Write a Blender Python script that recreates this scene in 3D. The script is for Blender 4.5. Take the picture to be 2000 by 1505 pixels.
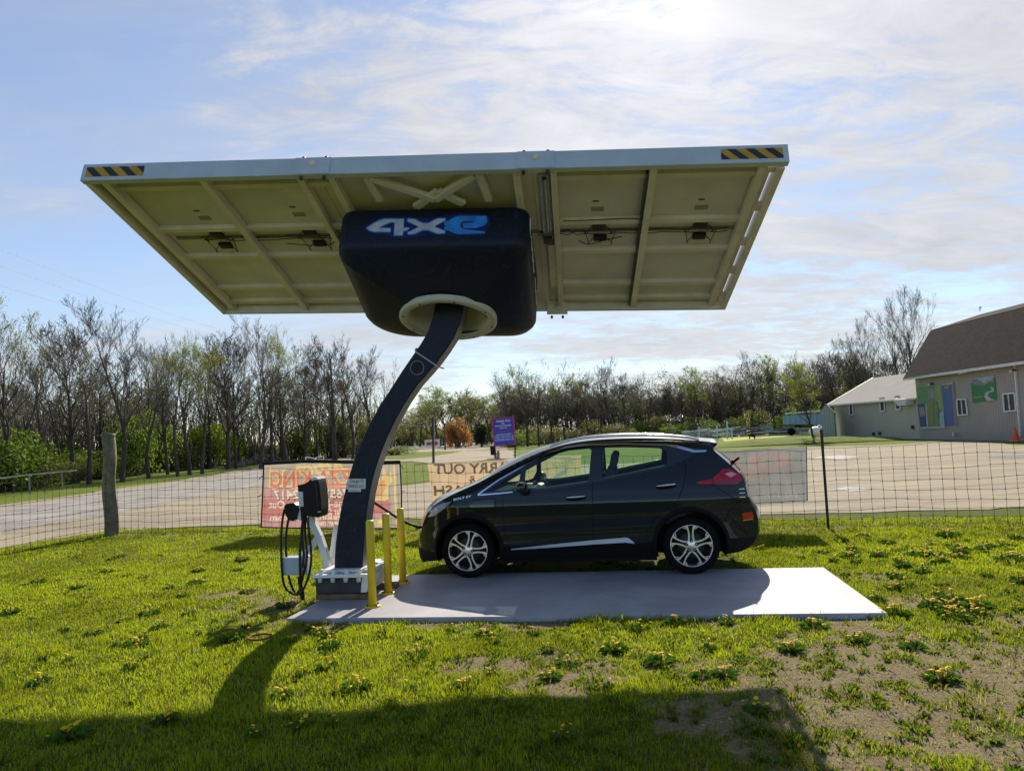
import bpy, bmesh, math, random
import numpy as np
from mathutils import Vector, Matrix
from mathutils.geometry import delaunay_2d_cdt, tessellate_polygon

random.seed(7)
rng = np.random.default_rng(7)
for o in list(bpy.data.objects):
    bpy.data.objects.remove(o)
sc = bpy.context.scene
col = sc.collection

# ------------------------------------------------------------------ camera, light, exposure
F_PX, EYE = 1450.0, 1.75
PITCH, ROLL = math.atan((845 - 752.5) / F_PX), 0.047
FW = Vector((0, math.cos(PITCH), math.sin(PITCH)))
UP0 = Vector((0, -math.sin(PITCH), math.cos(PITCH)))
RT0 = Vector((1, 0, 0))
RT = RT0 * math.cos(ROLL) - UP0 * math.sin(ROLL)
UPV = RT0 * math.sin(ROLL) + UP0 * math.cos(ROLL)
CAM = Vector((0, 0, EYE))
cam = bpy.data.cameras.new('camera')
cam_o = bpy.data.objects.new('camera', cam)
col.objects.link(cam_o)
cam.sensor_width = 36.0
cam.lens = F_PX / 2000 * 36
cam.clip_end = 3000
cam_o.matrix_world = Matrix(((RT.x, UPV.x, -FW.x, CAM.x), (RT.y, UPV.y, -FW.y, CAM.y), (RT.z, UPV.z, -FW.z, CAM.z), (0, 0, 0, 1)))
sc.camera = cam_o

SUN_AZ, SUN_EL = math.radians(14.0), math.radians(35.6)
SUND = Vector((math.sin(SUN_AZ) * math.cos(SUN_EL), math.cos(SUN_AZ) * math.cos(SUN_EL), math.sin(SUN_EL)))
sun = bpy.data.lights.new('sun', 'SUN')
sun.energy = 5.0
sun.angle = math.radians(0.53)
sun.color = (1.0, 0.91, 0.76)
sun_o = bpy.data.objects.new('sun', sun)
col.objects.link(sun_o)
sun_o.rotation_euler = SUND.to_track_quat('Z', 'Y').to_euler()

sc.view_settings.view_transform = 'Standard'
sc.view_settings.look = 'None'
sc.view_settings.gamma = 1
sc.view_settings.exposure = 0.50
sc.view_settings.use_curve_mapping = False
sc.cycles.max_bounces = 8
sc.cycles.transparent_max_bounces = 24
sc.cycles.caustics_reflective = False
sc.cycles.caustics_refractive = False
try:
    sc.cycles.use_denoising = True
except Exception:
    pass


class NT:
    """small helper to write node trees"""
    def __init__(self, tree):
        self.t = tree
        tree.nodes.clear()

    def n(self, kind, inputs=None, **props):
        nd = self.t.nodes.new(kind)
        for k, v in props.items():
            setattr(nd, k, v)
        for k, v in (inputs or {}).items():
            self.set(nd.inputs[k], v)
        return nd

    def set(self, sock, v):
        if isinstance(v, bpy.types.NodeSocket):
            self.t.links.new(v, sock)
        elif isinstance(v, bpy.types.Node):
            self.t.links.new(v.outputs[0], sock)
        else:
            sock.default_value = v

    def math(self, op, a, b=0.0, c=None, clamp=False):
        nd = self.n('ShaderNodeMath', operation=op, use_clamp=clamp)
        self.set(nd.inputs[0], a)
        self.set(nd.inputs[1], b)
        if c is not None:
            self.set(nd.inputs[2], c)
        return nd.outputs[0]

    def mix(self, fac, a, b, blend='MIX'):
        nd = self.n('ShaderNodeMix', data_type='RGBA', blend_type=blend)
        self.set(nd.inputs[0], fac)
        self.set(nd.inputs[6], a)
        self.set(nd.inputs[7], b)
        return nd.outputs[2]

    def ramp(self, fac, stops, interp='LINEAR'):
        nd = self.n('ShaderNodeValToRGB')
        nd.color_ramp.interpolation = interp
        cr = nd.color_ramp
        while len(cr.elements) < len(stops):
            cr.elements.new(0.5)
        for e, (p, c) in zip(cr.elements, stops):
            e.position = p
            e.color = c if len(c) == 4 else (*c, 1)
        self.set(nd.inputs[0], fac)
        return nd.outputs[0]

    def smooth(self, v, a, b):
        nd = self.n('ShaderNodeMapRange', interpolation_type='SMOOTHSTEP')
        self.set(nd.inputs[0], v)
        nd.inputs[1].default_value = a
        nd.inputs[2].default_value = b
        return nd.outputs[0]

    def noise(self, vec, scale, detail=4, rough=0.55, dist=0.0):
        nd = self.n('ShaderNodeTexNoise', {'Scale': scale, 'Detail': detail, 'Roughness': rough, 'Distortion': dist})
        if vec is not None:
            self.set(nd.inputs['Vector'], vec)
        return nd.outputs[0]


world = bpy.data.worlds.new("World")
sc.world = world
world.use_nodes = True
w = NT(world.node_tree)
sky = w.n('ShaderNodeTexSky', sky_type='NISHITA', sun_disc=False, sun_elevation=SUN_EL, sun_rotation=SUN_AZ,
          air_density=1.0, dust_density=0.15, ozone_density=2.2, altitude=200)
tc = w.n('ShaderNodeTexCoord')
sep = w.n('ShaderNodeSeparateXYZ', {0: tc.outputs['Generated']})
zz = w.math('ADD', w.math('MAXIMUM', sep.outputs[2], 0.0), 0.16)
px_ = w.math('DIVIDE', sep.outputs[0], zz)
py_ = w.math('DIVIDE', sep.outputs[1], zz)
cv_ = w.n('ShaderNodeCombineXYZ', {0: px_, 1: py_, 2: 3.7}).outputs[0]
mp = w.n('ShaderNodeMapping', {'Vector': cv_, 'Rotation': (0, 0, math.radians(-24)), 'Scale': (1.0, 2.1, 1.0)}).outputs[0]
n1 = w.noise(mp, 0.62, 9, 0.58, 0.55)
n2 = w.noise(mp, 2.6, 10, 0.68, 0.7)
n3 = w.noise(cv_, 0.42, 3, 0.5, 0.0)
sd = w.n('ShaderNodeVectorMath', operation='DOT_PRODUCT')
w.set(sd.inputs[0], tc.outputs['Generated'])
sd.inputs[1].default_value = SUND
near = w.smooth(sd.outputs['Value'], 0.72, 1.0)
side = w.smooth(sep.outputs[0], -0.45, 0.45)
cov = w.math('ADD', w.math('MULTIPLY', n1, 0.56), w.math('MULTIPLY', n2, 0.42))
cov = w.math('ADD', cov, w.math('MULTIPLY', n3, 0.16))
cov = w.math('ADD', cov, w.math('MULTIPLY', near, 0.13))
cov = w.math('ADD', cov, w.math('MULTIPLY', side, 0.075))
n4 = w.noise(w.n('ShaderNodeMapping', {'Vector': cv_, 'Rotation': (0, 0, math.radians(-38)), 'Scale': (1.0, 1.7, 1.0)}).outputs[0], 6.5, 6, 0.65, 0.8)
cov = w.math('ADD', cov, w.math('MULTIPLY', w.math('SUBTRACT', n4, 0.5), w.math('ADD', 0.15, w.math('MULTIPLY', near, 0.26))))
front = w.smooth(sep.outputs[1], -0.25, 0.30)
veil = w.math('MULTIPLY', w.smooth(n1, 0.36, 0.60), w.math('MULTIPLY', front, 0.34))
mask = w.math('MULTIPLY', w.smooth(cov, 0.585, 0.77), front)
mask = w.math('ADD', w.math('MULTIPLY', mask, 0.86), w.math('MULTIPLY', veil, w.math('SUBTRACT', 1.0, mask)))
glow = w.math('POWER', w.math('MAXIMUM', sd.outputs['Value'], 0.0), 14)
glow2 = w.math('POWER', w.math('MAXIMUM', sd.outputs['Value'], 0.0), 200)
cb = w.math('ADD', w.math('ADD', 2.3, w.math('MULTIPLY', n2, 4.0)), w.math('MULTIPLY', glow, 2.0))
cb = w.math('ADD', cb, w.math('MULTIPLY', glow2, 4.0))
ccol = w.n('ShaderNodeVectorMath', operation='SCALE')
ccol.inputs[0].default_value = (1.0, 0.98, 0.99)
w.set(ccol.inputs['Scale'], cb)
skycol = w.mix(w.math('MULTIPLY', front, 0.30), w.mix(1.0, sky.outputs[0], (0.95, 0.97, 1.02, 1), 'MULTIPLY'), (3.7, 4.0, 4.6, 1))
skc = w.mix(mask, skycol, ccol.outputs[0])
bg = w.n('ShaderNodeBackground', {'Color': skc, 'Strength': 0.105})
out = w.n('ShaderNodeOutputWorld', {'Surface': bg.outputs[0]})


# ------------------------------------------------------------------ measuring helpers
def ray(px, py):
    v = FW + RT * ((px - 1000) / F_PX) - UPV * ((py - 752.5) / F_PX)
    return v / v.y


def gnd(px, py, z=0.0):
    v = ray(px, py)
    return CAM + v * ((z - EYE) / v.z)


def dep(px, py, d):
    return CAM + ray(px, py) * d


def onp(p0, n, px, py):
    v = ray(px, py)
    return CAM + v * ((p0 - CAM).dot(n) / v.dot(n))


YAW = math.radians(-9.3)
EX = Vector((math.cos(YAW), math.sin(YAW), 0))
EY = Vector((-math.sin(YAW), math.cos(YAW), 0))
EZ = Vector((0, 0, 1))


# ------------------------------------------------------------------ materials
MATS = {}


def mat(name, base, rough=0.6, metal=0.0, var=0.12, scale=8.0, bump=0.0, bscale=60.0, coat=0.0, spec=0.4, trans=0.0, dirt=0.0, col2=None, attr=None):
    m = bpy.data.materials.new(name)
    m.use_nodes = True
    t = NT(m.node_tree)
    o = t.n('ShaderNodeTexCoord').outputs['Object']
    nz = t.noise(o, scale, 5, 0.6)
    b = (*base, 1)
    dark = tuple(c * (1 - var) for c in base) + (1,)
    lite = (tuple(min(1, c * (1 + var)) for c in base) if col2 is None else tuple(col2)) + (1,)
    c = t.mix(t.smooth(nz, 0.3, 0.7), dark, lite)
    if dirt:
        nd = t.noise(o, scale * 0.37, 7, 0.7, 0.5)
        c = t.mix(t.math('MULTIPLY', t.smooth(nd, 0.52, 0.78), dirt), c, (0.16, 0.13, 0.095, 1))
    if attr:
        at = t.n('ShaderNodeAttribute', attribute_name=attr)
        c = t.mix(1.0, c, at.outputs['Color'], 'MULTIPLY')
    p = t.n('ShaderNodeBsdfPrincipled', {'Base Color': c, 'Metallic': metal, 'Specular IOR Level': spec, 'Coat Weight': coat, 'Coat Roughness': 0.04})
    t.set(p.inputs['Roughness'], t.math('ADD', rough - 0.05, t.math('MULTIPLY', nz, 0.1)))
    if bump:
        bn = t.n('ShaderNodeBump', {'Strength': bump, 'Distance': 0.01, 'Height': t.noise(o, bscale, 6, 0.65)})
        t.set(p.inputs['Normal'], bn.outputs[0])
    sh = p.outputs[0]
    if trans:
        tr = t.n('ShaderNodeBsdfTranslucent', {'Color': c})
        mx = t.n('ShaderNodeMixShader', {0: trans})
        t.set(mx.inputs[1], sh)
        t.set(mx.inputs[2], tr.outputs[0])
        sh = mx.outputs[0]
    t.n('ShaderNodeOutputMaterial', {'Surface': sh})
    MATS[name] = m
    return m


def glass_mat(name, tint, amt=0.88, rough=0.02, spec=0.9):
    m = bpy.data.materials.new(name)
    m.use_nodes = True
    t = NT(m.node_tree)
    tr = t.n('ShaderNodeBsdfTransparent', {'Color': (*tint, 1)})
    gl = t.n('ShaderNodeBsdfGlossy', {'Color': (1, 1, 1, 1), 'Roughness': rough})
    fr = t.n('ShaderNodeFresnel', {'IOR': 1.5})
    mx = t.n('ShaderNodeMixShader', {0: t.math('MULTIPLY', fr.outputs[0], spec, clamp=True)})
    t.set(mx.inputs[1], tr.outputs[0])
    t.set(mx.inputs[2], gl.outputs[0])
    t.n('ShaderNodeOutputMaterial', {'Surface': mx.outputs[0]})
    MATS[name] = m
    return m


# ------------------------------------------------------------------ mesh builder
ROOT = {}
PMAT = {}


class MB:
    def __init__(self):
        self.v, self.f, self.m, self.s = [], [], [], []

    def add(self, vs, fs, mi=0, smooth=False):
        k = len(self.v)
        self.v += [tuple(p) for p in vs]
        self.f += [tuple(i + k for i in f) for f in fs]
        self.m += [mi] * len(fs)
        self.s += [smooth] * len(fs)
        return self

    def box(self, c, s, mi=0, ax=None, bev=0.0):
        X, Y, Z = ax or (Vector((1, 0, 0)), Vector((0, 1, 0)), Vector((0, 0, 1)))
        c = Vector(c)
        hx, hy, hz = s[0] / 2, s[1] / 2, s[2] / 2
        if bev:
            bm = bmesh.new()
            bmesh.ops.create_cube(bm, size=1)
            for v in bm.verts:
                v.co = Vector((v.co.x * s[0], v.co.y * s[1], v.co.z * s[2]))
            bmesh.ops.bevel(bm, geom=bm.edges[:], offset=min(bev, min(s) * 0.49), segments=2, profile=0.6, affect='EDGES')
            bm.verts.index_update()
            vs = [c + X * v.co.x + Y * v.co.y + Z * v.co.z for v in bm.verts]
            fs = [[v.index for v in f.verts] for f in bm.faces]
            bm.free()
            return self.add(vs, fs, mi)
        vs = [c + X * (a * hx) + Y * (b * hy) + Z * (d * hz) for a in (-1, 1) for b in (-1, 1) for d in (-1, 1)]
        return self.add(vs, [(0, 1, 3, 2), (4, 6, 7, 5), (0, 4, 5, 1), (2, 3, 7, 6), (0, 2, 6, 4), (1, 5, 7, 3)], mi)

    def bar(self, a, b, wd, th, up=EZ, mi=0, bev=0.0):
        a, b = Vector(a), Vector(b)
        d = (b - a)
        L = d.length
        d = d / L
        s = d.cross(Vector(up))
        s = s.normalized() if s.length > 1e-6 else d.orthogonal().normalized()
        u = s.cross(d)
        return self.box((a + b) / 2, (L, wd, th), mi, (d, s, u), bev)

    def tube(self, path, r, n=6, mi=0, caps=True, smooth=True):
        P = [Vector(p) for p in path]
        R = [r] * len(P) if not hasattr(r, '__len__') else list(r)
        vs, fs = [], []
        t0 = (P[1] - P[0]).normalized()
        nrm = t0.orthogonal().normalized()
        for i, p in enumerate(P):
            t = (P[min(i + 1, len(P) - 1)] - P[max(i - 1, 0)])
            t = t.normalized() if t.length > 1e-9 else t0
            nrm = nrm - t * nrm.dot(t)
            nrm = nrm.normalized() if nrm.length > 1e-6 else t.orthogonal().normalized()
            bn = t.cross(nrm)
            for k in range(n):
                a = 2 * math.pi * k / n
                vs.append(p + (nrm * math.cos(a) + bn * math.sin(a)) * R[i])
        for i in range(len(P) - 1):
            for k in range(n):
                a, b = i * n + k, i * n + (k + 1) % n
                fs.append((a, b, b + n, a + n))
        if caps:
            fs.append(tuple(range(n))[::-1])
            fs.append(tuple(range((len(P) - 1) * n, len(P) * n)))
        return self.add(vs, fs, mi, smooth)

    def lathe(self, prof, O, A, n=24, mi=0, smooth=True, closed=False):
        """prof: list of (radius, distance along A)"""
        O, A = Vector(O), Vector(A).normalized()
        X = A.orthogonal().normalized()
        Y = A.cross(X)
        vs, fs = [], []
        for r, h in prof:
            for k in range(n):
                a = 2 * math.pi * k / n
                vs.append(O + A * h + (X * math.cos(a) + Y * math.sin(a)) * r)
        m = len(prof)
        for i in range(m if closed else m - 1):
            for k in range(n):
                a, b = i * n + k, i * n + (k + 1) % n
                j = ((i + 1) % m) * n
                fs.append((a, b, j + (k + 1) % n, j + k))
        return self.add(vs, fs, mi, smooth)

    def prism(self, pts, dvec, mi=0, side_mi=None):
        """pts: closed planar 3D polygon, pushed along dvec"""
        P = [Vector(p) for p in pts]
        n = len(P)
        tri = tessellate_polygon([P])
        D = Vector(dvec)
        vs = P + [p + D for p in P]
        self.add(vs, [tuple(t) for t in tri] + [tuple(i + n for i in t[::-1]) for t in tri], mi)
        self.add(vs, [(i, (i + 1) % n, (i + 1) % n + n, i + n) for i in range(n)], mi if side_mi is None else side_mi)
        return self

    def flat(self, pts, mi=0):
        P = [Vector(p) for p in pts]
        return self.add(P, [tuple(t) for t in tessellate_polygon([P])], mi)

    def grid(self, P, mi=0, smooth=True, flip=False):
        """P[i][j] points"""
        a, b = len(P), len(P[0])
        vs = [p for r in P for p in r]
        fs = []
        for i in range(a - 1):
            for j in range(b - 1):
                q = (i * b + j, i * b + j + 1, (i + 1) * b + j + 1, (i + 1) * b + j)
                fs.append(q[::-1] if flip else q)
        return self.add(vs, fs, mi, smooth)

    def ball(self, c, r, mi=0, n=12, ax=None):
        X, Y, Z = ax or (Vector((1, 0, 0)), Vector((0, 1, 0)), EZ)
        c = Vector(c)
        rx, ry, rz = r if hasattr(r, '__len__') else (r, r, r)
        P = []
        for i in range(n // 2 + 1):
            th = math.pi * i / (n // 2)
            P.append([c + X * (rx * math.sin(th) * math.cos(2 * math.pi * j / n)) + Y * (ry * math.sin(th) * math.sin(2 * math.pi * j / n)) + Z * (rz * math.cos(th)) for j in range(n + 1)])
        return self.grid(P, mi, True)

    def text(self, s, O, X, Y, size, mi=0, align='CENTER', bold=0.0, lift=0.002, wfit=None, shear=0.0):
        cu = bpy.data.curves.new('t', 'FONT')
        cu.body = s
        cu.size = 1.0
        cu.align_x = align
        cu.align_y = 'CENTER'
        cu.offset = bold
        cu.shear = shear
        cu.resolution_u = 3
        ob = bpy.data.objects.new('t', cu)
        col.objects.link(ob)
        dg = bpy.context.evaluated_depsgraph_get()
        me = ob.evaluated_get(dg).to_mesh()
        vs = [Vector(v.co) for v in me.vertices]
        fs = [tuple(p.vertices) for p in me.polygons]
        ob.evaluated_get(dg).to_mesh_clear()
        bpy.data.objects.remove(ob)
        bpy.data.curves.remove(cu)
        if not vs:
            return self
        sx = size
        if wfit:
            wd = max(v.x for v in vs) - min(v.x for v in vs)
            sx = wfit / wd
        O, X, Y = Vector(O), Vector(X).normalized(), Vector(Y).normalized()
        N = X.cross(Y)
        if lift < 0:
            N = -N
            lift = -lift
        return self.add([O + X * (v.x * sx) + Y * (v.y * size) + N * lift for v in vs], fs, mi)

    def mesh(self, name, mats):
        me = bpy.data.meshes.new(name)
        me.from_pydata(self.v, [], self.f)
        for m in (mats if isinstance(mats, (list, tuple)) else [mats]):
            me.materials.append(m)
        me.polygons.foreach_set('material_index', self.m)
        me.polygons.foreach_set('use_smooth', self.s)
        me.update()
        return me

    def build(self, name, mats, parent=None, world=True, normals=True):
        """verts are world coordinates; stored relative to the parent"""
        Mi = None
        if parent is not None and world and parent.name in PMAT:
            Mi = PMAT[parent.name].inverted()
            self.v = [tuple(Mi @ Vector(p)) for p in self.v]
        me = self.mesh(name, mats)
        if normals:
            bm = bmesh.new()
            bm.from_mesh(me)
            bmesh.ops.recalc_face_normals(bm, faces=bm.faces)
            bm.to_mesh(me)
            bm.free()
        o = bpy.data.objects.new(name, me)
        col.objects.link(o)
        if parent is not None:
            o.parent = parent
            if parent.name in PMAT:
                PMAT[o.name] = PMAT[parent.name]
        else:
            PMAT[o.name] = Matrix.Identity(4)
        return o


def tag(o, label=None, cat=None, group=None, kind=None):
    for k, v in (('label', label), ('category', cat), ('group', group), ('kind', kind)):
        if v:
            o[k] = v
    return o


def thing(name, label, cat, loc, rz=0.0, group=None):
    o = bpy.data.objects.new(name, None)
    o.empty_display_size = 0.2
    col.objects.link(o)
    o.location = loc
    o.rotation_euler = (0, 0, rz)
    PMAT[o.name] = Matrix.Translation(Vector(loc)) @ Matrix.Rotation(rz, 4, 'Z')
    return tag(o, label, cat, group)


def dup(root, loc, rz=0.0, sc_=1.0, label=None, group=None):
    r = root.copy()
    col.objects.link(r)
    r.location = loc
    r.rotation_euler = (0, 0, rz)
    r.scale = (sc_,) * 3 if not hasattr(sc_, '__len__') else sc_
    if label:
        r['label'] = label
    if group:
        r['group'] = group
    for ch in list(root.children):
        c = ch.copy()
        col.objects.link(c)
        c.parent = r
        for g in ch.children:
            d = g.copy()
            col.objects.link(d)
            d.parent = c
    return r


def chaikin(P, n=2, closed=False):
    P = [Vector(p) for p in P]
    for _ in range(n):
        Q = [] if closed else [P[0]]
        m = len(P)
        for i in range(m if closed else m - 1):
            a, b = P[i], P[(i + 1) % m]
            Q += [a * 0.75 + b * 0.25, a * 0.25 + b * 0.75]
        if not closed:
            Q.append(P[-1])
        P = Q
    return P


def inpoly(x, y, poly):
    """vectorised point in polygon"""
    x, y = np.asarray(x), np.asarray(y)
    r = np.zeros(x.shape, bool)
    n = len(poly)
    for i in range(n):
        x1, y1 = poly[i][0], poly[i][1]
        x2, y2 = poly[(i + 1) % n][0], poly[(i + 1) % n][1]
        if y1 == y2:
            continue
        c = ((y1 > y) != (y2 > y)) & (x < (x2 - x1) * (y - y1) / (y2 - y1) + x1)
        r ^= c
    return r


# ------------------------------------------------------------------ value noise for ground masks
def vnoise(x, y, seed=0):
    xi, yi = np.floor(x).astype(np.int64), np.floor(y).astype(np.int64)
    fx, fy = x - xi, y - yi
    fx, fy = fx * fx * (3 - 2 * fx), fy * fy * (3 - 2 * fy)

    def h(a, b):
        n = (a * 374761393 + b * 668265263 + seed * 1442695041) & 0x7fffffff
        n = ((n ^ (n >> 13)) * 1274126177) & 0x7fffffff
        return ((n ^ (n >> 16)) & 0xffff) / 65535.0
    a, b, c, d = h(xi, yi), h(xi + 1, yi), h(xi, yi + 1), h(xi + 1, yi + 1)
    return (a * (1 - fx) + b * fx) * (1 - fy) + (c * (1 - fx) + d * fx) * fy


def fbm(x, y, s=1.0, octv=4, seed=0):
    r, a, t = 0, 0.5, 0
    for i in range(octv):
        r = r + a * vnoise(x * s, y * s, seed + i * 17)
        t += a
        a *= 0.55
        s *= 2.03
    return r / t


def sstep(v, a, b):
    t = np.clip((v - a) / (b - a), 0, 1)
    return t * t * (3 - 2 * t)


# ------------------------------------------------------------------ where things stand
CORNER = gnd(218, 1047)
TPOST = gnd(1618, 1033)
FDIR = (TPOST - CORNER).normalized()
FNRM = Vector((-FDIR.y, FDIR.x, 0))        # away from the camera
FLEFT = gnd(-40, 1098)
FLEFT2 = gnd(-420, 1180)
FRIGHT = TPOST + FDIR * 9.0
PAD = [gnd(560, 1207, 0.05), gnd(1732, 1196, 0.05)]
P_NEAR_R = PAD[1].copy()
P_LEN, P_DEP = (PAD[1] - PAD[0]).length, 2.12
PX = (PAD[1] - PAD[0]).normalized()
PY = Vector((-PX.y, PX.x, 0))
# the far edge of the slab ends short on the left: its left end is cut on the skew behind the column
PAD4 = [PAD[0], PAD[1], PAD[1] + PY * P_DEP, PAD[0] + PY * P_DEP + PX * 0.05]


def behind_fence(x, y):
    """metres behind the fence line (negative on the lawn)"""
    a = (x - CORNER.x) * FNRM.x + (y - CORNER.y) * FNRM.y
    d2 = (CORNER - FLEFT).normalized()
    n2 = Vector((-d2.y, d2.x, 0))
    b = (x - CORNER.x) * n2.x + (y - CORNER.y) * n2.y
    return np.maximum(a, b)


DIRT = [(1330, 1308, .34), (1120, 1330, .30), (1500, 1300, .6), (1800, 1290, .9), (1930, 1330, 1.0), (1700, 1400, .8),
        (1900, 1440, .7), (1780, 1480, .5), (1990, 1480, .5), (1990, 1240, .5), (960, 1300, .22), (520, 1178, .5), (585, 1215, .42), (470, 1160, .3), (660, 1215, .3),
        (880, 1216, .22), (980, 1216, .22), (1040, 1220, .2), (1400, 1218, .2), (1640, 1215, .25), (1760, 1170, .3), (1700, 1130, .25),
        (760, 1136, .2), (640, 1190, .25), (500, 1205, .25), (1600, 1240, .4), (1150, 1290, .3), (1620, 1340, .5)]
DIRTW = [(gnd(a, b), r) for a, b, r in DIRT]


def bare_at(x, y):
    m = np.zeros_like(x)
    for p, r in DIRTW:
        d = np.hypot((x - p.x) / (r * 1.5), (y - p.y) / r)
        m = np.maximum(m, np.clip(1.45 - d, 0, 1.0))
    right = sstep(x - 0.10 * y, 1.2, 3.5) * sstep(-y, -6.3, -4.6)
    m = np.maximum(m, right * 0.46)
    bf = behind_fence(x, y)
    strip = np.exp(-((bf - 0.15) / 0.38) ** 2)
    m = np.maximum(m, strip * 0.62)
    n = fbm(x, y, 1.9, 5, 3)
    n2 = fbm(x, y, 9.0, 3, 9)
    n3 = fbm(x, y, 22.0, 2, 19)
    return np.clip(m * 0.74 + (n - 0.5) * 1.5 + (n2 - 0.5) * 1.1 + (n3 - .5) * .5 - 0.16, 0, 1) * np.clip(m * 3, 0, 1)


def lawn_z(x, y):
    z = (fbm(x, y, 0.8, 3, 21) - 0.5) * 0.05 + (fbm(x, y, 4.0, 3, 5) - 0.5) * 0.035
    bf = behind_fence(x, y)
    z = z * sstep(-bf, -0.7, 0.6) - 0.016 * sstep(bf, 0.3, 1.0)
    # level under the slab
    u = (x - PAD[0].x) * PX.x + (y - PAD[0].y) * PX.y
    v = (x - PAD[0].x) * PY.x + (y - PAD[0].y) * PY.y
    d = np.maximum(np.maximum(-u, u - P_LEN), np.maximum(-v, v - P_DEP))
    z = z * sstep(d, -0.1, 0.35)
    return z


# ------------------------------------------------------------------ ground sheets
def ground_material(name, near):
    m = bpy.data.materials.new(name)
    m.use_nodes = True
    t = NT(m.node_tree)
    o = t.n('ShaderNodeTexCoord').outputs['Object']
    a = t.noise(o, 0.22, 6, 0.6)
    b = t.noise(o, 3.1, 6, 0.65)
    fine = t.noise(o, 38, 5, 0.7)
    g = t.mix(t.smooth(b, 0.3, 0.7), (0.085, 0.130, 0.012, 1), (0.150, 0.200, 0.020, 1))
    g = t.mix(t.math('MULTIPLY', t.smooth(a, 0.42, 0.66), 0.55), g, (0.20, 0.215, 0.035, 1))
    if near:
        at = t.n('ShaderNodeAttribute', attribute_name='bare')
        soil = t.mix(t.smooth(fine, 0.3, 0.7), (0.150, 0.113, 0.060, 1), (0.34, 0.275, 0.160, 1))
        soil = t.mix(t.math('MULTIPLY', t.smooth(b, 0.5, 0.7), 0.5), soil, (0.36, 0.285, 0.185, 1))
        under = t.mix(t.smooth(fine, 0.35, 0.7), (0.065, 0.092, 0.010, 1), (0.135, 0.150, 0.022, 1))
        f = t.math('ADD', at.outputs['Fac'], t.math('MULTIPLY', t.math('SUBTRACT', fine, 0.5), 0.35))
        g = t.mix(t.smooth(f, 0.18, 0.5), under, soil)
    else:
        g = t.mix(t.math('MULTIPLY', t.smooth(fine, 0.4, 0.75), 0.35), g, (0.03, 0.04, 0.01, 1))
    p = t.n('ShaderNodeBsdfPrincipled', {'Base Color': g, 'Roughness': 0.95, 'Specular IOR Level': 0.12})
    bn = t.n('ShaderNodeBump', {'Strength': 0.9 if near else 0.6, 'Distance': 0.02 if near else 0.05, 'Height': t.math('ADD', t.math('MULTIPLY', fine, 0.6), t.noise(o, 130, 4, 0.7))})
    t.set(p.inputs['Normal'], bn.outputs[0])
    t.n('ShaderNodeOutputMaterial', {'Surface': p.outputs[0]})
    return m


M_LAWN = ground_material('lawn_soil', True)
M_FIELD = ground_material('field_grass', False)


def gravel_material():
    m = bpy.data.materials.new('gravel')
    m.use_nodes = True
    t = NT(m.node_tree)
    o = t.n('ShaderNodeTexCoord').outputs['Object']
    st = t.n('ShaderNodeMapping', {'Vector': o, 'Rotation': (0, 0, math.radians(14)), 'Scale': (0.10, 0.55, 1)}).outputs[0]
    tr = t.noise(st, 1.7, 6, 0.65, 0.5)
    bl = t.noise(o, 0.45, 6, 0.65)
    fi = t.noise(o, 26, 5, 0.75)
    vo = t.n('ShaderNodeTexVoronoi', {'Vector': o, 'Scale': 45.0}).outputs[0]
    c = t.ramp(tr, [(0.30, (0.15, 0.13, 0.10)), (0.46, (0.31, 0.26, 0.18)), (0.60, (0.385, 0.325, 0.225)), (0.72, (0.20, 0.175, 0.14))])
    c = t.mix(t.math('MULTIPLY', t.smooth(bl, 0.48, 0.66), 0.6), c, (0.25, 0.22, 0.185, 1))
    c = t.mix(t.math('MULTIPLY', t.smooth(fi, 0.45, 0.75), 0.45), c, (0.14, 0.12, 0.10, 1))
    c = t.mix(t.math('MULTIPLY', t.smooth(vo, 0.25, 0.02), 0.3), c, (0.48, 0.43, 0.37, 1))
    p = t.n('ShaderNodeBsdfPrincipled', {'Base Color': c, 'Roughness': 0.9, 'Specular IOR Level': 0.2})
    bn = t.n('ShaderNodeBump', {'Strength': 0.8, 'Distance': 0.02, 'Height': t.math('ADD', fi, t.math('MULTIPLY', vo, 0.7))})
    t.set(p.inputs['Normal'], bn.outputs[0])
    t.n('ShaderNodeOutputMaterial', {'Surface': p.outputs[0]})
    return m


M_GRAVEL = gravel_material()

# lawn close to the camera: fine grid with bare patches
nx, ny = 400, 310
X0, X1, Y0, Y1 = -14.0, 15.0, -2.0, 20.0
gx, gy = np.meshgrid(np.linspace(X0, X1, nx), np.linspace(Y0, Y1, ny))
gz = lawn_z(gx, gy)
edge = np.minimum(np.minimum(gx - X0, X1 - gx), np.minimum(gy - Y0, Y1 - gy))
gz = gz * sstep(edge, 0.0, 1.0) - 0.02 * (1 - sstep(edge, 0.0, 1.0))
bare = bare_at(gx.ravel(), gy.ravel())
me = bpy.data.meshes.new('lawn')
vs = np.stack([gx.ravel(), gy.ravel(), gz.ravel()], 1)
ii = (np.arange(ny - 1)[:, None] * nx + np.arange(nx - 1)[None, :]).ravel()
fs = np.stack([ii, ii + 1, ii + nx + 1, ii + nx], 1)
me.from_pydata(vs.tolist(), [], fs.tolist())
at = me.attributes.new('bare', 'FLOAT', 'POINT')
at.data.foreach_set('value', bare.astype(np.float32))
me.materials.append(M_LAWN)
me.polygons.foreach_set('use_smooth', [True] * len(me.polygons))
o = bpy.data.objects.new('lawn', me)
col.objects.link(o)
tag(o, 'green lawn with worn bare earth patches around the parking slab', 'lawn', kind='structure')

mb = MB()
R_ = 1500
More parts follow.
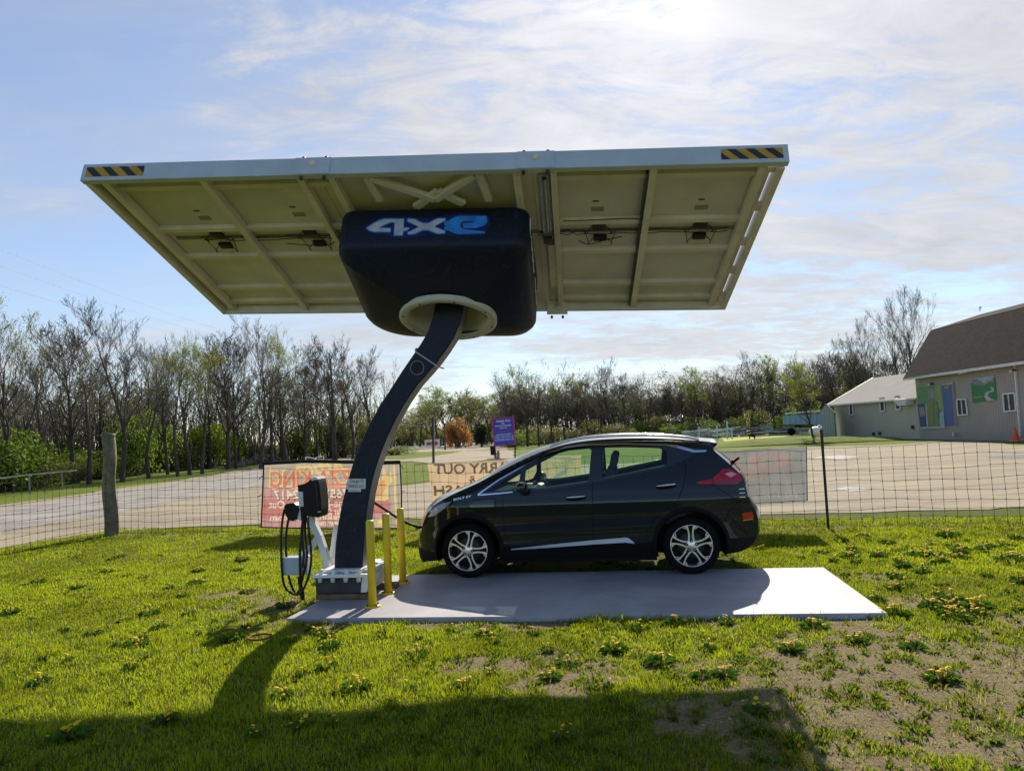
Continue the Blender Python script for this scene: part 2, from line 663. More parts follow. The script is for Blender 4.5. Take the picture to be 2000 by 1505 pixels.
# one big sheet with a hole where the lawn grid lies
q = [(-R_, -200), (R_, -200), (R_, R_), (-R_, R_)]
h = [(X0, Y0), (X1, Y0), (X1, Y1), (X0, Y1)]
zf = -0.02
vs = [(a, b, zf) for a, b in q] + [(a, b, zf) for a, b in h]
mb.add(vs, [(0, 1, 5, 4), (1, 2, 6, 5), (2, 3, 7, 6), (3, 0, 4, 7)])
o = mb.build('ground', M_FIELD)
tag(o, 'open grass field reaching to the tree lines', 'ground', kind='structure')


def ragged(pts, step=0.6, amp=0.18, seed=1):
    """densify a ground outline and roughen it"""
    r = random.Random(seed)
    out = []
    n = len(pts)
    for i in range(n):
        a, b = Vector(pts[i]), Vector(pts[(i + 1) % n])
        L = (b - a).length
        st = max(step, (a.y + b.y) / 2 * 0.035)
        k = min(60, max(1, int(L / st)))
        for j in range(k):
            p = a.lerp(b, j / k)
            am = amp * min(1.0, L / 3)
            out.append(Vector((p.x + r.uniform(-am, am), p.y + r.uniform(-am, am), p.z)))
    return out


def sheet(name, pix, z, m, label, cat, kind='structure', amp=0.2, seed=1, world_pts=None):
    pts = [gnd(a, b, z) for a, b in pix] if world_pts is None else world_pts
    o = MB().flat(ragged(pts, amp=amp, seed=seed)).build(name, m)
    return tag(o, label, cat, kind=kind)


near_edge = [(-700, 1240), (-420, 1158), (-200, 1106), (0, 1072), (110, 1052), (200, 1041), (260, 1035), (350, 1028), (520, 1022), (700, 1016), (850, 1011), (1000, 1009),
             (1200, 1007), (1480, 1004), (1600, 1002), (1700, 1000), (1850, 995), (2000, 990), (2300, 978), (2600, 966)]
far_edge = [(2600, 852), (2300, 862), (2000, 869), (1900, 862), (1830, 862), (1740, 868), (1600, 872), (1420, 881), (1250, 888), (1100, 889), (1010, 893),
            (1000, 880), (985, 872), (975, 866), (930, 864), (880, 866), (760, 873), (690, 884), (600, 899), (520, 909), (430, 924), (330, 940), (230, 953), (130, 968), (0, 986), (-150, 1008), (-420, 1050), (-700, 1100)]
sheet('gravel_lot', near_edge + far_edge, -0.004, M_GRAVEL, 'tan gravel lot behind the wire fence', 'gravel lot', amp=0.34)
M_LANE = mat('lane_gravel', (0.27, 0.25, 0.225), 0.95, var=0.28, scale=0.9, bump=0.7, bscale=24, dirt=0.25, spec=.15)
sheet('lane', [(-700, 1112), (-420, 1062), (-150, 1018), (0, 994), (130, 974), (230, 958), (330, 945), (430, 929), (520, 913), (610, 901), (700, 890), (760, 884), (780, 890), (700, 903), (620, 922), (520, 945), (400, 968), (250, 996), (100, 1022), (-100, 1062), (-420, 1125), (-700, 1180)], 0.001, M_LANE,
      'greyer worn lane curving past the left wood', 'road', seed=12, amp=0.4)
sheet('grass_island', [(690, 908), (740, 902), (800, 900), (838, 903), (850, 912), (845, 930), (838, 941), (800, 946), (740, 950), (700, 940)], 0.004, M_FIELD,
      'small patch of grass in the gravel behind the banners', 'grass', seed=4)
sheet('grass_verge', [(735, 896), (735, 889), (790, 884), (850, 881), (905, 880), (880, 885), (840, 891), (790, 896)], 0.004, M_FIELD,
      'long grass strip beside the far lane', 'grass', seed=5)
sheet('grass_bank', [(1110, 907), (1070, 902), (1120, 889), (1320, 883), (1340, 900)], 0.004, M_FIELD, 'grass patch seen beyond the parked car', 'grass', seed=6)
M_ASPH = mat('lane_asphalt', (0.19, 0.18, 0.175), 0.9, var=0.2, scale=0.6, bump=0.4, bscale=20)
sheet('far_lane', [(690, 878), (760, 868), (870, 862.5), (1000, 859), (1000, 862), (900, 866), (790, 873), (700, 884)], 0.004, M_ASPH, 'grey lane crossing the far lawn', 'road', seed=8, amp=0.1)
M_FIELD2 = mat('dry_field', (0.30, 0.34, 0.05), 0.95, var=0.25, scale=0.15, bump=0.5, bscale=8)
sheet('far_lawn', [(1415, 862), (1540, 852), (1620, 846), (1625, 835), (1540, 836), (1450, 842), (1400, 850)], 0.002, M_FIELD2, 'sunlit yellow green lawn in front of the stacked rails', 'lawn', seed=9, amp=0.3)

M_WATER = mat('puddle_water', (0.30, 0.29, 0.28), 0.24, var=0.1, spec=1.0, bump=0.3, bscale=9)
for k, (pts, lb) in enumerate([([(1628, 955), (1650, 950), (1690, 952), (1704, 956), (1660, 959)], 'thin bright puddle right behind the steel post'),
                               ([(1586, 893), (1640, 889), (1690, 891), (1640, 896)], 'pale puddle in the lot below the white tank'),
                               ([(1920, 893), (1960, 889), (2060, 885), (2060, 890), (1970, 895)], 'bright puddle near the orange cone')]):
    o = MB().flat(ragged([gnd(a, b, 0.002) for a, b in pts], amp=0.15, step=0.3, seed=20 + k)).build('puddle', M_WATER)
    tag(o, lb, 'puddle', kind='structure')

# low grass mound along the far side of the lot
mb = MB()
A, B = gnd(1395, 873), gnd(1765, 858)
prof = []
for i in range(25):
    p = A.lerp(B, i / 24)
    hh = 0.42 * math.sin(math.pi * min(1, max(0.06, (i + 1) / 26))) ** 0.5
    row = []
    for j in range(9):
        d = -1.2 + j * 0.9
        z = hh * max(0, math.cos((d - 2.0) / 3.6 * 1.45)) ** 1.2 * (0.8 + 0.35 * float(vnoise(np.array(i * 0.6), np.array(j * 0.7), 3))) - 0.03
        row.append(Vector((p.x + d * 0.15, p.y + d * 1.0, z)))
    prof.append(row)
tag(mb.grid(prof).build('grass_mound', M_FIELD), 'low grassy mound along the far edge of the gravel lot', 'mound', kind='structure')


# ------------------------------------------------------------------ grass blades and weeds on the lawn
def blade_material(name, trans=0.5):
    m = bpy.data.materials.new(name)
    m.use_nodes = True
    t = NT(m.node_tree)
    at = t.n('ShaderNodeAttribute', attribute_name='hue')
    p = t.n('ShaderNodeBsdfPrincipled', {'Base Color': at.outputs['Color'], 'Roughness': 0.55, 'Specular IOR Level': 0.25})
    tr = t.n('ShaderNodeBsdfTranslucent', {'Color': at.outputs['Color']})
    mx = t.n('ShaderNodeMixShader', {0: trans})
    t.set(mx.inputs[1], p.outputs[0])
    t.set(mx.inputs[2], tr.outputs[0])
    t.n('ShaderNodeOutputMaterial', {'Surface': mx.outputs[0]})
    return m


M_BLADE = blade_material('grass_blade', 0.66)


def blade_mesh(name, x, y, z, h, wd, lean, ang, cols, bend=0.6):
    """numpy: one bent blade (5 verts) per point"""
    n = len(x)
    fa = rng.uniform(0, 2 * np.pi, n)
    fx, fy = np.cos(fa) * wd / 2, np.sin(fa) * wd / 2
    lx, ly = np.cos(ang) * lean * h, np.sin(ang) * lean * h
    hz = h * np.sqrt(np.clip(1 - (lean * 0.8) ** 2, 0.05, 1))
    v = np.zeros((n, 5, 3), np.float32)
    v[:, 0] = np.stack([x - fx, y - fy, z - 0.01], 1)
    v[:, 1] = np.stack([x + fx, y + fy, z - 0.01], 1)
    mx, my, mz = x + lx * 0.38, y + ly * 0.38, z + hz * bend
    v[:, 2] = np.stack([mx + fx * .8, my + fy * .8, mz], 1)
    v[:, 3] = np.stack([mx - fx * .8, my - fy * .8, mz], 1)
    v[:, 4] = np.stack([x + lx, y + ly, z + hz], 1)
    k = np.arange(n)[:, None] * 5
    loops = np.concatenate([k + np.array([[0, 1, 2, 3]]), k + np.array([[3, 2, 4]])], 1).ravel()
    me = bpy.data.meshes.new(name)
    me.vertices.add(n * 5)
    me.vertices.foreach_set('co', v.ravel())
    me.loops.add(n * 7)
    me.loops.foreach_set('vertex_index', loops.astype(np.int32))
    me.polygons.add(n * 2)
    st = (np.arange(n)[:, None] * 7 + np.array([[0, 4]])).ravel()
    me.polygons.foreach_set('loop_start', st.astype(np.int32))
    at = me.color_attributes.new('hue', 'FLOAT_COLOR', 'POINT')
    c = np.ones((n, 5, 4), np.float32)
    c[:, :, :3] = cols[:, None, :]
    at.data.foreach_set('color', c.ravel())
    me.update(calc_edges=True)
    me.validate()
    return me


def scatter(n, y0, y1, slack=1.6):
    y = rng.uniform(y0, y1, n)
    x = rng.uniform(-1, 1, n) * (0.76 * y + slack)
    return x, y


def on_pad(x, y, m=0.0):
    u = (x - PAD[0].x) * PX.x + (y - PAD[0].y) * PX.y
    v = (x - PAD[0].x) * PY.x + (y - PAD[0].y) * PY.y
    return (u > -m) & (u < P_LEN + m) & (v > -m) & (v < P_DEP + m)


CARC = (gnd(914, 1130, .05) + gnd(1355, 1121, .05)) / 2 + EY * .86


def lawn_blades():
    xs, ys, ks = [], [], []
    for y0, y1, dens in [(2.4, 5, 6500), (5, 8, 5400), (8, 11.5, 3200), (11.5, 17.5, 1400)]:
        area = (y1 - y0) * 2 * (0.76 * (y0 + y1) / 2 + 1.6)
        x, y = scatter(int(area * dens), y0, y1)
        xs.append(x)
        ys.append(y)
    x, y = np.concatenate(xs), np.concatenate(ys)
    bf = behind_fence(x, y)
    b = bare_at(x, y)
    clump = fbm(x, y, 2.4, 4, 40)
    cu_ = (x - CARC.x) * EX.x + (y - CARC.y) * EX.y
    cv_ = (x - CARC.x) * EY.x + (y - CARC.y) * EY.y
    keep = ~((np.abs(cu_) < 1.95) & (np.abs(cv_) < .86)) & (bf < 1.2 + 0.5 * (fbm(x, y, 1.5, 3, 77) - 0.5)) & ~on_pad(x, y, -0.03)
    dens = np.clip(1.05 - b * 1.5, 0.20, 1) * (0.45 + 0.9 * clump)
    keep &= rng.uniform(0, 1, len(x)) < dens
    x, y, b, clump, bf = x[keep], y[keep], b[keep], clump[keep], bf[keep]
    n = len(x)
    tall = sstep(fbm(x, y, 3.3, 3, 60), 0.52, 0.75)
    h = rng.uniform(0.022, 0.055, n) * (0.75 + 0.7 * tall) * np.clip(1.15 - b * 1.1, 0.32, 1)
    h = np.where(bf > -0.3, h * 1.5, h)
    h = np.where(on_pad(x, y, 0.10), h * 1.5, h)
    wd = rng.uniform(0.0045, 0.009, n) * np.where(y > 8, 1.35, np.where(y < 5.5, 0.72, 0.9))
    lean = rng.uniform(0.1, 0.95, n)
    ang = rng.uniform(0, 2 * np.pi, n)
    t = rng.uniform(0, 1, n)[:, None]
    big = sstep(fbm(x, y, 0.7, 3, 90), 0.38, 0.62)[:, None]
    g1, g2, g3 = np.array([0.185, 0.250, 0.007]), np.array([0.36, 0.40, 0.012]), np.array([0.34, 0.31, 0.09])
    c = (g1 * (1 - t) + g2 * t) * (0.80 + 0.38 * big)
    yel = (sstep(b, 0.05, 0.5) * 0.7 + 0.05)[:, None]
    dry = (rng.uniform(0, 1, n)[:, None] < yel + .04)
    c = np.where(dry, g3 * rng.uniform(0.7, 1.1, n)[:, None], c)
    z = lawn_z(x, y)
    me = blade_mesh('grass', x, y, z, h, wd, lean, ang, c)
    me.materials.append(M_BLADE)
    o = bpy.data.objects.new('grass', me)
    col.objects.link(o)
    tag(o, 'short sunlit grass covering the lawn', 'grass', kind='stuff')


def weeds():
    """darker coarse tufts and broad low leaves between the bare patches"""
    n = 3000
    x, y = scatter(n, 3.2, 11, 0.4)
    b = bare_at(x, y)
    bf = behind_fence(x, y)
    k = (bf < 0.6) & ~on_pad(x, y, 0.05) & (rng.uniform(0, 1, n) < np.where(x - 0.1 * y > -1.6, 0.85, 0.30))
    x, y = x[k], y[k]
    # ragged growth along the foot of the fence and the edge of the lot
    s = rng.uniform(0, 1, 1500)
    A1, A2 = np.array(CORNER)[:2], np.array(FRIGHT)[:2]
    q = A1[None] * (1 - s)[:, None] + A2[None] * s[:, None] + np.array(FNRM)[None, :2] * rng.normal(0.45, 0.42, 1500)[:, None]
    s2 = rng.uniform(0, 1, 500)
    q2 = np.array(FLEFT)[None, :2] * (1 - s2)[:, None] + A1[None] * s2[:, None] + rng.normal(0, .3, (500, 2))
    x, y = np.concatenate([x, q[:, 0], q2[:, 0]]), np.concatenate([y, q[:, 1], q2[:, 1]])
    m = rng.integers(12, 46, len(x))
    cx, cy = np.repeat(x, m), np.repeat(y, m)
    sz = np.repeat(rng.uniform(0.02, 0.085, len(x)) * rng.uniform(.6, 1.3, len(x)), m)
    shade = np.repeat(rng.uniform(0.65, 1.15, len(x)), m)
    N = len(cx)
    a = rng.uniform(0, 2 * np.pi, N)
    r = np.abs(rng.normal(0, 0.6, N)) * sz
    px, py = cx + np.cos(a) * r, cy + np.sin(a) * r
    h = rng.uniform(0.4, 1.0, N) * (0.022 + sz * 0.5)
    c = np.stack([rng.uniform(.10, .22, N), rng.uniform(.16, .26, N), rng.uniform(.008, .025, N)], 1) * shade[:, None]
    k = ~on_pad(px, py, 0.0)
    px, py, h, a, c = px[k], py[k], h[k], a[k], c[k]
    me = blade_mesh('weeds', px, py, lawn_z(px, py), h, rng.uniform(0.006, 0.018, len(px)), rng.uniform(0.55, 1.05, len(px)), a, c, 0.7)
    me.materials.append(M_BLADE)
    o = bpy.data.objects.new('weeds', me)
    col.objects.link(o)
    tag(o, 'dark green weed tufts between bare patches of the lawn', 'weeds', kind='stuff')


def pebbles():
    n = 9000
    x, y = scatter(n, 3.0, 9.0, 0.3)
    b = bare_at(x, y)
    k = (b > 0.25) & ~on_pad(x, y, 0.0)
    x, y = x[k][:1300], y[k][:1300]
    z = lawn_z(x, y)
    mb = MB()
    for i in range(len(x)):
        s = random.uniform(0.004, 0.014)
        c = Vector((x[i], y[i], z[i] + s * 0.15))
        a = random.uniform(0, 3.1)
        q = [c + Vector((math.cos(a + k * 1.57) * s * random.uniform(.7, 1.3), math.sin(a + k * 1.57) * s, -s * .2)) for k in range(4)]
        t = c + Vector((random.uniform(-.3, .3) * s, 0, s * 0.7))
        mb.add(q + [t], [(0, 1, 4), (1, 2, 4), (2, 3, 4), (3, 0, 4)], random.randint(0, 1))
    tag(mb.build('soil_crumbs', [mat('crumb_dark', (0.24, 0.19, 0.125), 0.95, spec=.1), mat('crumb_pale', (0.38, 0.31, 0.21), 0.95, spec=.1)]),
        'crumbs of soil and small stones on the bare earth', 'soil', kind='stuff')


lawn_blades()
weeds()
pebbles()

# dandelions: four kinds of clump, then copies
M_DLEAF = mat('dandelion_leaf', (0.085, 0.165, 0.014), 0.6, var=0.3, scale=30, trans=0.35)
M_DFLOW = mat('dandelion_flower', (0.82, 0.60, 0.010), 0.7, var=0.15, scale=60, trans=0.3)


def dandelion(seed, loc, nl, nf, spread):
    r = random.Random(seed)
    t = thing('dandelion', 'dandelion clump with yellow flower heads in the lawn', 'dandelion', loc, 0, 'dandelions in the lawn')
    mb = MB()
    for i in range(nl):
        a = r.uniform(0, 6.28)
        L = r.uniform(0.6, 1.0) * spread
        d = Vector((math.cos(a), math.sin(a), 0))
        s = Vector((-d.y, d.x, 0)) * r.uniform(0.008, 0.016)
        b = d * r.uniform(0, spread * .3)
        m = b + d * L * .5 + EZ * r.uniform(.02, .06)
        e = b + d * L + EZ * r.uniform(.0, .05)
        mb.add([b, m - s, e, m + s], [(0, 1, 2), (0, 2, 3)], 0)
    o = mb.build('leaf_rosette', M_DLEAF, t, world=False)
    mb = MB()
    for i in range(nf):
        a, q = r.uniform(0, 6.28), abs(r.gauss(0, .6)) * spread
        c = Vector((math.cos(a) * q, math.sin(a) * q, r.uniform(.045, .10)))
        rr = r.uniform(.012, .022)
        nrm = Vector((r.uniform(-.4, .4), r.uniform(-.4, .1), 1)).normalized()
        mb.tube([Vector((c.x * .7, c.y * .7, 0)), c], .0022, 3, 1)
        X = nrm.orthogonal().normalized()
        Y = nrm.cross(X)
        ring = [c + (X * math.cos(k * .785) + Y * math.sin(k * .785)) * rr * r.uniform(.85, 1.1) for k in range(8)]
        mb.add(ring + [c + nrm * rr * .45, c - nrm * rr * .5], [(k, (k + 1) % 8, 8) for k in range(8)] + [((k + 1) % 8, k, 9) for k in range(8)], 0)
    mb.build('flower_heads', [M_DFLOW, M_DLEAF], t, world=False)
    return t


def put(px, py):
    p = gnd(px, py)
    return Vector((p.x, p.y, float(lawn_z(np.array(p.x), np.array(p.y)))))


spots = [(815, 1283), (745, 1240), (700, 1345), (800, 1350), (550, 1360), (945, 1240), (1040, 1238), (1320, 1218), (1420, 1220), (1385, 1270), (1545, 1270), (1370, 1325), (1415, 1322), (1075, 1325),
         (1820, 1185), (1850, 1210), (1675, 1255), (1785, 1270), (1840, 1330), (1200, 1272), (1290, 1298), (1110, 1300), (1070, 1272), (905, 1345), (325, 1405), (135, 1440), (650, 1412), (590, 1415), (495, 1435),
         (355, 1165), (60, 1210), (240, 1215), (310, 1228), (90, 1288), (280, 1250), (180, 1240), (370, 1200), (270, 1260), (75, 1335), (150, 1150), (280, 1130), (480, 1225), (420, 1215), (390, 1240), (480, 1248), (570, 1255),
         (1100, 1450), (1190, 1345), (1480, 1390), (1590, 1225), (880, 1235), (640, 1250), (1250, 1230), (960, 1255)]
r_ = random.Random(5)
for _ in range(62):
    spots.append((r_.uniform(1640, 1995), r_.uniform(1048, 1215)))
for _ in range(34):
    spots.append((r_.uniform(1480, 1990), r_.uniform(1040, 1100)))
for _ in range(30):
    spots.append((r_.uniform(20, 1000), r_.uniform(1110, 1330)))
for _ in range(8):
    spots.append((r_.uniform(60, 480), r_.uniform(1075, 1120)))
protos = []
ok = []
for s in spots:
    p = gnd(*s)
    if not bool(on_pad(np.array(p.x), np.array(p.y), 0.05)):
        ok.append(s)
for i, s in enumerate(ok):
    if i < 4:
        protos.append(dandelion(100 + i, put(*s), [26, 18, 30, 10][i], [6, 3, 8, 1][i], [.10, .07, .12, .05][i]))
    else:
        far = 0.9 if i < 52 else r_.uniform(0.75, 1.15)
        dup(protos[r_.choice([0, 0, 1, 2, 2, 3])] if i > 20 else protos[r_.choice([0, 2])], put(*s), r_.uniform(0, 6.28), r_.uniform(0.8, 1.2) * far)

# rusty ring lying in the grass
mb = MB()
c = put(508, 1254)
mb.tube([c + Vector((math.cos(a * .3142) * .10, math.sin(a * .3142) * .10, .05)) for a in range(21)], .010, 6)
tag(mb.build('rusty_ring', mat('rust', (0.22, 0.07, 0.03), 0.9, var=0.3)), 'rusty brown ring lying in the grass in the shadow of the column', 'ring')


# ------------------------------------------------------------------ solar charging canopy
M_WHITE = mat('white_paint', (0.74, 0.74, 0.73), 0.42, var=0.05, dirt=0.10, scale=5)
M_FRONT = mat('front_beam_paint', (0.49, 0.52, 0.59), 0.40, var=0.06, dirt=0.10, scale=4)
M_CREAM = mat('cream_steel', (0.71, 0.64, 0.57), 0.42, var=0.10, dirt=0.22, scale=3)
M_BACK = mat('panel_backsheet', (0.67, 0.62, 0.60), 0.40, var=0.10, dirt=0.14, scale=1.6)
M_ALU = mat('brushed_aluminium', (0.62, 0.60, 0.56), 0.35, metal=0.8, var=0.1)
M_CELL = mat('solar_cell', (0.012, 0.018, 0.05), 0.15, var=0.2, coat=0.5)
M_BLACK = mat('black_plastic', (0.006, 0.006, 0.007), 0.38, var=0.2, scale=20, spec=.2)
M_CABLE = mat('black_cable', (0.010, 0.010, 0.011), 0.5)
M_YEL = mat('hazard_yellow', (0.52, 0.27, 0.02), 0.5, var=0.12, dirt=0.2)
M_STEEL = mat('dark_steel', (0.035, 0.038, 0.043), 0.5, var=0.25, scale=6, dirt=0.3)
M_WOOD = mat('weathered_board', (0.16, 0.10, 0.065), 0.85, var=0.3, scale=7, bump=0.4)
M_BOLT = mat('bolt_paint', (0.70, 0.70, 0.68), 0.4, var=0.08)
M_LABEL = mat('label_paper', (0.62, 0.64, 0.66), 0.5, var=0.04)
M_INK = mat('dark_ink', (0.03, 0.03, 0.035), 0.6)
M_GREYLAB = mat('grey_label', (0.28, 0.27, 0.24), 0.6)


def navy_material(name):
    m = bpy.data.materials.new(name)
    m.use_nodes = True
    t = NT(m.node_tree)
    o = t.n('ShaderNodeTexCoord').outputs['Object']
    nz = t.noise(o, 2.2, 2, 0.4, 0.6)
    # contour line print: thin lines where a smooth noise crosses even levels
    fr = t.math('FRACT', t.math('MULTIPLY', nz, 14.0))
    ln = t.math('SUBTRACT', 1.0, t.smooth(t.math('ABSOLUTE', t.math('SUBTRACT', fr, 0.5)), 0.02, 0.075))
    big = t.noise(o, 0.9, 3, 0.5)
    c = t.mix(t.smooth(big, 0.35, 0.65), (0.006, 0.008, 0.018, 1), (0.009, 0.012, 0.034, 1))
    c = t.mix(t.math('MULTIPLY', ln, 0.4), c, (0.022, 0.032, 0.10, 1))
    p = t.n('ShaderNodeBsdfPrincipled', {'Base Color': c, 'Roughness': 0.5, 'Specular IOR Level': 0.28})
    t.n('ShaderNodeOutputMaterial', {'Surface': p.outputs[0]})
    return m


M_NAVY = navy_material('navy_wrap')

q_ = [ray(168, 358), ray(1535, 322), ray(455, 611), ray(1438, 602)]
d1, d3, d4 = np.linalg.solve(np.array([q_[0], -q_[2], q_[3]]).T, np.array(q_[1]))
S_ = 6.45
NL, NR, FL, FR = [CAM + v * (S_ * k) for k, v in zip((d1, 1.0, d3, d4), q_)]
CU = (NR - NL).normalized()
CV = FL - NL
CV = (CV - CU * CV.dot(CU)).normalized()
CN = CU.cross(CV)
CLU, CLV = (NR - NL).length, (FL - NL).length
CAX = (CU, CV, CN)


def C3(u, v, wv=0.0):
    return NL + CU * u + CV * v + CN * wv


def cuv(px, py, wv=0.0):
    p = onp(NL + CN * wv, CN, px, py) - NL
    return p.dot(CU), p.dot(CV)


CB = gnd(684, 1120, 0.30) + EY * 0.15      # foot of the column
CB.z = 0.05
ev = thing('solar_charging_canopy', 'tall solar charging canopy on a curved dark navy column with a large white framed panel', 'charging station', (CB.x, CB.y, 0.05), YAW)
CP = CB - EY * 0.15                          # front face plane of the column


def cp(px, py, back=0.0):
    return onp(CP + EY * back, EY, px, py)


# panel frame: deep white beam along the near edge, beams across and along
def beam_v(u, v0, v1, wd=0.055, dp=0.085, mi=0, mb=None, w0=0.0):
    mb.box(C3(u, (v0 + v1) / 2, w0 + dp / 2), (wd, v1 - v0, dp), mi, CAX, 0.006)


def beam_u(v, u0, u1, wd=0.05, dp=0.06, mi=0, mb=None, w0=0.0):
    mb.box(C3((u0 + u1) / 2, v, w0 + dp / 2), (u1 - u0, wd, dp), mi, CAX, 0.005)


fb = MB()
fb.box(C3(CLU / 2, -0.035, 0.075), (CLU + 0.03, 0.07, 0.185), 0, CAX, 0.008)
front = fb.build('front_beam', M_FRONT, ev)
mb = MB()
for pu in (cuv(604, 330)[0], cuv(1045, 320)[0]):
    mb = MB()
    # splice plates and bolts on the front beam
    mb.box(C3(pu, -0.074, 0.075), (0.34, 0.006, 0.18), 0, CAX)
    mb.lathe([(0.0, .02), (.026, .02), (.03, 0.0)], C3(pu, -0.077, 0.095), -CV, 10, 1)
    for du in (-0.11, 0.11):
        mb.lathe([(0.0, .03), (.017, .03), (.017, 0)], C3(pu + du, -0.035, 0.168), CN, 8, 2)
        mb.lathe([(0.0, .03), (.017, .03), (.017, 0)], C3(pu + du, -0.035, -0.018), -CN, 8, 2)
    mb.build('splice_plate', [M_FRONT, M_CREAM, M_STEEL], front)


def hazard(u0, u1):
    """striped warning tape: one flat strip of slanted yellow and black pieces"""
    mb = MB()
    v = -0.0722
    z0, z1 = 0.022, 0.130
    n, sl = 8, 0.115
    st = (u1 - u0 + sl) / n
    for i in range(n):
        a = u0 - sl + i * st
        # slanted stripe going down to the right, clipped to the strip
        poly = [(a + sl, z0), (a + sl + st, z0), (a + st, z1), (a, z1)]

        def clip(P, f, g):
            R = []
            for k in range(len(P)):
                p, q = P[k], P[(k + 1) % len(P)]
                ip, iq = f(p), f(q)
                if ip:
                    R.append(p)
                if ip != iq:
                    R.append(g(p, q))
            return R
        for lim, sg in ((u0, 1), (u1, -1)):
            poly = clip(poly, lambda p: sg * (p[0] - lim) >= 0, lambda p, q: (lim, p[1] + (q[1] - p[1]) * (lim - p[0]) / (q[0] - p[0])))
        if len(poly) > 2:
            mb.flat([C3(a_, v, b_) for a_, b_ in poly], i % 2)
    return mb


ha = hazard(0.03, cuv(275, 343)[0]).build('hazard_tape', [M_YEL, M_INK], ev)
hb = hazard(cuv(1411, 310)[0], CLU - 0.035).build('hazard_tape', [M_INK, M_YEL], ev)

# solar panels: backsheet below, dark cells on top
U = [cuv(*p)[0] for p in [(205, 360), (397, 357), (583, 347), (645, 346), (1008, 340), (1081, 337), (1277, 335), (1490, 330), (1524, 328)]]
edges_u = [U[0], U[1], U[2] + 0.12, (U[4] + U[5]) / 2, U[6], U[7] + 0.05]
for a in edges_u[1:-1]:
    MB().box(C3(a, CLV / 2, 0.09), (0.05, CLV - 0.05, 0.01), 0, CAX).build('joint_cover', M_CREAM, ev)
for a, b in zip(edges_u[:-1], edges_u[1:]):
    mb = MB()
    mb.box(C3((a + b) / 2, CLV / 2, 0.098), (b - a - 0.012, CLV - 0.03, 0.004), 0, CAX)
    mb.box(C3((a + b) / 2, CLV / 2, 0.116), (b - a - 0.012, CLV - 0.03, 0.030), 1, CAX)
    mb.build('solar_panel', [M_BACK, M_CELL], ev)

V1, V2, V3, V4, V5 = 0.185, 0.96, 1.55, 2.33, CLV - 0.09
mb = MB()
mb.box(C3(CLU / 2, CLV - 0.03, 0.05), (CLU, 0.06, 0.14), 0, CAX, 0.006)
mb.box(C3(0.03, CLV / 2, 0.055), (0.06, CLV, 0.15), 0, CAX, 0.006)
mb.box(C3(CLU - 0.03, CLV / 2, 0.055), (0.06, CLV - 0.05, 0.15), 0, CAX, 0.006)
mb.box(C3(U[0] - 0.06, CLV / 2, 0.102), (0.20, CLV, 0.01), 0, CAX)
tag(mb.build('outer_frame', M_CREAM, ev))
for v, wd in ((V1, .07), (V2, .075), (V3, .075), (V4, .075), (V5 - .13, .08)):
    for a, b in zip([U[0], U[1], U[2], U[5], U[6]], [U[1], U[2], U[3] if v in (V1,) else U[2] + .35, U[6], U[7]]):
        mb = MB()
        beam_u(v, a + 0.03, b - 0.03, wd, 0.05, 0, mb, 0.046)
        mb.build('purlin', M_CREAM, ev)
for k, u in enumerate(U):
    mb = MB()
    if k == 8:
        # bracing ties leave open slits along the right edge
        for v in (0.12, 0.75, 1.42, 2.05, 2.70):
            MB().box(C3(u - 0.02, v, 0.07), (0.15, 0.08, 0.07), 0, CAX, 0.006).build('edge_tie', M_CREAM, ev)
        MB().box(C3((U[7] + .05 + U[8] - .045) / 2, CLV / 2, 0.085), (U[8] - .095 - U[7], CLV - .08, 0.012), 0, CAX).build('edge_plate', M_CREAM, ev)
        continue
    else:
        beam_v(u, 0.004, CLV - 0.065, 0.07 if k not in (2, 3, 5) else 0.06, 0.09, 0, mb, 0.0)
        if k == 6:
            mb.box(C3(u - 0.055, CLV / 2, 0.05), (0.012, CLV - .2, 0.08), 1, CAX)
    mb.build('cross_beam', [M_CREAM, M_STEEL], ev)
# V braces above the drive box
mb = MB()
a, b, c_, d_ = [C3(*cuv(*p), 0.02) for p in [(722, 350), (850, 392), (925, 345), (800, 352)]]
mb.bar(a, b, .065, .05, CN)
mb.bar(b, c_, .065, .05, CN)
e = C3(*cuv(812, 408), 0.026)
f = C3(*cuv(905, 402), 0.026)
m_ = C3(*cuv(855, 378), 0.026)
mb.bar(e, m_, .075, .04, CN)
mb.bar(f, m_, .075, .04, CN)
mb.bar(C3(*cuv(715, 348), 0.03), C3(*cuv(742, 395), 0.03), .07, .05, CN)
mb.bar(C3(*cuv(935, 343), 0.03), C3(*cuv(955, 395), 0.03), .07, .05, CN)
mb.build('brace', M_CREAM, ev)
# wiring channel, cables, junction boxes, labels
mb = MB()
for a, b in ((U[0] + .1, U[2] + .4), (U[4] + .0, U[7])):
    mb.box(C3((a + b) / 2, 1.175, 0.088), (b - a, 0.045, 0.016), 0, CAX)
mb.build('wiring_channel', mat('channel_grey', (.20, .185, .15), .5), ev)
for px, py in [(421, 469), (439, 491), (602, 464), (623, 487), (1170, 453), (1172, 476), (1369, 450), (1366, 473)]:
    u, v = cuv(px, py)
    mb = MB()
    mb.box(C3(u, v, 0.076), (0.14, 0.10, 0.035), 0, CAX, 0.012)
    for s in (-1, 1):
        pth = [C3(u + s * .07, v - .02, .06), C3(u + s * .13, v + .03, .03), C3(u + s * .11, v + .10, .03), C3(u + s * .16, 1.17, .07)]
        mb.tube(chaikin(pth, 3), 0.0045, 5)
    mb.build('junction_box', M_BLACK, ev)
mb = MB()
r_ = random.Random(3)
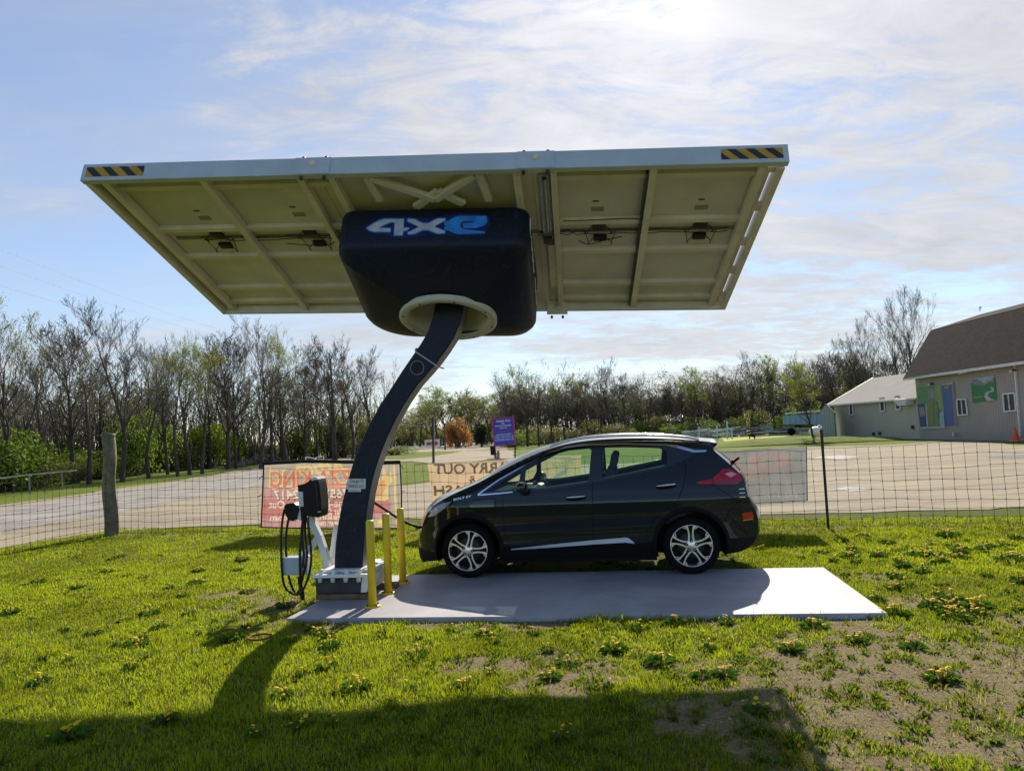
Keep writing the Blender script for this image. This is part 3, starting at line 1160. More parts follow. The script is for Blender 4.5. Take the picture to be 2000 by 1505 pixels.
for a, b in ((U[0] + .4, U[2] + .25), (U[4] + .15, U[5] + .2), (U[5] + .2, U[7] - .1)):
    for k in range(2):
        pth, n = [], 14
        for i in range(n + 1):
            pth.append(C3(a + (b - a) * i / n, 1.175 + .03 * (k * 2 - 1) + r_.uniform(-.018, .018), .078 + r_.uniform(-.022, .004)))
        MB().tube(chaikin(pth, 1), 0.0055, 4).build('panel_cable', M_CABLE, ev)
for pts in ([(560, 483), (590, 486), (640, 488), (660, 476)], [(1100, 440), (1160, 438), (1230, 434), (1262, 437)], [(1060, 468), (1074, 482), (1092, 472)], [(1130, 478), (1150, 487), (1175, 478), (1215, 470)]):
    MB().tube(chaikin([C3(*cuv(*p), 0.05) for p in pts], 2), .006, 4).build('panel_cable', M_CABLE, ev)
for px, py in [(397, 441), (582, 434), (1167, 424), (1371, 421)]:
    u, v = cuv(px, py)
    MB().box(C3(u, v, 0.094), (0.13, 0.075, 0.003), 0, CAX).box(C3(u - .02, v - .14, 0.094), (0.06, 0.022, 0.003), 1, CAX).build('panel_label', [M_GREYLAB, M_INK], ev)
# aluminium tracker rail and end plate to the right of the box
mb = MB()
u = (U[4] + U[5]) / 2 + 0.07
mb.box(C3(u, 0.75, 0.075), (0.10, 1.2, 0.03), 0, CAX, 0.004)
mb.box(C3(u + .0, 1.28, 0.045), (0.09, 0.10, 0.06), 1, CAX, 0.01)
mb.box(C3(u + .03, 2.0, 0.075), (0.08, 1.15, 0.03), 0, CAX, 0.004)
mb.lathe([(.02, -.02), (.02, .9)], C3(u + .01, 0.2, 0.05), CV, 10, 0)
pu = cuv(1088, 592)
mb.box(C3(pu[0], CLV - 0.10, -0.01), (0.26, 0.012, 0.19), 2, CAX)
mb.lathe([(.035, .0), (.05, .0), (.05, .012), (.035, .012)], C3(pu[0] + .03, CLV - 0.108, -0.01), -CV, 16, 2)
for du in (-.07, .07):
    mb.lathe([(0, .03), (.016, .03), (.016, 0)], C3(pu[0] + du, CLV - .05, -.105), -CN, 8, 1)
mb.build('tracking_rail', [M_ALU, M_STEEL, M_CREAM], ev)

# ---- drive box under the panel
BU0, BU1 = cuv(669, 425)[0], cuv(1033, 425)[0] + 0.02
BV0 = cuv(850, 408)[1]
BV1 = BV0 + 1.70


def bw(v):
    f = min(1.0, max(0.0, (v - BV0) / 0.6))
    return -(0.46 + 0.22 * f * f * (3 - 2 * f))


def rrect(ins, rads):
    """rounded rectangle in (u, v), corners: front left, front right, back right, back left"""
    P = []
    cs = [(BU0 + ins, BV0 + ins, math.pi), (BU1 - ins, BV0 + ins, 1.5 * math.pi), (BU1 - ins, BV1 - ins, 0), (BU0 + ins, BV1 - ins, .5 * math.pi)]
    sx = [(1, 1), (-1, 1), (-1, -1), (1, -1)]
    for (x, y, a0), (dx, dy), r in zip(cs, sx, rads):
        r = max(0.02, r - ins * .6)
        cx, cy = x + dx * r, y + dy * r
        for k in range(14):
            a = a0 + math.pi / 2 * k / 13
            P.append((cx + math.cos(a) * r, cy + math.sin(a) * r))
    return P


RC = [0.15, 0.15, 0.30, 0.52]
loops = []
for ins, f in [(0.05, lambda v: 0.03), (0.012, lambda v: 0.0), (0.0, lambda v: -0.05), (0.0, lambda v: bw(v) * .45), (0.0, lambda v: bw(v) * 0.75), (0.004, lambda v: bw(v) * 0.86), (0.025, lambda v: bw(v) * 0.93), (0.07, lambda v: bw(v) - 0.0), (0.15, lambda v: bw(v) - 0.035), (0.26, lambda v: bw(v) - 0.045)]:
    loops.append([C3(u, v, f(v)) for u, v in rrect(ins, RC)])
(RCU, RCV), RR = cuv(876, 618, -0.70), 0.505
base = rrect(0.26, RC)
ringp = []
for u, v in base:
    a = math.atan2(v - RCV, u - RCU)
    ringp.append((RCU + math.cos(a) * RR, RCV + math.sin(a) * RR))
loops.append([C3(u, v, bw(v) - 0.045) for u, v in ringp])
mb = MB()
mb.grid([L + [L[0]] for L in loops], 0, True)
mb.flat(loops[0], 0)
bx = mb.build('drive_box', M_NAVY, ev)
# ring collar and its cavity
RCEN = C3(RCU, RCV, bw(RCV) - 0.045)
sl = (C3(RCU, RCV + .1, bw(RCV + .1)) - C3(RCU, RCV, bw(RCV))).normalized()
RN = CU.cross(sl).normalized()
mb = MB()
mb.lathe([(RR - .055, .02), (RR - .055, -.022), (RR - .045, -.034), (RR + .015, -.034), (RR + .030, -.022), (RR + .030, .03)], RCEN, RN, 56, 0)
mb.lathe([(RR - .055, -.01), (RR - .07, .0), (RR - .07, .12), (RR - .085, .125), (RR - .09, .50), (0, .52)], RCEN, RN, 40, 1)
for k in range(8):
    a = k * math.pi / 4 + .3
    p = RCEN + (CU * math.cos(a) + sl * math.sin(a)) * (RR - .015) - RN * .035
    mb.lathe([(0, .006), (.012, .006), (.012, 0)], p, -RN, 8, 2)
mb.build('ring_collar', [mat('collar_paint', (0.56, 0.54, 0.46), 0.4, var=.05, dirt=.1), M_CREAM, M_STEEL], bx)
# printed emblem on the front of the box, with its printed blue surround
M_LOGOA = mat('emblem_silver', (0.50, 0.52, 0.66), 0.35, var=0.2, scale=9)
M_LOGOB = mat('emblem_blue', (0.03, 0.24, 0.80), 0.35, var=0.3, scale=6)
M_LOGOC = mat('emblem_edge', (0.010, 0.022, 0.13), 0.35, var=0.3, scale=5)
M_LOGOD = mat('emblem_line', (0.05, 0.22, 0.75), 0.35)
P0 = C3(0, BV0, 0)


def lg(zx, zy, lift=.0):
    p = onp(P0, CV, 710 + zx / 8.0, 412 + zy / 8.0)
    return p - CV * (.0015 + lift)


four = [(50, 268), (150, 205), (250, 155), (330, 132), (630, 128), (622, 266), (715, 266), (690, 295), (615, 318), (610, 380), (480, 380), (492, 182), (440, 173), (390, 185), (240, 262), (270, 272), (420, 275), (418, 325), (170, 325), (90, 300)]
ex1 = [(688, 142), (700, 128), (800, 135), (925, 198), (1010, 198), (1160, 125), (1278, 122), (1270, 150), (1100, 245), (1270, 320), (1268, 345), (1160, 352), (1010, 295), (930, 295), (800, 355), (700, 360), (692, 345), (870, 250), (692, 162)]
ee = [(1275, 172), (1330, 170), (1400, 125), (1480, 95), (1918, 90), (1918, 175), (1880, 215), (1760, 255), (1565, 258), (1565, 205), (1690, 200), (1750, 172), (1752, 150), (1560, 150), (1510, 185), (1505, 260), (1560, 300), (1880, 335), (1890, 345), (1480, 350), (1400, 325), (1330, 290), (1275, 285), (1275, 262), (1325, 250), (1330, 225), (1275, 215)]


def grow(P, k):
    cx, cy = sum(p[0] for p in P) / len(P), sum(p[1] for p in P) / len(P)
    R = []
    n = len(P)
    ar = sum(P[i][0] * P[(i + 1) % n][1] - P[(i + 1) % n][0] * P[i][1] for i in range(n))
    s = 1 if ar > 0 else -1
    for i in range(n):
        a, b, c = Vector((*P[i - 1], 0)), Vector((*P[i], 0)), Vector((*P[(i + 1) % n], 0))
        d1_, d2_ = (b - a).normalized(), (c - b).normalized()
        nn = Vector((d1_.y + d2_.y, -(d1_.x + d2_.x), 0)) * s
        nn = nn.normalized() if nn.length > 1e-5 else Vector((d1_.y, -d1_.x, 0)) * s
        R.append((b.x + nn.x * k, b.y + nn.y * k))
    return R


mb = MB()
halo = [(-20, 265), (120, 165), (300, 95), (640, 85), (950, 120), (1250, 80), (1450, 50), (1880, 48), (1960, 80), (1975, 200), (1930, 300), (1900, 385), (1450, 395), (980, 370), (650, 430), (440, 415), (400, 370), (120, 370)]
mb.flat([lg(*p) for p in chaikin([Vector((*p, 0)) for p in halo], 2, True) and [(v.x, v.y) for v in chaikin([Vector((*p, 0)) for p in halo], 2, True)]], 2)
for P, mi in ((four, 0), (ex1, 0), (ee, 1)):
    mb.flat([lg(*p, .001) for p in grow(P, 16)], 3)
    mb.flat([lg(*p, .002) for p in P], mi)
mb.build('emblem', [M_LOGOA, M_LOGOB, M_LOGOC, M_LOGOD], bx, normals=False)
# white script on the right flank
mb = MB()
Yf = -CN
for (v0, v1, wz) in ((.25, .78, -.20), (.95, 1.25, -.30)):
    pth = []
    n = 26
    for i in range(n):
        tt = i / (n - 1)
        pth.append(C3(BU1 + .004, BV0 + v0 + (v1 - v0) * tt, wz - .12 * tt + .045 * math.sin(tt * 19 * (v1 - v0) * 2)))
    mb.tube(pth, .007, 4)
mb.tube([C3(BU1 + .004, BV0 + .05, -.10), C3(BU1 + .004, BV0 + .15, -.25), C3(BU1 + .004, BV0 + .18, -.18)], .008, 4)
mb.build('flank_script', M_LABEL, bx)

# ---- curved column
L_ = [(652, 1122), (653, 1090), (655, 1060), (660, 1022), (668, 980), (678, 940), (690, 900), (704, 864), (720, 830), (741, 792), (765, 755), (785, 724), (805, 695), (822, 670), (835, 648), (845, 620), (850, 590), (852, 560)]
R__ = [(707, 1120), (709, 1080), (712, 1040), (716, 1000), (722, 960), (731, 922), (742, 888), (756, 853), (772, 820), (792, 785), (816, 750), (836, 728), (853, 708), (870, 685), (886, 660), (898, 632), (906, 600), (909, 560)]
mb = MB()
DPC = 0.23
lf, rf = [cp(*p) for p in L_], [cp(*p) for p in R__]
P = []
for a, b in zip(lf, rf):
    d = (b - a).normalized()
    B_ = 0.012
    P.append([a + EY * B_, a + d * B_, b - d * B_, b + EY * B_, b + EY * (DPC - B_), b - d * B_ + EY * DPC, a + d * B_ + EY * DPC, a + EY * (DPC - B_), a + EY * B_])
vs = [p for r in P for p in r]
n = 9
for i in range(len(P) - 1):
    for j in range(8):
        qd = (i * n + j, i * n + j + 1, (i + 1) * n + j + 1, (i + 1) * n + j)
        mb.add([vs[k] for k in qd], [(0, 1, 2, 3)], 1 if j in (3,) else 0, False)
mb.flat(P[0][:-1], 0)
mb.flat(P[-1][:-1], 0)
M_FLANK = mat('column_flank', (0.13, 0.125, 0.135), 0.45, var=0.1, scale=3, dirt=0.15)  # right side painted lighter grey, as if lit by the sun
cl = mb.build('column', [M_NAVY, M_FLANK], ev)
mb = MB()
ja, jb = cp(811, 686), cp(856, 716)
d = (jb - ja).normalized()
nn = EY.cross(d).normalized()
for s, pts in ((0, [ja - EY * .006, jb - EY * .006]), (1, [jb - EY * .006, jb + EY * (DPC + .004)])):
    mb.bar(pts[0], pts[1], .014, .012, nn if s == 0 else d)
lug = cp(814, 684)
mb.lathe([(0, -.03), (.022, -.03), (.022, .03), (.0, .03)], lug + EY * .08 - d * .02, EY, 12)
mb.bar(lug + EY * .08 - d * .02, lug + EY * .08 + d * .06, .03, .02)
mb.build('joint_strap', mat('strap_steel', (0.30, 0.30, 0.31), 0.4, metal=.7), cl)
cc = cp(815, 718)
mb = MB()
mb.lathe([(0, -.004), (.072, -.004)], cc, EY, 32, 0)
mb.lathe([(.072, -.007), (.079, -.007), (.079, -.001)], cc, EY, 32, 1)
mb.build('round_port', [M_BLACK, M_GREYLAB], cl)
mb = MB()
lb = [cp(*p) - EY * .003 for p in [(679.5, 934.5), (714.5, 934.5), (714, 954), (705.5, 954), (705, 960), (680, 960), (680, 954.5), (676, 954.5), (676, 944), (679.5, 944)]]
mb.flat(lb, 0)
X_ = (cp(714, 940) - cp(680, 940)).normalized()
mb.text('Charger ID', cp(697, 939.2) - EY * .004, X_, EZ, .052, 1, wfit=.16, lift=.001)
mb.text('700052-GD', cp(695.5, 949) - EY * .004, X_, EZ, .05, 1, wfit=.185, lift=.001)
mb.text('---------------', cp(692.5, 956.2) - EY * .004, X_, EZ, .03, 1, wfit=.12, lift=.001)
mb.text('----------', cp(692.5, 958) - EY * .004, X_, EZ, .03, 1, wfit=.10, lift=.001)
mb.build('charger_label', [M_LABEL, M_INK], cl, normals=False)

# ---- foot: steel block, bolted white flange plates, boards
FX = cp(663, 1150)
fo = CB + EX * 0.0
a0, a1 = -0.17, 0.47
mid = cp(680, 1120)
mid = CB + EX * ((cp(652, 1122) + cp(707, 1120)) / 2 - CB).dot(EX)
FAX = (EX, EY, EZ)
mb = MB()
mb.box(mid + EX * (-.06) + EZ * .15 + EY * .05, (.52, .66, .17), 1, FAX, .01)
mb.box(mid + EX * (-.02) + EZ * .262 + EY * .05, (.62, .80, .035), 0, FAX, .008)
mb.box(mid + EX * (.03) + EZ * .300 + EY * .08, (.56, .66, .03), 0, FAX, .006)
g = mid + EX * .22 + EY * (-.30)
mb.prism([g + EZ * .245, g + EX * .10 + EZ * .245, g + EX * .04 + EZ * .08, g + EX * (-.02) + EZ * .08], EY * .62, 0)
foot = mb.build('foot_plate', [M_WHITE, M_STEEL], ev)
for k in range(4):
    x = mid + EX * (-.24 + k * .145) + EY * (-.30)
    mb = MB()
    mb.lathe([(0, .05), (.020, .05), (.026, .035), (.027, 0)], x + EZ * .279, EZ, 10)
    mb.lathe([(.025, 0), (.022, .045), (0, .045)], x + EZ * .244 - EY * .035, -EZ, 10)
    mb.build('foot_bolt', M_BOLT, foot)
for k in range(3):
    x = mid + EX * .24 + EY * (-.12 + k * .22)
    MB().lathe([(0, .05), (.020, .05), (.027, 0)], x + EZ * .279, EZ, 10).build('foot_bolt', M_BOLT, foot)

# ---- charging unit seen edge on, with its arm, control box and cables
def c6(x, y, back=0.0):
    return cp(530 + x / 5.376, 920 + y / 5.376, back)


CHB = 0.06
body = [(277, 145), (345, 132), (385, 108), (420, 74), (450, 66), (482, 72), (497, 110), (512, 190), (522, 300), (524, 400), (516, 468), (488, 486), (430, 474), (300, 472), (290, 380), (336, 368), (334, 300), (330, 215), (280, 210)]
mb = MB()
mb.prism([c6(*p, CHB) for p in body], EY * .20, 0)
unit = mb.build('charging_unit', M_BLACK, ev)
mb = MB()
mb.prism([c6(*p, CHB - .012) for p in [(414, 82), (440, 62), (476, 62), (488, 84), (478, 90), (448, 90), (425, 100)]], EY * .224, 0)
mb.prism([c6(*p, CHB - .004) for p in [(280, 210), (330, 216), (334, 300), (338, 366), (290, 372)]], EY * .208, 0)
mb.prism([c6(*p, CHB - .004) for p in [(270, 370), (300, 372), (312, 520), (275, 500)]], EY * .12, 0)
mb.box(c6(503, 424, CHB - .003), (.035, .01, .010), 1, FAX)
mb.build('unit_trim', [mat('unit_white', (0.62, 0.64, 0.65), .35, var=.05), M_LABEL], unit)
mb = MB()
mb.prism([c6(*p, CHB - .01) for p in [(448, 105), (466, 98), (480, 160), (492, 260), (495, 380), (482, 420), (474, 300), (462, 180)]], EY * .012, 0)
mb.build('unit_ridge', mat('ridge_black', (.012, .012, .013), .2), unit)
mb = MB()
mb.prism([c6(*p, CHB - .02) for p in [(135, 365), (160, 340), (235, 332), (280, 372), (290, 400), (270, 470), (258, 505), (225, 520), (190, 515), (160, 480), (138, 430)]], EY * .15, 0)
mb.build('plug_holster', M_BLACK, unit)
mb = MB()
for pts, r, bk in [([(138, 400), (112, 520), (100, 700), (104, 900), (112, 1100), (140, 1220), (210, 1285), (280, 1295), (320, 1270), (360, 1190), (400, 1080), (422, 930), (412, 760), (392, 620), (380, 480)], .0135, 0.0),
                   ([(180, 500), (156, 640), (150, 800), (164, 960), (176, 1090), (215, 1220), (262, 1292), (300, 1240)], .0135, .05),
                   ([(335, 470), (318, 620), (310, 740), (296, 860), (302, 1000), (306, 1180), (320, 1290)], .0145, -.01),
                   ([(362, 470), (350, 640), (375, 800), (372, 960), (330, 1100), (300, 1230), (312, 1300)], .0135, .07),
                   ([(345, 470), (330, 560), (322, 720), (345, 860), (330, 1010)], .013, .03)]:
    mb.tube(chaikin([c6(x, y, CHB + bk + .04 * math.sin(i * 1.3)) for i, (x, y) in enumerate(pts)], 2), r, 7)
mb.tube([c6(x, y, CHB) for x, y in [(310, 1180), (318, 1270), (330, 1340), (342, 1400)]], [.018, .03, .024, .010], 8)
mb.tube([c6(x, y, CHB + .08) for x, y in [(285, 1105), (288, 1180), (298, 1240)]], .011, 6)
mb.build('charging_cable', M_CABLE, unit)
mb = MB()
arm = [(402, 470), (460, 590), (508, 690), (545, 800), (578, 930), (598, 1060), (602, 1110)]
for a, b in zip(arm[:-1], arm[1:]):
    mb.bar(c6(*a, .17), c6(*b, .17), .07, .07, EY, 0)
mb.bar(c6(500, 680, .17), c6(395, 830, .17), .06, .06, EY, 0)
mb.bar(c6(400, 820, .17), c6(330, 890, .17), .06, .06, EY, 0)
mb.bar(c6(688, 560, .36), c6(614, 1110, .26), .055, .06, EY, 0)
mb.box(c6(585, 1112, .18), (.17, .16, .03), 0, FAX)
mb.build('support_arm', M_WHITE, ev)
mb = MB()
mb.box((c6(235, 985, .06) + c6(235, 985, .20)) / 2, (.215, .16, .195), 0, FAX, .012)
mb.box((c6(330, 985, .06) + c6(330, 985, .24)) / 2 + EY * .02, (.15, .12, .20), 1, FAX, .008)
mb.build('control_box', [mat('grey_box', (.42, .46, .54), .45, var=.06), M_WHITE], ev)
mb = MB()
mb.tube(chaikin([cp(720, 980, .33), cp(728, 1040, .36), cp(722, 1080, .36), cp(708, 1112, .36)], 2), .012, 6)
mb.build('feed_cable', M_CABLE, ev)

# boards under the foot, and the slab
mb = MB()
mb.box(mid + EX * (-.02) + EZ * .032 - EY * .22, (.60, .13, .058), 0, FAX, .006)
tag(mb.build('wooden_board', M_WOOD), 'weathered brown board under the foot of the charging column', 'board')
mb = MB()
mb.box(mid + EX * (.06) + EZ * .032 + EY * .30, (.70, .13, .058), 0, FAX, .006)
tag(mb.build('wooden_board', M_WOOD), 'second brown board, behind the first under the column foot', 'board')


def slab_material():
    m = bpy.data.materials.new('slab_coating')
    m.use_nodes = True
    t = NT(m.node_tree)
    o = t.n('ShaderNodeTexCoord').outputs['Object']
    a = t.noise(o, 0.9, 6, 0.6, 0.4)
    b = t.noise(o, 6, 6, 0.7)
    s = t.noise(t.n('ShaderNodeMapping', {'Vector': o, 'Scale': (0.5, 6, 1), 'Rotation': (0, 0, -.16)}).outputs[0], 2.2, 5, 0.6)
    c = t.mix(t.smooth(a, 0.35, 0.65), (0.33, 0.32, 0.345, 1), (0.45, 0.44, 0.465, 1))
    c = t.mix(t.math('MULTIPLY', t.smooth(b, 0.52, 0.72), 0.55), c, (0.30, 0.28, 0.27, 1))
    c = t.mix(t.math('MULTIPLY', t.smooth(s, 0.55, 0.68), 0.40), c, (0.36, 0.34, 0.33, 1))
    vo = t.n('ShaderNodeTexVoronoi', {'Vector': o, 'Scale': 3.2}).outputs[0]
    c = t.mix(t.math('MULTIPLY', t.smooth(vo, 0.05, 0.02), 0.7), c, (0.12, 0.10, 0.08, 1))
    p = t.n('ShaderNodeBsdfPrincipled', {'Base Color': c, 'Specular IOR Level': 0.16})
    t.set(p.inputs['Roughness'], t.math('ADD', 0.42, t.math('MULTIPLY', a, 0.30)))
    bn = t.n('ShaderNodeBump', {'Strength': 0.12, 'Distance': 0.01, 'Height': t.math('ADD', b, t.math('MULTIPLY', s, .5))})
    t.set(p.inputs['Normal'], bn.outputs[0])
    t.n('ShaderNodeOutputMaterial', {'Surface': p.outputs[0]})
    return m


mb = MB()
P = [Vector((p.x, p.y, 0)) for p in PAD4]
mb.prism([p - EZ * .06 for p in P], EZ * .11, 0)
slab = mb.build('parking_slab', slab_material())
tag(slab, 'pale grey coated steel slab beside the parked car', 'slab')

# three yellow bollards
M_BOLL = mat('bollard_yellow', (0.70, 0.50, 0.02), 0.42, var=0.08, scale=6, dirt=0.25)
for (bx_, by_), lb in [((728, 1184), 'yellow steel bollard nearest the slab edge, front one of three'), ((759, 1158), 'yellow steel bollard between the other two'), ((787, 1138), 'yellow steel bollard farthest back, closest to the car nose')]:
    p = gnd(bx_, by_, .05)
    t = thing('bollard', lb, 'bollard', p, YAW, 'yellow bollards')
    MB().lathe([(0, .0), (.042, .0), (.042, .862), (.036, .872), (0, .876)], p, EZ, 24).build('post', M_BOLL, t)
    mb = MB()
    mb.lathe([(.085, .0), (.085, .014), (.042, .016)], p, EZ, 20)
    for k in range(4):
        mb.lathe([(.012, .014), (.012, .03), (0, .03)], p + Vector((math.cos(k * 1.57 + .8) * .066, math.sin(k * 1.57 + .8) * .066, 0)), EZ, 6, 1)
    mb.build('base_flange', [M_BOLL, M_STEEL], t)


# ------------------------------------------------------------------ parked hatchback
def paint_material():
    m = bpy.data.materials.new('car_paint')
    m.use_nodes = True
    t = NT(m.node_tree)
    o = t.n('ShaderNodeTexCoord').outputs['Object']
    fl = t.n('ShaderNodeTexVoronoi', {'Vector': o, 'Scale': 900.0}).outputs[1]
    du = t.smooth(t.noise(o, 1.7, 6, 0.65), 0.45, 0.8)
    c = t.mix(0.012, (0.0045, 0.006, 0.010, 1), fl)
    c = t.mix(t.math('MULTIPLY', du, 0.02), c, (0.25, 0.22, 0.18, 1))
    p = t.n('ShaderNodeBsdfPrincipled', {'Base Color': c, 'Metallic': 0.0, 'Coat Weight': 1.0, 'Coat Roughness': 0.02, 'Coat IOR': 1.45, 'Specular IOR Level': 0.06})
    t.set(p.inputs['Roughness'], t.math('ADD', 0.30, t.math('MULTIPLY', du, 0.08)))
    t.n('ShaderNodeOutputMaterial', {'Surface': p.outputs[0]})
    return m


M_PAINT = paint_material()
M_GLASS = glass_mat('car_glass', (0.72, 0.88, 0.77))
M_GLASSD = glass_mat('rear_glass', (0.18, 0.22, 0.22))
M_PIANO = mat('gloss_black', (0.008, 0.008, 0.009), 0.08, var=0.1, coat=1.0)
M_TRIM = mat('car_plastic', (0.006, 0.006, 0.0065), 0.6, var=0.2, scale=40, spec=.12)
M_TYRE = mat('tyre_rubber', (0.007, 0.007, 0.0072), 0.85, var=0.25, scale=30, bump=0.3, spec=.12)
M_RIM = mat('machined_alloy', (0.72, 0.70, 0.66), 0.28, metal=0.85, var=0.05)
M_POCK = mat('wheel_pocket', (0.005, 0.005, 0.005), 0.5, spec=.12)
M_CHROME = mat('chrome', (0.78, 0.79, 0.80), 0.18, metal=1.0, var=0.02)
M_SATIN = mat('satin_strip', (0.80, 0.84, 0.90), 0.32, metal=0.25, var=0.03)
M_RED = mat('tail_lens', (0.80, 0.015, 0.045), 0.10, var=0.25, scale=12, coat=1.0, trans=0.45)
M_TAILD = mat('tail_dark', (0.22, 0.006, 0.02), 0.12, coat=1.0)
M_TAILHI = mat('tail_highlight', (0.78, 0.30, 0.40), 0.10, coat=1.0)
M_REDD = mat('reflector_lens', (0.42, 0.02, 0.02), 0.15, var=0.2, coat=1.0)
M_LAMP = mat('lamp_lens', (0.32, 0.36, 0.42), 0.08, var=0.35, scale=14, coat=1.0)
M_AMB = mat('amber_marker', (0.62, 0.13, 0.06), 0.15, var=0.2, coat=1.0)
M_SEAT = mat('seat_cloth', (0.045, 0.055, 0.065), 0.8, var=0.2)
M_DASH = mat('dashboard', (0.035, 0.038, 0.040), 0.5, var=0.2)
M_PALE = mat('cabin_trim', (0.48, 0.50, 0.46), 0.5, var=0.06)

CF, CR_ = gnd(914, 1130, .05), gnd(1355, 1121, .05)
CY = math.radians(-8.9)
cx_ = Vector((math.cos(CY), math.sin(CY), 0))
cy_ = Vector((-math.sin(CY), math.cos(CY), 0))
WB = 2.605
HW = 0.872
mid_ = (CF + CR_) / 2
car_o = mid_ + cy_ * (HW - 0.02)
car = thing('parked_car', 'dark grey five door electric hatchback parked under the canopy, facing the yellow bollards', 'car', (car_o.x, car_o.y, 0), CY)


def KW(u, y, z):
    """car coordinates -> world: u from the front axle towards the tail, y across (near side negative)"""
    return Vector((car_o.x, car_o.y, 0)) + cx_ * (u - WB / 2) + cy_ * y + EZ * z


def table(xs, ys, sg):
    g = np.linspace(xs[0] - .3, xs[-1] + .3, 900)
    v = np.interp(g, xs, ys)
    k = max(1, int(sg / (g[1] - g[0])))
    ker = np.exp(-0.5 * (np.arange(-3 * k, 3 * k + 1) / k) ** 2)
    ker /= ker.sum()
    vp = np.concatenate([np.full(3 * k, v[0]), v, np.full(3 * k, v[-1])])
    v = np.convolve(vp, ker, 'valid')
    return lambda x: float(np.interp(x, g, v))


Wp = table([-.74, -.68, -.60, -.50, -.36, -.15, .1, .5, 2.3, 2.6, 2.85, 3.05, 3.2, 3.32, 3.44], [.50, .59, .68, .75, .815, .855, .872, .875, .875, .872, .852, .815, .77, .71, .64], .05)
Zp = table([.18, .28, .40, .52, .66, .80, .93, 1.03, 1.13, 1.25, 1.38, 1.52, 1.66], [.90, .945, .968, .978, .992, 1.0, .992, .972, .940, .893, .838, .775, .705], .035)

# side outline with outward swell of the centre line, front bottom -> over the roof -> rear bottom
EA = [(-.62, .22, .13), (-.66, .27, .14), (-.645, .40, .14), (-.635, .55, .14), (-.59, .70, .13), (-.52, .82, .115), (-.42, .925, .09), (-.22, 1.025, .05), (.02, 1.12, .045), (.17, 1.18, .05), (.30, 1.245, .07), (.42, 1.303, .085),
      (.75, 1.452, .075), (1.05, 1.553, .055), (1.35, 1.606, .036), (1.65, 1.624, .03), (2.0, 1.622, .03), (2.35, 1.604, .03), (2.70, 1.568, .035), (2.90, 1.538, .04), (2.985, 1.520, .05)]
EB = [(2.985, 1.520, .05), (2.975, 1.495, .05), (2.915, 1.455, .05), (3.00, 1.375, .06), (3.10, 1.275, .07), (3.19, 1.185, .075), (3.245, 1.11, .08), (3.265, 1.00, .08), (3.275, .91, .08), (3.32, .80, .085), (3.365, .72, .095), (3.385, .62, .10),
      (3.375, .50, .10), (3.33, .38, .09), (3.20, .29, .08), (3.05, .265, .05)]
EAs = chaikin([Vector(p) for p in EA], 2)
EBs = chaikin([Vector(p) for p in EB], 1)
ES = EAs + EBs[1:]
AR = 0.388
WC = [(0.0, .375), (WB, .375)]


def arch(cu, r, zb=.255, n=28):
    a0 = math.asin((zb - .375) / r)
    return [(cu + r * math.cos(a), .375 + r * math.sin(a)) for a in np.linspace(a0, math.pi - a0, n)]


ztop_u = [p.x for p in EAs]
ztop_z = [p.y for p in EAs]
iu = np.argsort(ztop_u)
zt_u, zt_z = np.array(ztop_u)[iu], np.array(ztop_z)[iu]


def hw(u, z):
    h = Wp(u) * Zp(z)
    h += .007 * math.exp(-((z - .90) / .05) ** 2) - .011 * math.exp(-((z - .60 - .03 * (u - 1.3)) / .07) ** 2) * (1 if .4 < u < 2.4 else math.exp(-((u - (0.4 if u < .4 else 2.4)) / .12) ** 2))
    if -.5 < u < 2.95:
        d = float(np.interp(u, zt_u, zt_z)) - z
        if d < .09:
            h -= .05 * ((.09 - max(d, 0)) / .09) ** 2
    return h


def SP(u, z, s=-1, off=0.0):
    return KW(u, s * (hw(u, z) + off), z)


def SN(u, z, s=-1):
    e = .004
    a = SP(u + e, z, s) - SP(u - e, z, s)
    b = SP(u, z + e, s) - SP(u, z - e, s)
    n = a.cross(b) * (1 if s < 0 else -1)
    return n.normalized()


outline = [(p.x, p.y) for p in ES] + arch(WB, AR)[0:] + arch(0.0, AR)
# glazing and door outlines (u, z)
DLO = [(.165, 1.030), (.40, 1.045), (.57, 1.058), (1.0, 1.068), (1.52, 1.126), (1.86, 1.180), (2.365, 1.262), (2.56, 1.33), (2.72, 1.415), (2.80, 1.465), (2.62, 1.492), (2.4, 1.512), (1.88, 1.548), (1.42, 1.553), (1.03, 1.485), (.672, 1.322), (.40, 1.185)]
GQ = [(.225, 1.058), (.53, 1.078), (.60, 1.10), (.66, 1.20), (.665, 1.290), (.42, 1.165)]
GF = [(.735, 1.318), (.90, 1.395), (1.05, 1.462), (1.25, 1.508), (1.50, 1.520), (1.52, 1.500), (1.475, 1.150), (1.455, 1.138), (.98, 1.088), (.74, 1.078), (.715, 1.10)]
GR = [(1.66, 1.522), (1.90, 1.518), (2.30, 1.492), (2.385, 1.462), (2.40, 1.42), (2.385, 1.300), (2.36, 1.285), (1.86, 1.205), (1.66, 1.172), (1.635, 1.19), (1.632, 1.50)]
FDOOR = [(.455, 1.0), (.445, .80), (.455, .60), (.50, .42), (1.50, .42), (1.497, .60), (1.515, 1.0), (1.523, 1.127), (1.0, 1.069), (.57, 1.059), (.46, 1.05)]
RDOOR = [(1.523, 1.127), (1.515, 1.0), (1.497, .60), (1.50, .42), (2.10, .42), (2.13, .55), (2.20, .67), (2.31, .78), (2.46, .85), (2.555, 1.05), (2.59, 1.20), (2.60, 1.35), (2.55, 1.322), (2.365, 1.263), (1.86, 1.181)]
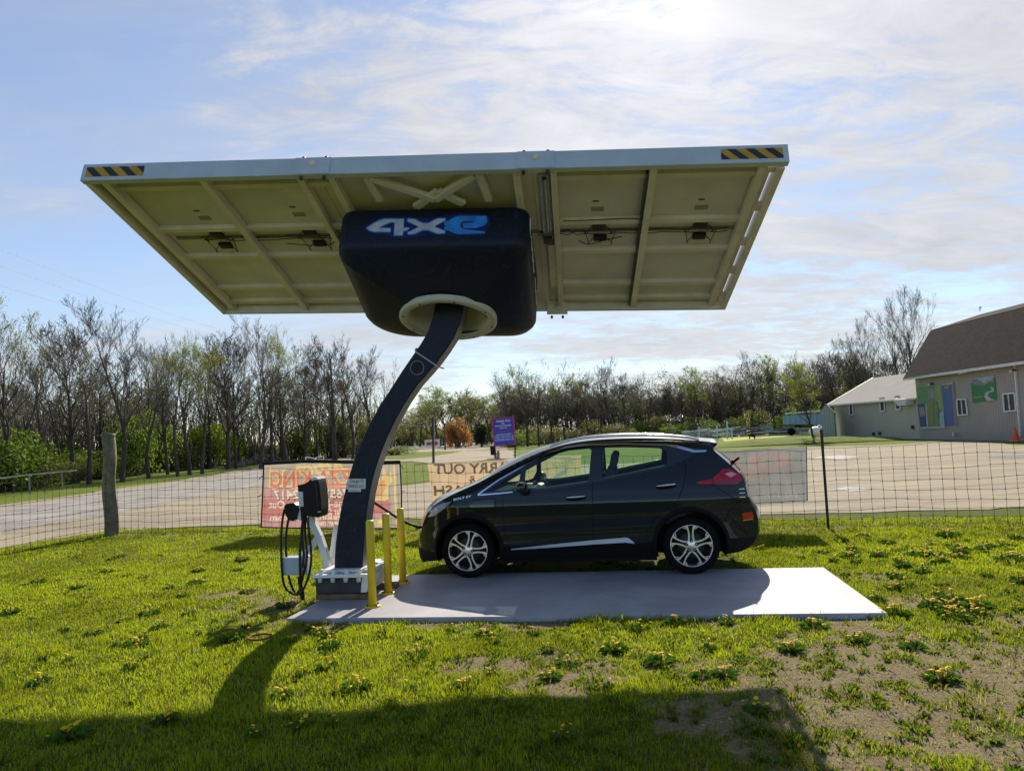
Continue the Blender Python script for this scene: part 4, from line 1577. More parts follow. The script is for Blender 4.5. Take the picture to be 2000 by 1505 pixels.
TAIL = [(2.70, 1.092), (2.80, 1.108), (2.885, 1.120), (2.96, 1.175), (3.015, 1.222), (3.09, 1.226), (3.15, 1.20), (3.20, 1.15), (3.225, 1.085), (3.16, 1.048), (2.98, 1.052), (2.88, 1.062), (2.76, 1.066), (2.71, 1.076)]
HEAD = [(-.50, .775), (-.475, .84), (-.39, .90), (-.30, .945), (-.17, .965), (-.25, .90), (-.32, .845), (-.42, .79)]
HEADA = [(-.40, .812), (-.30, .862), (-.20, .925), (-.235, .905), (-.33, .845), (-.41, .795)]
REFL = [(3.19, .715), (3.315, .722), (3.335, .66), (3.31, .635), (3.205, .635)]


def dens(P, st=.05, closed=True):
    out = []
    n = len(P)
    for i in range(n if closed else n - 1):
        a, b = Vector((*P[i][:2], 0)), Vector((*P[(i + 1) % n][:2], 0))
        k = max(1, int((b - a).length / st))
        out += [tuple(a.lerp(b, j / k))[:2] for j in range(k)]
    if not closed:
        out.append(tuple(P[-1][:2]))
    return out


polys = [dens(outline, .06)] + [dens(p, .05) for p in (GQ, GF, GR, DLO, FDOOR, RDOOR)]
pts, edg = [], []
for P in polys:
    k = len(pts)
    pts += [Vector(p) for p in P]
    edg += [(k + i, k + (i + 1) % len(P)) for i in range(len(P))]
bnd = np.array([tuple(p) for p in pts])
gu, gz_ = np.meshgrid(np.arange(-.64, 3.4, .045), np.arange(.24, 1.62, .04))
gu, gz_ = gu.ravel(), gz_.ravel()
keep = inpoly(gu, gz_, polys[0])
gu, gz_ = gu[keep], gz_[keep]
dm = np.min(np.hypot(gu[:, None] - bnd[None, :, 0], gz_[:, None] - bnd[None, :, 1]), 1)
for a, b in zip(gu[dm > .018], gz_[dm > .018]):
    pts.append(Vector((a, b)))
cv2, ce, cfaces, *_ = delaunay_2d_cdt(pts, edg, [], 0, 1e-5)
cen = np.array([(sum(cv2[i].x for i in f) / 3, sum(cv2[i].y for i in f) / 3) for f in cfaces])
ins = inpoly(cen[:, 0], cen[:, 1], polys[0])
lab = np.array(['body'] * len(cfaces), dtype=object)
lab[(cen[:, 1] < .42) & (cen[:, 0] > .3) & (cen[:, 0] < 2.3)] = 'trim'
lab[(cen[:, 1] < .37) | ((cen[:, 1] < .43) & (cen[:, 0] > 2.9))] = 'trim'
for nm, P in (('fdoor', FDOOR), ('rdoor', RDOOR), ('dlo', DLO), ('gq', GQ), ('gf', GF), ('gr', GR)):
    lab[inpoly(cen[:, 0], cen[:, 1], P)] = nm
lab[~ins] = 'none'


def side_part(name, key, s, m, parent, off=0.0):
    ids = {}
    vs, fs, ns = [], [], []
    for f, l in zip(cfaces, lab):
        if l != key:
            continue
        g = []
        for i in f:
            if i not in ids:
                ids[i] = len(vs)
                u, z = cv2[i].x, cv2[i].y
                vs.append(SP(u, z, s, off))
                ns.append(SN(u, z, s))
            g.append(ids[i])
        if s > 0:
            g = g[::-1]
        fs.append(g)
    Mi = PMAT[parent.name].inverted()
    R3 = Mi.to_3x3()
    me = bpy.data.meshes.new(name)
    me.from_pydata([Mi @ v for v in vs], [], fs)
    me.materials.append(m)
    me.polygons.foreach_set('use_smooth', [True] * len(fs))
    me.normals_split_custom_set_from_vertices([tuple(R3 @ n) for n in ns])
    o = bpy.data.objects.new(name, me)
    col.objects.link(o)
    o.parent = parent
    PMAT[o.name] = PMAT[parent.name]
    return o


def patch(P, s, lift, mi=0, mb=None, st=.03):
    """raised piece on the side sheet with a skirt"""
    D = dens(P, st)
    n = len(D)
    pv = [Vector(p) for p in D]
    us, zs = [p[0] for p in D], [p[1] for p in D]
    g1, g2 = np.meshgrid(np.arange(min(us), max(us), st), np.arange(min(zs), max(zs), st))
    g1, g2 = g1.ravel(), g2.ravel()
    k = inpoly(g1, g2, D)
    B = np.array(D)
    for a, b in zip(g1[k], g2[k]):
        if np.min(np.hypot(B[:, 0] - a, B[:, 1] - b)) > st * .45:
            pv.append(Vector((a, b)))
    v, e, f, *_ = delaunay_2d_cdt(pv, [], [list(range(n))], 1, 1e-6)
    mb.add([SP(p.x, p.y, s, lift) for p in v], f, mi, True)
    ring = [SP(a, b, s, lift) for a, b in D] + [SP(a, b, s, -.004) for a, b in D]
    mb.add(ring, [(i, (i + 1) % n, (i + 1) % n + n, i + n) for i in range(n)], mi)
    return mb


def ribbon(P, wd, lift, s, mi, mb, st=.04):
    D = dens(P, st, False)
    up, dn = [], []
    for i, p in enumerate(D):
        a, b = Vector((*D[max(0, i - 1)], 0)), Vector((*D[min(len(D) - 1, i + 1)], 0))
        d = (b - a).normalized()
        n = Vector((-d.y, d.x, 0)) * (wd / 2 if not hasattr(wd, '__len__') else wd[0] + (wd[1] - wd[0]) * i / len(D))
        up.append(SP(p[0] + n.x, p[1] + n.y, s, lift))
        dn.append(SP(p[0] - n.x, p[1] - n.y, s, lift))
    return mb.grid([dn, up], mi, True)


body = None
# ---- wrap over nose, bonnet, roof and tail
T_ = [-1, -.985, -.95, -.9, -.8, -.62, -.4, -.2, 0, .2, .4, .62, .8, .9, .95, .985, 1]
rows = []
for i, p in enumerate(ES):
    a, b = ES[max(0, i - 1)], ES[min(len(ES) - 1, i + 1)]
    d = Vector((b.x - a.x, b.y - a.y, 0)).normalized()
    n = Vector((-d.y, d.x, 0))
    H = hw(p.x, p.y)
    rows.append([KW(p.x + n.x * p.z * (1 - abs(t) ** 2.4), t * H, p.y + n.y * p.z * (1 - abs(t) ** 2.4)) for t in T_])
nA = len(EAs)
mats_w = {'body': MB(), 'wind': MB(), 'rear': MB(), 'low': MB(), 'tailp': MB(), 'headp': MB(), 'grille': MB()}
flatv = [p for r in rows for p in r]
nT = len(T_)
for i in range(len(ES) - 1):
    pu, pz = (ES[i].x + ES[i + 1].x) / 2, (ES[i].y + ES[i + 1].y) / 2
    for j in range(nT - 1):
        tm = abs((T_[j] + T_[j + 1]) / 2)
        k = 'body'
        if i < nA - 1 and .27 < pu < 1.03 and pz > 1.2 and tm < .95:
            k = 'wind'
        elif i >= nA and 2.93 < pu and 1.175 < pz < 1.445 and tm < .9:
            k = 'rear'
        elif (i < nA and pz < .40 and pu < 0) or (i >= nA and pz < .46):
            k = 'low'
        elif i >= nA and 1.045 < pz < 1.175 and tm > .62:
            k = 'tailp'
        elif i < nA and .76 < pz < .90 and pu < -.3 and tm > .8:
            k = 'headp'
        elif i < nA and .47 < pz < .62 and pu < 0 and tm < .8:
            k = 'grille'
        q = [i * nT + j, i * nT + j + 1, (i + 1) * nT + j + 1, (i + 1) * nT + j]
        mats_w[k].add([flatv[a] for a in q], [(0, 1, 2, 3)], 0, True)


def weld(o, d=1e-4):
    bm = bmesh.new()
    bm.from_mesh(o.data)
    bmesh.ops.remove_doubles(bm, verts=bm.verts, dist=d)
    bmesh.ops.recalc_face_normals(bm, faces=bm.faces)
    bm.to_mesh(o.data)
    bm.free()
    return o


body = weld(mats_w['body'].build('body', M_PAINT, car))
weld(mats_w['wind'].build('windscreen', M_GLASS, car))
weld(mats_w['rear'].build('rear_window', M_GLASSD, car))
weld(mats_w['low'].build('lower_bumper', M_TRIM, car))
weld(mats_w['tailp'].build('tail_light', M_RED, car))
weld(mats_w['headp'].build('headlight', M_LAMP, car))
weld(mats_w['grille'].build('grille', M_PIANO, car))
for s in (-1, 1):
    side_part('body_side', 'body', s, M_PAINT, car)
    side_part('sill_cladding', 'trim', s, M_TRIM, car)
    side_part('window_surround', 'dlo', s, M_PIANO, car)
    side_part('quarter_window', 'gq', s, M_GLASS, car)
    for nm, key, gk, hu, hz in (('front_door', 'fdoor', 'gf', (1.205, 1.435), (.962, .972)), ('rear_door', 'rdoor', 'gr', (2.245, 2.475), (1.056, 1.074))):
        d = side_part(nm, key, s, M_PAINT, car)
        side_part('door_window', gk, s, M_GLASS, d)
        # handle: bright bar over a dark recess
        mb = MB()
        n = 14
        for lift, rr, dz, mi in ((.030, .013, .006, 0), (.004, .026, -.016, 1)):
            P_ = []
            for i in range(n + 1):
                f = i / n
                u = hu[0] + (hu[1] - hu[0]) * f
                z = hz[0] + (hz[1] - hz[0]) * f + dz
                P_.append(SP(u, z, s, lift * (.35 + .65 * math.sin(math.pi * f) ** .5)))
            mb.tube(P_, [rr * (.35 + .65 * math.sin(math.pi * min(1, max(0, i / n))) ** .6) for i in range(n + 1)], 8, mi)
        mb.build('door_handle', [M_CHROME, M_POCK], d)
    mb = MB()
    for P_ in ([(.462, 1.05), (.455, 1.0), (.445, .80), (.455, .60), (.50, .42)], [(1.523, 1.13), (1.515, 1.0), (1.497, .60), (1.50, .42)], [(2.10, .42), (2.13, .55), (2.20, .67), (2.31, .78), (2.46, .85), (2.555, 1.05), (2.59, 1.20), (2.60, 1.34)],
               [(.10, .82), (.355, .812), (.365, .83), (.36, .965), (.345, .985), (.10, .975), (.085, .955), (.09, .835), (.10, .82)], [(-.44, .62), (-.33, .72), (-.25, .80), (-.18, .955)], [(3.20, .86), (3.06, .77), (2.985, .62)], [(2.86, 1.06), (2.99, .98), (3.15, .86), (3.29, .83)]):
        ribbon(P_, .007, .0015, s, 0, mb)
    mb.build('shut_lines', M_POCK, car)
    ribbon_p = [(.150, 1.036), (.40, 1.196), (.672, 1.334), (.85, 1.418), (1.03, 1.498), (1.22, 1.546), (1.42, 1.566), (1.88, 1.560), (2.4, 1.525)]
    mb = MB()
    ribbon(ribbon_p, .016, .004, s, 0, mb)
    ribbon([(.15, 1.030), (.40, 1.040), (.57, 1.052)], .014, .004, s, 0, mb)
    patch([(2.4, 1.533), (2.52, 1.518), (2.72, 1.452), (2.86, 1.446), (2.84, 1.425), (2.70, 1.425), (2.54, 1.478), (2.4, 1.517)], s, .006, 0, mb)
    mb.build('window_brightwork', M_CHROME, car)
    # upward facing satin strip along the sill
    top = [(.53, .388), (1.0, .428), (1.497, .466), (1.865, .487), (1.90, .482), (1.965, .425)]
    bot = [(.53, .378), (1.0, .398), (1.497, .424), (1.865, .437), (1.92, .428), (1.965, .419)]
    mb = MB()
    A_ = [SP(u, z, s, .004) for u, z in dens(top, .05, False)]
    nB = len(A_)
    tb = np.linspace(0, 1, nB)
    bu = np.interp(tb, np.linspace(0, 1, len(bot)), [b[0] for b in bot])
    au = [p[0] for p in dens(top, .05, False)]
    B_ = [SP(u, float(np.interp(u, [b[0] for b in bot], [b[1] for b in bot])), s, .052) for u in au]
    C_ = [SP(u, float(np.interp(u, [b[0] for b in bot], [b[1] for b in bot])) - .006, s, .0) for u in au]
    mb.grid([C_, B_, A_], 0, False)
    mb.build('sill_strip', M_SATIN, car)
    mb = MB()
    patch([(-.12 + .1, .83), (.345, .822), (.35, .96), (.33, .975), (.10, .965)], s, .003, 0, mb)
    if s < 0:
        mb.build('charge_port_door', M_PIANO, car)
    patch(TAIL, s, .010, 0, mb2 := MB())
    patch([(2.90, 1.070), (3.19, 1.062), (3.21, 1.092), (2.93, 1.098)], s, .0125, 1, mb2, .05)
    patch([(3.03, 1.168), (3.11, 1.188), (3.165, 1.158), (3.10, 1.128)], s, .0125, 2, mb2, .05)  # pinkish highlight painted on the upper lens as a raised patch
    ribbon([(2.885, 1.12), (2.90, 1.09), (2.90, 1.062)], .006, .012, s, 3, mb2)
    mb2.build('tail_light', [M_RED, M_TAILD, M_TAILHI, M_POCK], car)
    mb = MB()
    patch(HEAD, s, .006, 0, mb)
    patch(HEADA, s, .010, 1, mb)
    mb.build('headlight', [M_LAMP, M_AMB], car)
    patch(REFL, s, .005, 0, mb3 := MB())
    ribbon([(3.20, .632), (3.32, .640)], .010, .008, s, 1, mb3)
    mb3.build('rear_reflector', [M_REDD, M_CHROME], car)
    # dark arch lips
    for cu in (0.0, WB):
        mb = MB()
        a_, b_ = arch(cu, AR, .27, 30), arch(cu, AR + .055, .27, 30)
        mb.grid([[SP(u, z, s, -.06) for u, z in a_], [SP(u, z, s, .010) for u, z in a_], [SP(u, z, s, .014) for u, z in arch(cu, AR + .03, .27, 30)], [SP(u, z, s, .003) for u, z in b_]], 0, True)
        # wheel well
        A1 = arch(cu, AR + .002, .25, 24)
        mb.grid([[KW(u, s * .84, z) for u, z in A1], [KW(u, s * .52, z) for u, z in A1]], 1, True)
        mb.flat([KW(u, s * .52, z) for u, z in A1], 1)
        mb.build('wheel_arch', [M_TRIM, M_POCK], car)
    # roof rail
    pr_ = [(1.02, 1.565), (1.08, 1.590), (1.30, 1.640), (1.60, 1.662), (1.95, 1.660), (2.30, 1.644), (2.58, 1.612), (2.72, 1.588), (2.78, 1.570)]
    P_ = chaikin([KW(u, s * (.635 if 1.05 < u < 2.75 else .64), z) for u, z in pr_], 2)
    mb = MB()
    mb.tube(P_, .016, 8)
    mb.build('roof_rail', M_CHROME, car)
    # mirror
    mb = MB()
    mb.ball(KW(.70, s * 1.00, 1.115), (.075, .105, .068), 0, 16, (cx_, cy_, EZ))
    mb.bar(KW(.66, s * .80, 1.075), KW(.68, s * .95, 1.09), .05, .03, EZ, 1)
    mb.lathe([(0, 0), (.06, 0)], KW(.768, s * 1.0, 1.115), cx_, 18, 2)
    mi_ = mb.build('side_mirror', [M_PIANO, M_TRIM, mat('mirror_glass', (.55, .62, .62), .05, metal=1.0)], car)
    # wheels
    for k, cu in enumerate((0.0, WB)):
        zc, r = .375 - (.03 if s > 0 else 0), .325
        O = KW(cu, s * (HW - .018), zc)
        ax = cy_ * s                                   # outward
        st = -0.05 if (k == 0) else 0.0
        mb = MB()
        mb.lathe([(.232, -.20), (.27, -.215), (.305, -.205), (.323, -.175), (.325, -.11), (.323, -.04), (.308, -.012), (.285, .0), (.255, -.002), (.238, -.012), (.232, -.03)], O, ax, 56, 0)
        wh = mb.build('wheel', M_TYRE, car)
        mb = MB()
        mb.lathe([(.240, -.006), (.236, .002), (.230, .002), (.226, -.008), (.222, -.03), (.215, -.19)], O, ax, 56, 0)
        mb.lathe([(0, -.085), (.218, -.085)], O, ax, 32, 1)
        X, Y = cx_, EZ
        rot0 = math.pi / 2 if k == 1 else 0.03
        for n5 in range(5):
            a = rot0 + n5 * 2 * math.pi / 5
            er = X * math.cos(a) + Y * math.sin(a)
            et = -X * math.sin(a) + Y * math.cos(a)

            def Q(r_, t_, o_=0.0):
                return O + er * r_ + et * t_ + ax * o_
            for sg in (-1, 1):
                # twin blade: leaves the hub, runs out and flares towards the rim
                inner = [(.048, .021), (.09, .012), (.14, .013), (.185, .019), (.230, .030)]
                outer = [(.058, .040), (.09, .032), (.14, .030), (.175, .036), (.195, .047), (.224, .066)]
                P3 = [Q(a_, sg * b_, -.018) for a_, b_ in inner] + [Q(a_, sg * b_, -.018) for a_, b_ in outer[::-1]]
                mb.prism(P3, ax * .020, 0, 1)
                P4 = [Q(.182, sg * .047, -.020), Q(.200, sg * .056, -.020), Q(.218, sg * .080, -.020), Q(.212, sg * .096, -.020), Q(.196, sg * .068, -.020)]
                mb.prism(P4, ax * .015, 0, 1)
            pk = O + er * .056
            mb.lathe([(.018, .0), (.018, .0052), (0, .0052)], pk, ax, 14, 1)
            mb.lathe([(.008, .005), (.007, .009), (0, .009)], pk, ax, 8, 0)
        mb.lathe([(.070, -.02), (.066, .000), (.060, .003), (0, .005)], O, ax, 30, 0)
        mb.build('rim', [M_RIM, M_POCK], wh)
        mb = MB()
        mb.lathe([(.06, -.07), (.15, -.07), (.15, -.09)], O, ax, 32, 0)
        mb.build('brake_disc', M_STEEL, wh)

# underside, cabin
mb = MB()
for a, b, wd_, zc_ in ((-.50, -.39, 1.1, .33), (.39, WB - .39, 1.56, .29), (WB + .39, 3.1, 1.3, .34)):
    mb.box(KW((a + b) / 2, 0, zc_), (b - a, wd_, .16), 0, (cx_, cy_, EZ))
mb.box(KW(1.3, 0, .40), (3.6, 1.0, .06), 0, (cx_, cy_, EZ))
mb.build('underbody', M_POCK, car)
CA = (cx_, cy_, EZ)
mb = MB()
mb.box(KW(.52, 0, .92), (.55, 1.46, .26), 0, CA, .06)
mb.box(KW(.74, -.37, 1.045), (.12, .42, .06), 0, CA, .025)
mb.box(KW(.735, 0, 1.03), (.03, .26, .17), 1, CA, .01)
mb.box(KW(2.35, 0, .80), (1.5, 1.5, .05), 0, CA)
mb.build('dashboard', [M_DASH, M_LAMP], car)
mb = MB()
hubc = KW(.98, -.37, 1.01)
na = (cx_ * .90 + EZ * .42).normalized()
mb.lathe([(.178 + .015 * math.cos(a), .015 * math.sin(a)) for a in np.linspace(0, 2 * math.pi, 9)[:-1]], hubc, na, 32, 0, True, True)
mb.ball(hubc - na * .02, (.06, .06, .03), 0, 10, (na.orthogonal().normalized(), na.cross(na.orthogonal().normalized()), na))
sv = na.cross(cy_).normalized()
for d in (cy_, -cy_, sv):
    mb.bar(hubc, hubc + d * .175, .03, .018, na)
mb.bar(hubc, hubc - na * .22, .05, .05)
mb.build('steering_wheel', M_DASH, car)
for y, u0, wd in ((-.37, 1.62, .48), (.37, 1.62, .48), (-.42, 2.62, .56), (.42, 2.62, .56)):
    mb = MB()
    mb.box(KW(u0 - .28, y, .68), (.50, wd, .16), 0, CA, .06)
    bk = (cx_ * .22 + EZ).normalized()
    if u0 < 2:
        mb.box(KW(u0 + .06, y, .98), (.13, wd, .60), 0, (bk.cross(cy_) * -1, cy_, bk), .055)
        mb.box(KW(u0 + .155, y, 1.36), (.09, .27, .19), 0, (bk.cross(cy_) * -1, cy_, bk), .04)
    else:
        mb.box(KW(u0 + .02, y, .92), (.13, wd, .44), 0, (bk.cross(cy_) * -1, cy_, bk), .055)
    mb.build('seat', M_SEAT, car)
mb = MB()
for s in (-1, 1):
    # pale belt line trim and pillar cover inside the doors
    inn = [(.70, 1.075), (1.0, 1.082), (1.52, 1.140), (1.86, 1.195), (2.38, 1.285)]
    P_ = [SP(u, z, s, -.035) for u, z in dens(inn, .08, False)]
    mb.tube(P_, .018, 6)
    mb.tube([SP(1.60, 1.48, s, -.06), SP(1.585, 1.20, s, -.06)], .012, 5)
mb.build('cabin_trim', M_PALE, car)
# fin aerial, rear wiper, badges
mb = MB()
P_ = [KW(2.36, 0, 1.63), KW(2.56, 0, 1.62), KW(2.55, 0, 1.69), KW(2.52, 0, 1.70)]
mb.prism([p - cy_ * .012 for p in P_], cy_ * .024, 0)
mb.build('roof_aerial', M_PIANO, car)
mb = MB()
mb.tube([KW(3.17, -.42, 1.27), KW(3.235, -.50, 1.335)], .016, 6)
mb.tube([KW(3.22, .05, 1.20), KW(3.16, -.48, 1.30)], .010, 5)
mb.build('rear_wiper', M_TRIM, car)
mb = MB()
du_, dz_ = .30, .11
O = SP(-.045, 1.000, -1, .006)
Xd = (SP(.18, 1.032, -1, .006) - SP(-.15, .975, -1, .006)).normalized()
Nn = SN(.0, 1.005)
Yd = Nn.cross(Xd).normalized()
mb.text('BOLT EV', O, Xd, Yd, .036, 0, wfit=.23, lift=.004, bold=.015, shear=.2)
mb.build('fender_badge', M_CHROME, car, normals=False)
mb = MB()
O = KW(3.345, -.52, .98)
for k in range(3):
    O = SP(3.18, .99 - k * .045, -1, .004)
    mb.bar(O + cx_ * .0, O + cx_ * .06, .006, .012, EZ)
mb.build('tailgate_badge', M_ALU, car)

# cable from the column to the nose of the car
mb = MB()
pth = [cp(722, 975, .30), cp(745, 990, .5), cp(770, 1007, .75), cp(795, 1021, 1.0), cp(815, 1028, 1.1), KW(-.72, -.30, .60), KW(-.60, -.34, .60)]
P_ = chaikin(pth, 3)
mb.tube(P_, .016, 7)
mb.tube([KW(-.80, -.27, .60), KW(-.70, -.31, .605), KW(-.60, -.34, .605)], [.02, .03, .03], 8)
tag(mb.build('charging_lead', M_CABLE), 'black charging lead slung from the column to the nose of the parked car', 'cable')


# ------------------------------------------------------------------ woven wire fence
M_WIRE = mat('fence_wire', (0.020, 0.017, 0.015), 0.7, metal=0.3, var=0.4, scale=3)
M_POST = mat('fence_post_wood', (0.17, 0.145, 0.09), 0.9, var=0.35, scale=5, bump=0.8, bscale=25)
M_RUSTY = mat('steel_post', (0.055, 0.035, 0.030), 0.7, var=0.3)
fence = thing('wire_fence', 'rusty woven wire fence with one thick wooden post and one thin steel post', 'fence', (CORNER.x, CORNER.y, 0))
wz = [.06, .17, .30, .44, .59, .75, .92, 1.10, 1.28]
r_ = random.Random(11)
mb = MB()


def sag(x, y, z, k=1.0):
    return .018 * k * math.sin(x * 2.1 + z * 5) + .012 * k * math.sin(x * 5.3 + y + z * 9)


for A, B in ((CORNER, TPOST), (TPOST, FRIGHT), (FLEFT, CORNER), (FLEFT2, FLEFT)):
    L = (B - A).length
    n = max(4, int(L / .33))
    for z in wz:
        P_ = []
        for i in range(n + 1):
            p = A.lerp(B, i / n)
            P_.append(p + EZ * (z + sag(p.x, p.y, z) * (0 if i in (0, n) else 1)) + FNRM * r_.uniform(-.004, .004))
        mb.tube(P_, .0042 if z in (wz[0], wz[-1]) else .0038, 3)
    m = int(L / .165)
    for i in range(1, m):
        p = A.lerp(B, i / m)
        mb.tube([p + EZ * (z + sag(p.x, p.y, z)) + FDIR * r_.uniform(-.008, .008) + FNRM * .003 for z in wz], .0034, 3)
        for z in wz[1:-1]:
            c = p + EZ * (z + sag(p.x, p.y, z))
            mb.box(c, (.014, .012, .014))
mb.build('wire_mesh', M_WIRE, fence)
mb = MB()
n, rings = 14, []
hp = (dep(213, 848, CORNER.y) - CORNER).z
for k in range(13):
    z = -.05 + (hp + .05) * k / 12
    rr = .132 * (1.04 - .10 * k / 12)
    c = CORNER + Vector((.02 * math.sin(k * .8) - .05 * k / 12, 0, z))
    rings.append([c + Vector((math.cos(a * 2 * math.pi / n), math.sin(a * 2 * math.pi / n), 0)) * rr * (1 + .06 * math.sin(a * 2.4 + k * .5) + r_.uniform(-.03, .03)) for a in range(n)])
mb.grid([R + [R[0]] for R in rings], 0, True)
mb.flat(rings[-1], 0)
c = CORNER + EZ * (hp + .012) + Vector((-.05, 0, 0))
mb.lathe([(.14, -.05), (.142, .0), (0, .012)], c, EZ, 14, 1)
mb.build('wooden_post', [M_POST, mat('post_cap', (.08, .12, .09), .7)], fence)
mb = MB()
tt = onp(TPOST, FNRM, 1604, 838)
mb.bar(TPOST - EZ * .1, tt, .040, .012, FNRM)
mb.bar(TPOST - EZ * .1 - FNRM * .012, tt - FNRM * .012, .010, .035, FNRM)
for k in range(12):
    p = TPOST.lerp(tt, .1 + k * .075)
    mb.box(p - FNRM * .03, (.014, .012, .02))
mb.bar(TPOST.lerp(tt, .80), tt + EZ * .002, .044, .016, FNRM, 1)
mb.build('steel_post', [M_RUSTY, mat('post_red', (.20, .035, .03), .6)], fence)


# ------------------------------------------------------------------ banners seen from behind
def fabric(name, c, tr=.5, var=.1):
    return mat(name, c, .75, var=var, scale=3, trans=tr, spec=.2)


MX_ = -FDIR                                  # mirrored reading direction


def fp(px, py, off=-.03):
    return onp(CORNER + FNRM * off, FNRM, px, py)


B_RED, B_GREY, B_YEL = fabric('banner_red', (.50, .20, .18), .5), fabric('banner_grey', (.40, .35, .29), .5), fabric('banner_yellow', (.66, .50, .22), .5)
B_ORG, B_CRM, B_BLK = fabric('banner_orange', (.62, .36, .18), .5), fabric('banner_cream', (.68, .58, .46), .5), fabric('banner_black', (.02, .02, .02), .1)
B_SCAR, B_PINK = fabric('banner_scarlet', (.58, .20, .15), .5), fabric('banner_rose', (.48, .27, .26), .5)
B_TAN, B_INK = fabric('banner_tan', (.56, .41, .26), .52), fabric('banner_ink', (.14, .11, .09), .4)
B_SL, B_ROSE = fabric('banner_slate', (.27, .27, .26), .42), fabric('banner_pale_red', (.38, .25, .22), .42)
B_PALE = fabric('banner_pale', (.36, .355, .34), .42)
BMATS = [B_RED, B_GREY, B_YEL, B_ORG, B_CRM, B_BLK, B_SCAR, B_PINK, B_TAN, B_INK, B_SL, B_ROSE, B_PALE]
RED, GREY, YEL, ORG, CRM, BLK, SCAR, PINK, TAN, INK, SLATE, ROSE, PALE = range(13)
F0 = lambda px, py: fp(px, py, -.062)
sc_px = (F0(781, 960) - F0(515, 960)).length / 266


def al(p):
    return ((p - CORNER).dot(FDIR), p.z)


def banner_cloth(t, quad, cell, layers, amp=.010):
    """woven banner whose print shows through: every small cell of the cloth carries the colour printed there"""
    tl, tr, br, bl = [fp(*p) for p in quad]
    nu, nv = int((tr - tl).length / cell), int((tl - bl).length / cell)
    A_, B_ = np.meshgrid((np.arange(nu) + .5) / nu, (np.arange(nv) + .5) / nv)
    T0, T1, T2, T3 = [np.array(al(q)) for q in (tl, tr, br, bl)]
    pos = (T0[None, None] * (1 - A_)[..., None] + T1 * A_[..., None]) * (1 - B_)[..., None] + (T3 * (1 - A_)[..., None] + T2 * A_[..., None]) * B_[..., None]
    X, Z = pos[..., 0], pos[..., 1]
    M = np.zeros(X.shape, int)
    for L in layers:
        if L[0] == 'poly':
            pl = [al(F0(*q)) for q in L[2]]
            M[inpoly(X, Z, pl)] = L[1]
        elif L[0] == 'text':
            _, mi, s_, px, py, size, wfit, kw = L
            tm = MB().text(s_, (0, 0, 0), (1, 0, 0), (0, 1, 0), size, wfit=wfit, **kw)
            cx, cz = al(F0(px, py))
            for f in tm.f:
                pl = [(cx - tm.v[k][0], cz + tm.v[k][1]) for k in f]
                x0, x1 = min(q[0] for q in pl), max(q[0] for q in pl)
                z0, z1 = min(q[1] for q in pl), max(q[1] for q in pl)
                k = (X >= x0) & (X <= x1) & (Z >= z0) & (Z <= z1)
                if k.any():
                    kk = np.zeros_like(k)
                    kk[k] = inpoly(X[k], Z[k], pl)
                    M[kk] = mi
    vs = []
    for jv in range(nv + 1):
        for iu_ in range(nu + 1):
            a, b = iu_ / nu, jv / nv
            q = tl.lerp(tr, a).lerp(bl.lerp(br, a), b)
            rp = amp * (math.sin(a * 17 + b * 3) + .6 * math.sin(b * 11 + a * 5) + .5 * math.sin(a * 43 + b * 7))
            vs.append(q + FNRM * rp - EZ * (.03 * math.sin(math.pi * a) * (1 - b) * .6))
    mb = MB()
    w_ = nu + 1
    fs = [(jv * w_ + iu_, jv * w_ + iu_ + 1, (jv + 1) * w_ + iu_ + 1, (jv + 1) * w_ + iu_) for jv in range(nv) for iu_ in range(nu)]
    mb.add(vs, fs, 0, True)
    mb.m = [int(k) for k in M.ravel()]
    return mb.build('printed_cloth', BMATS, t)


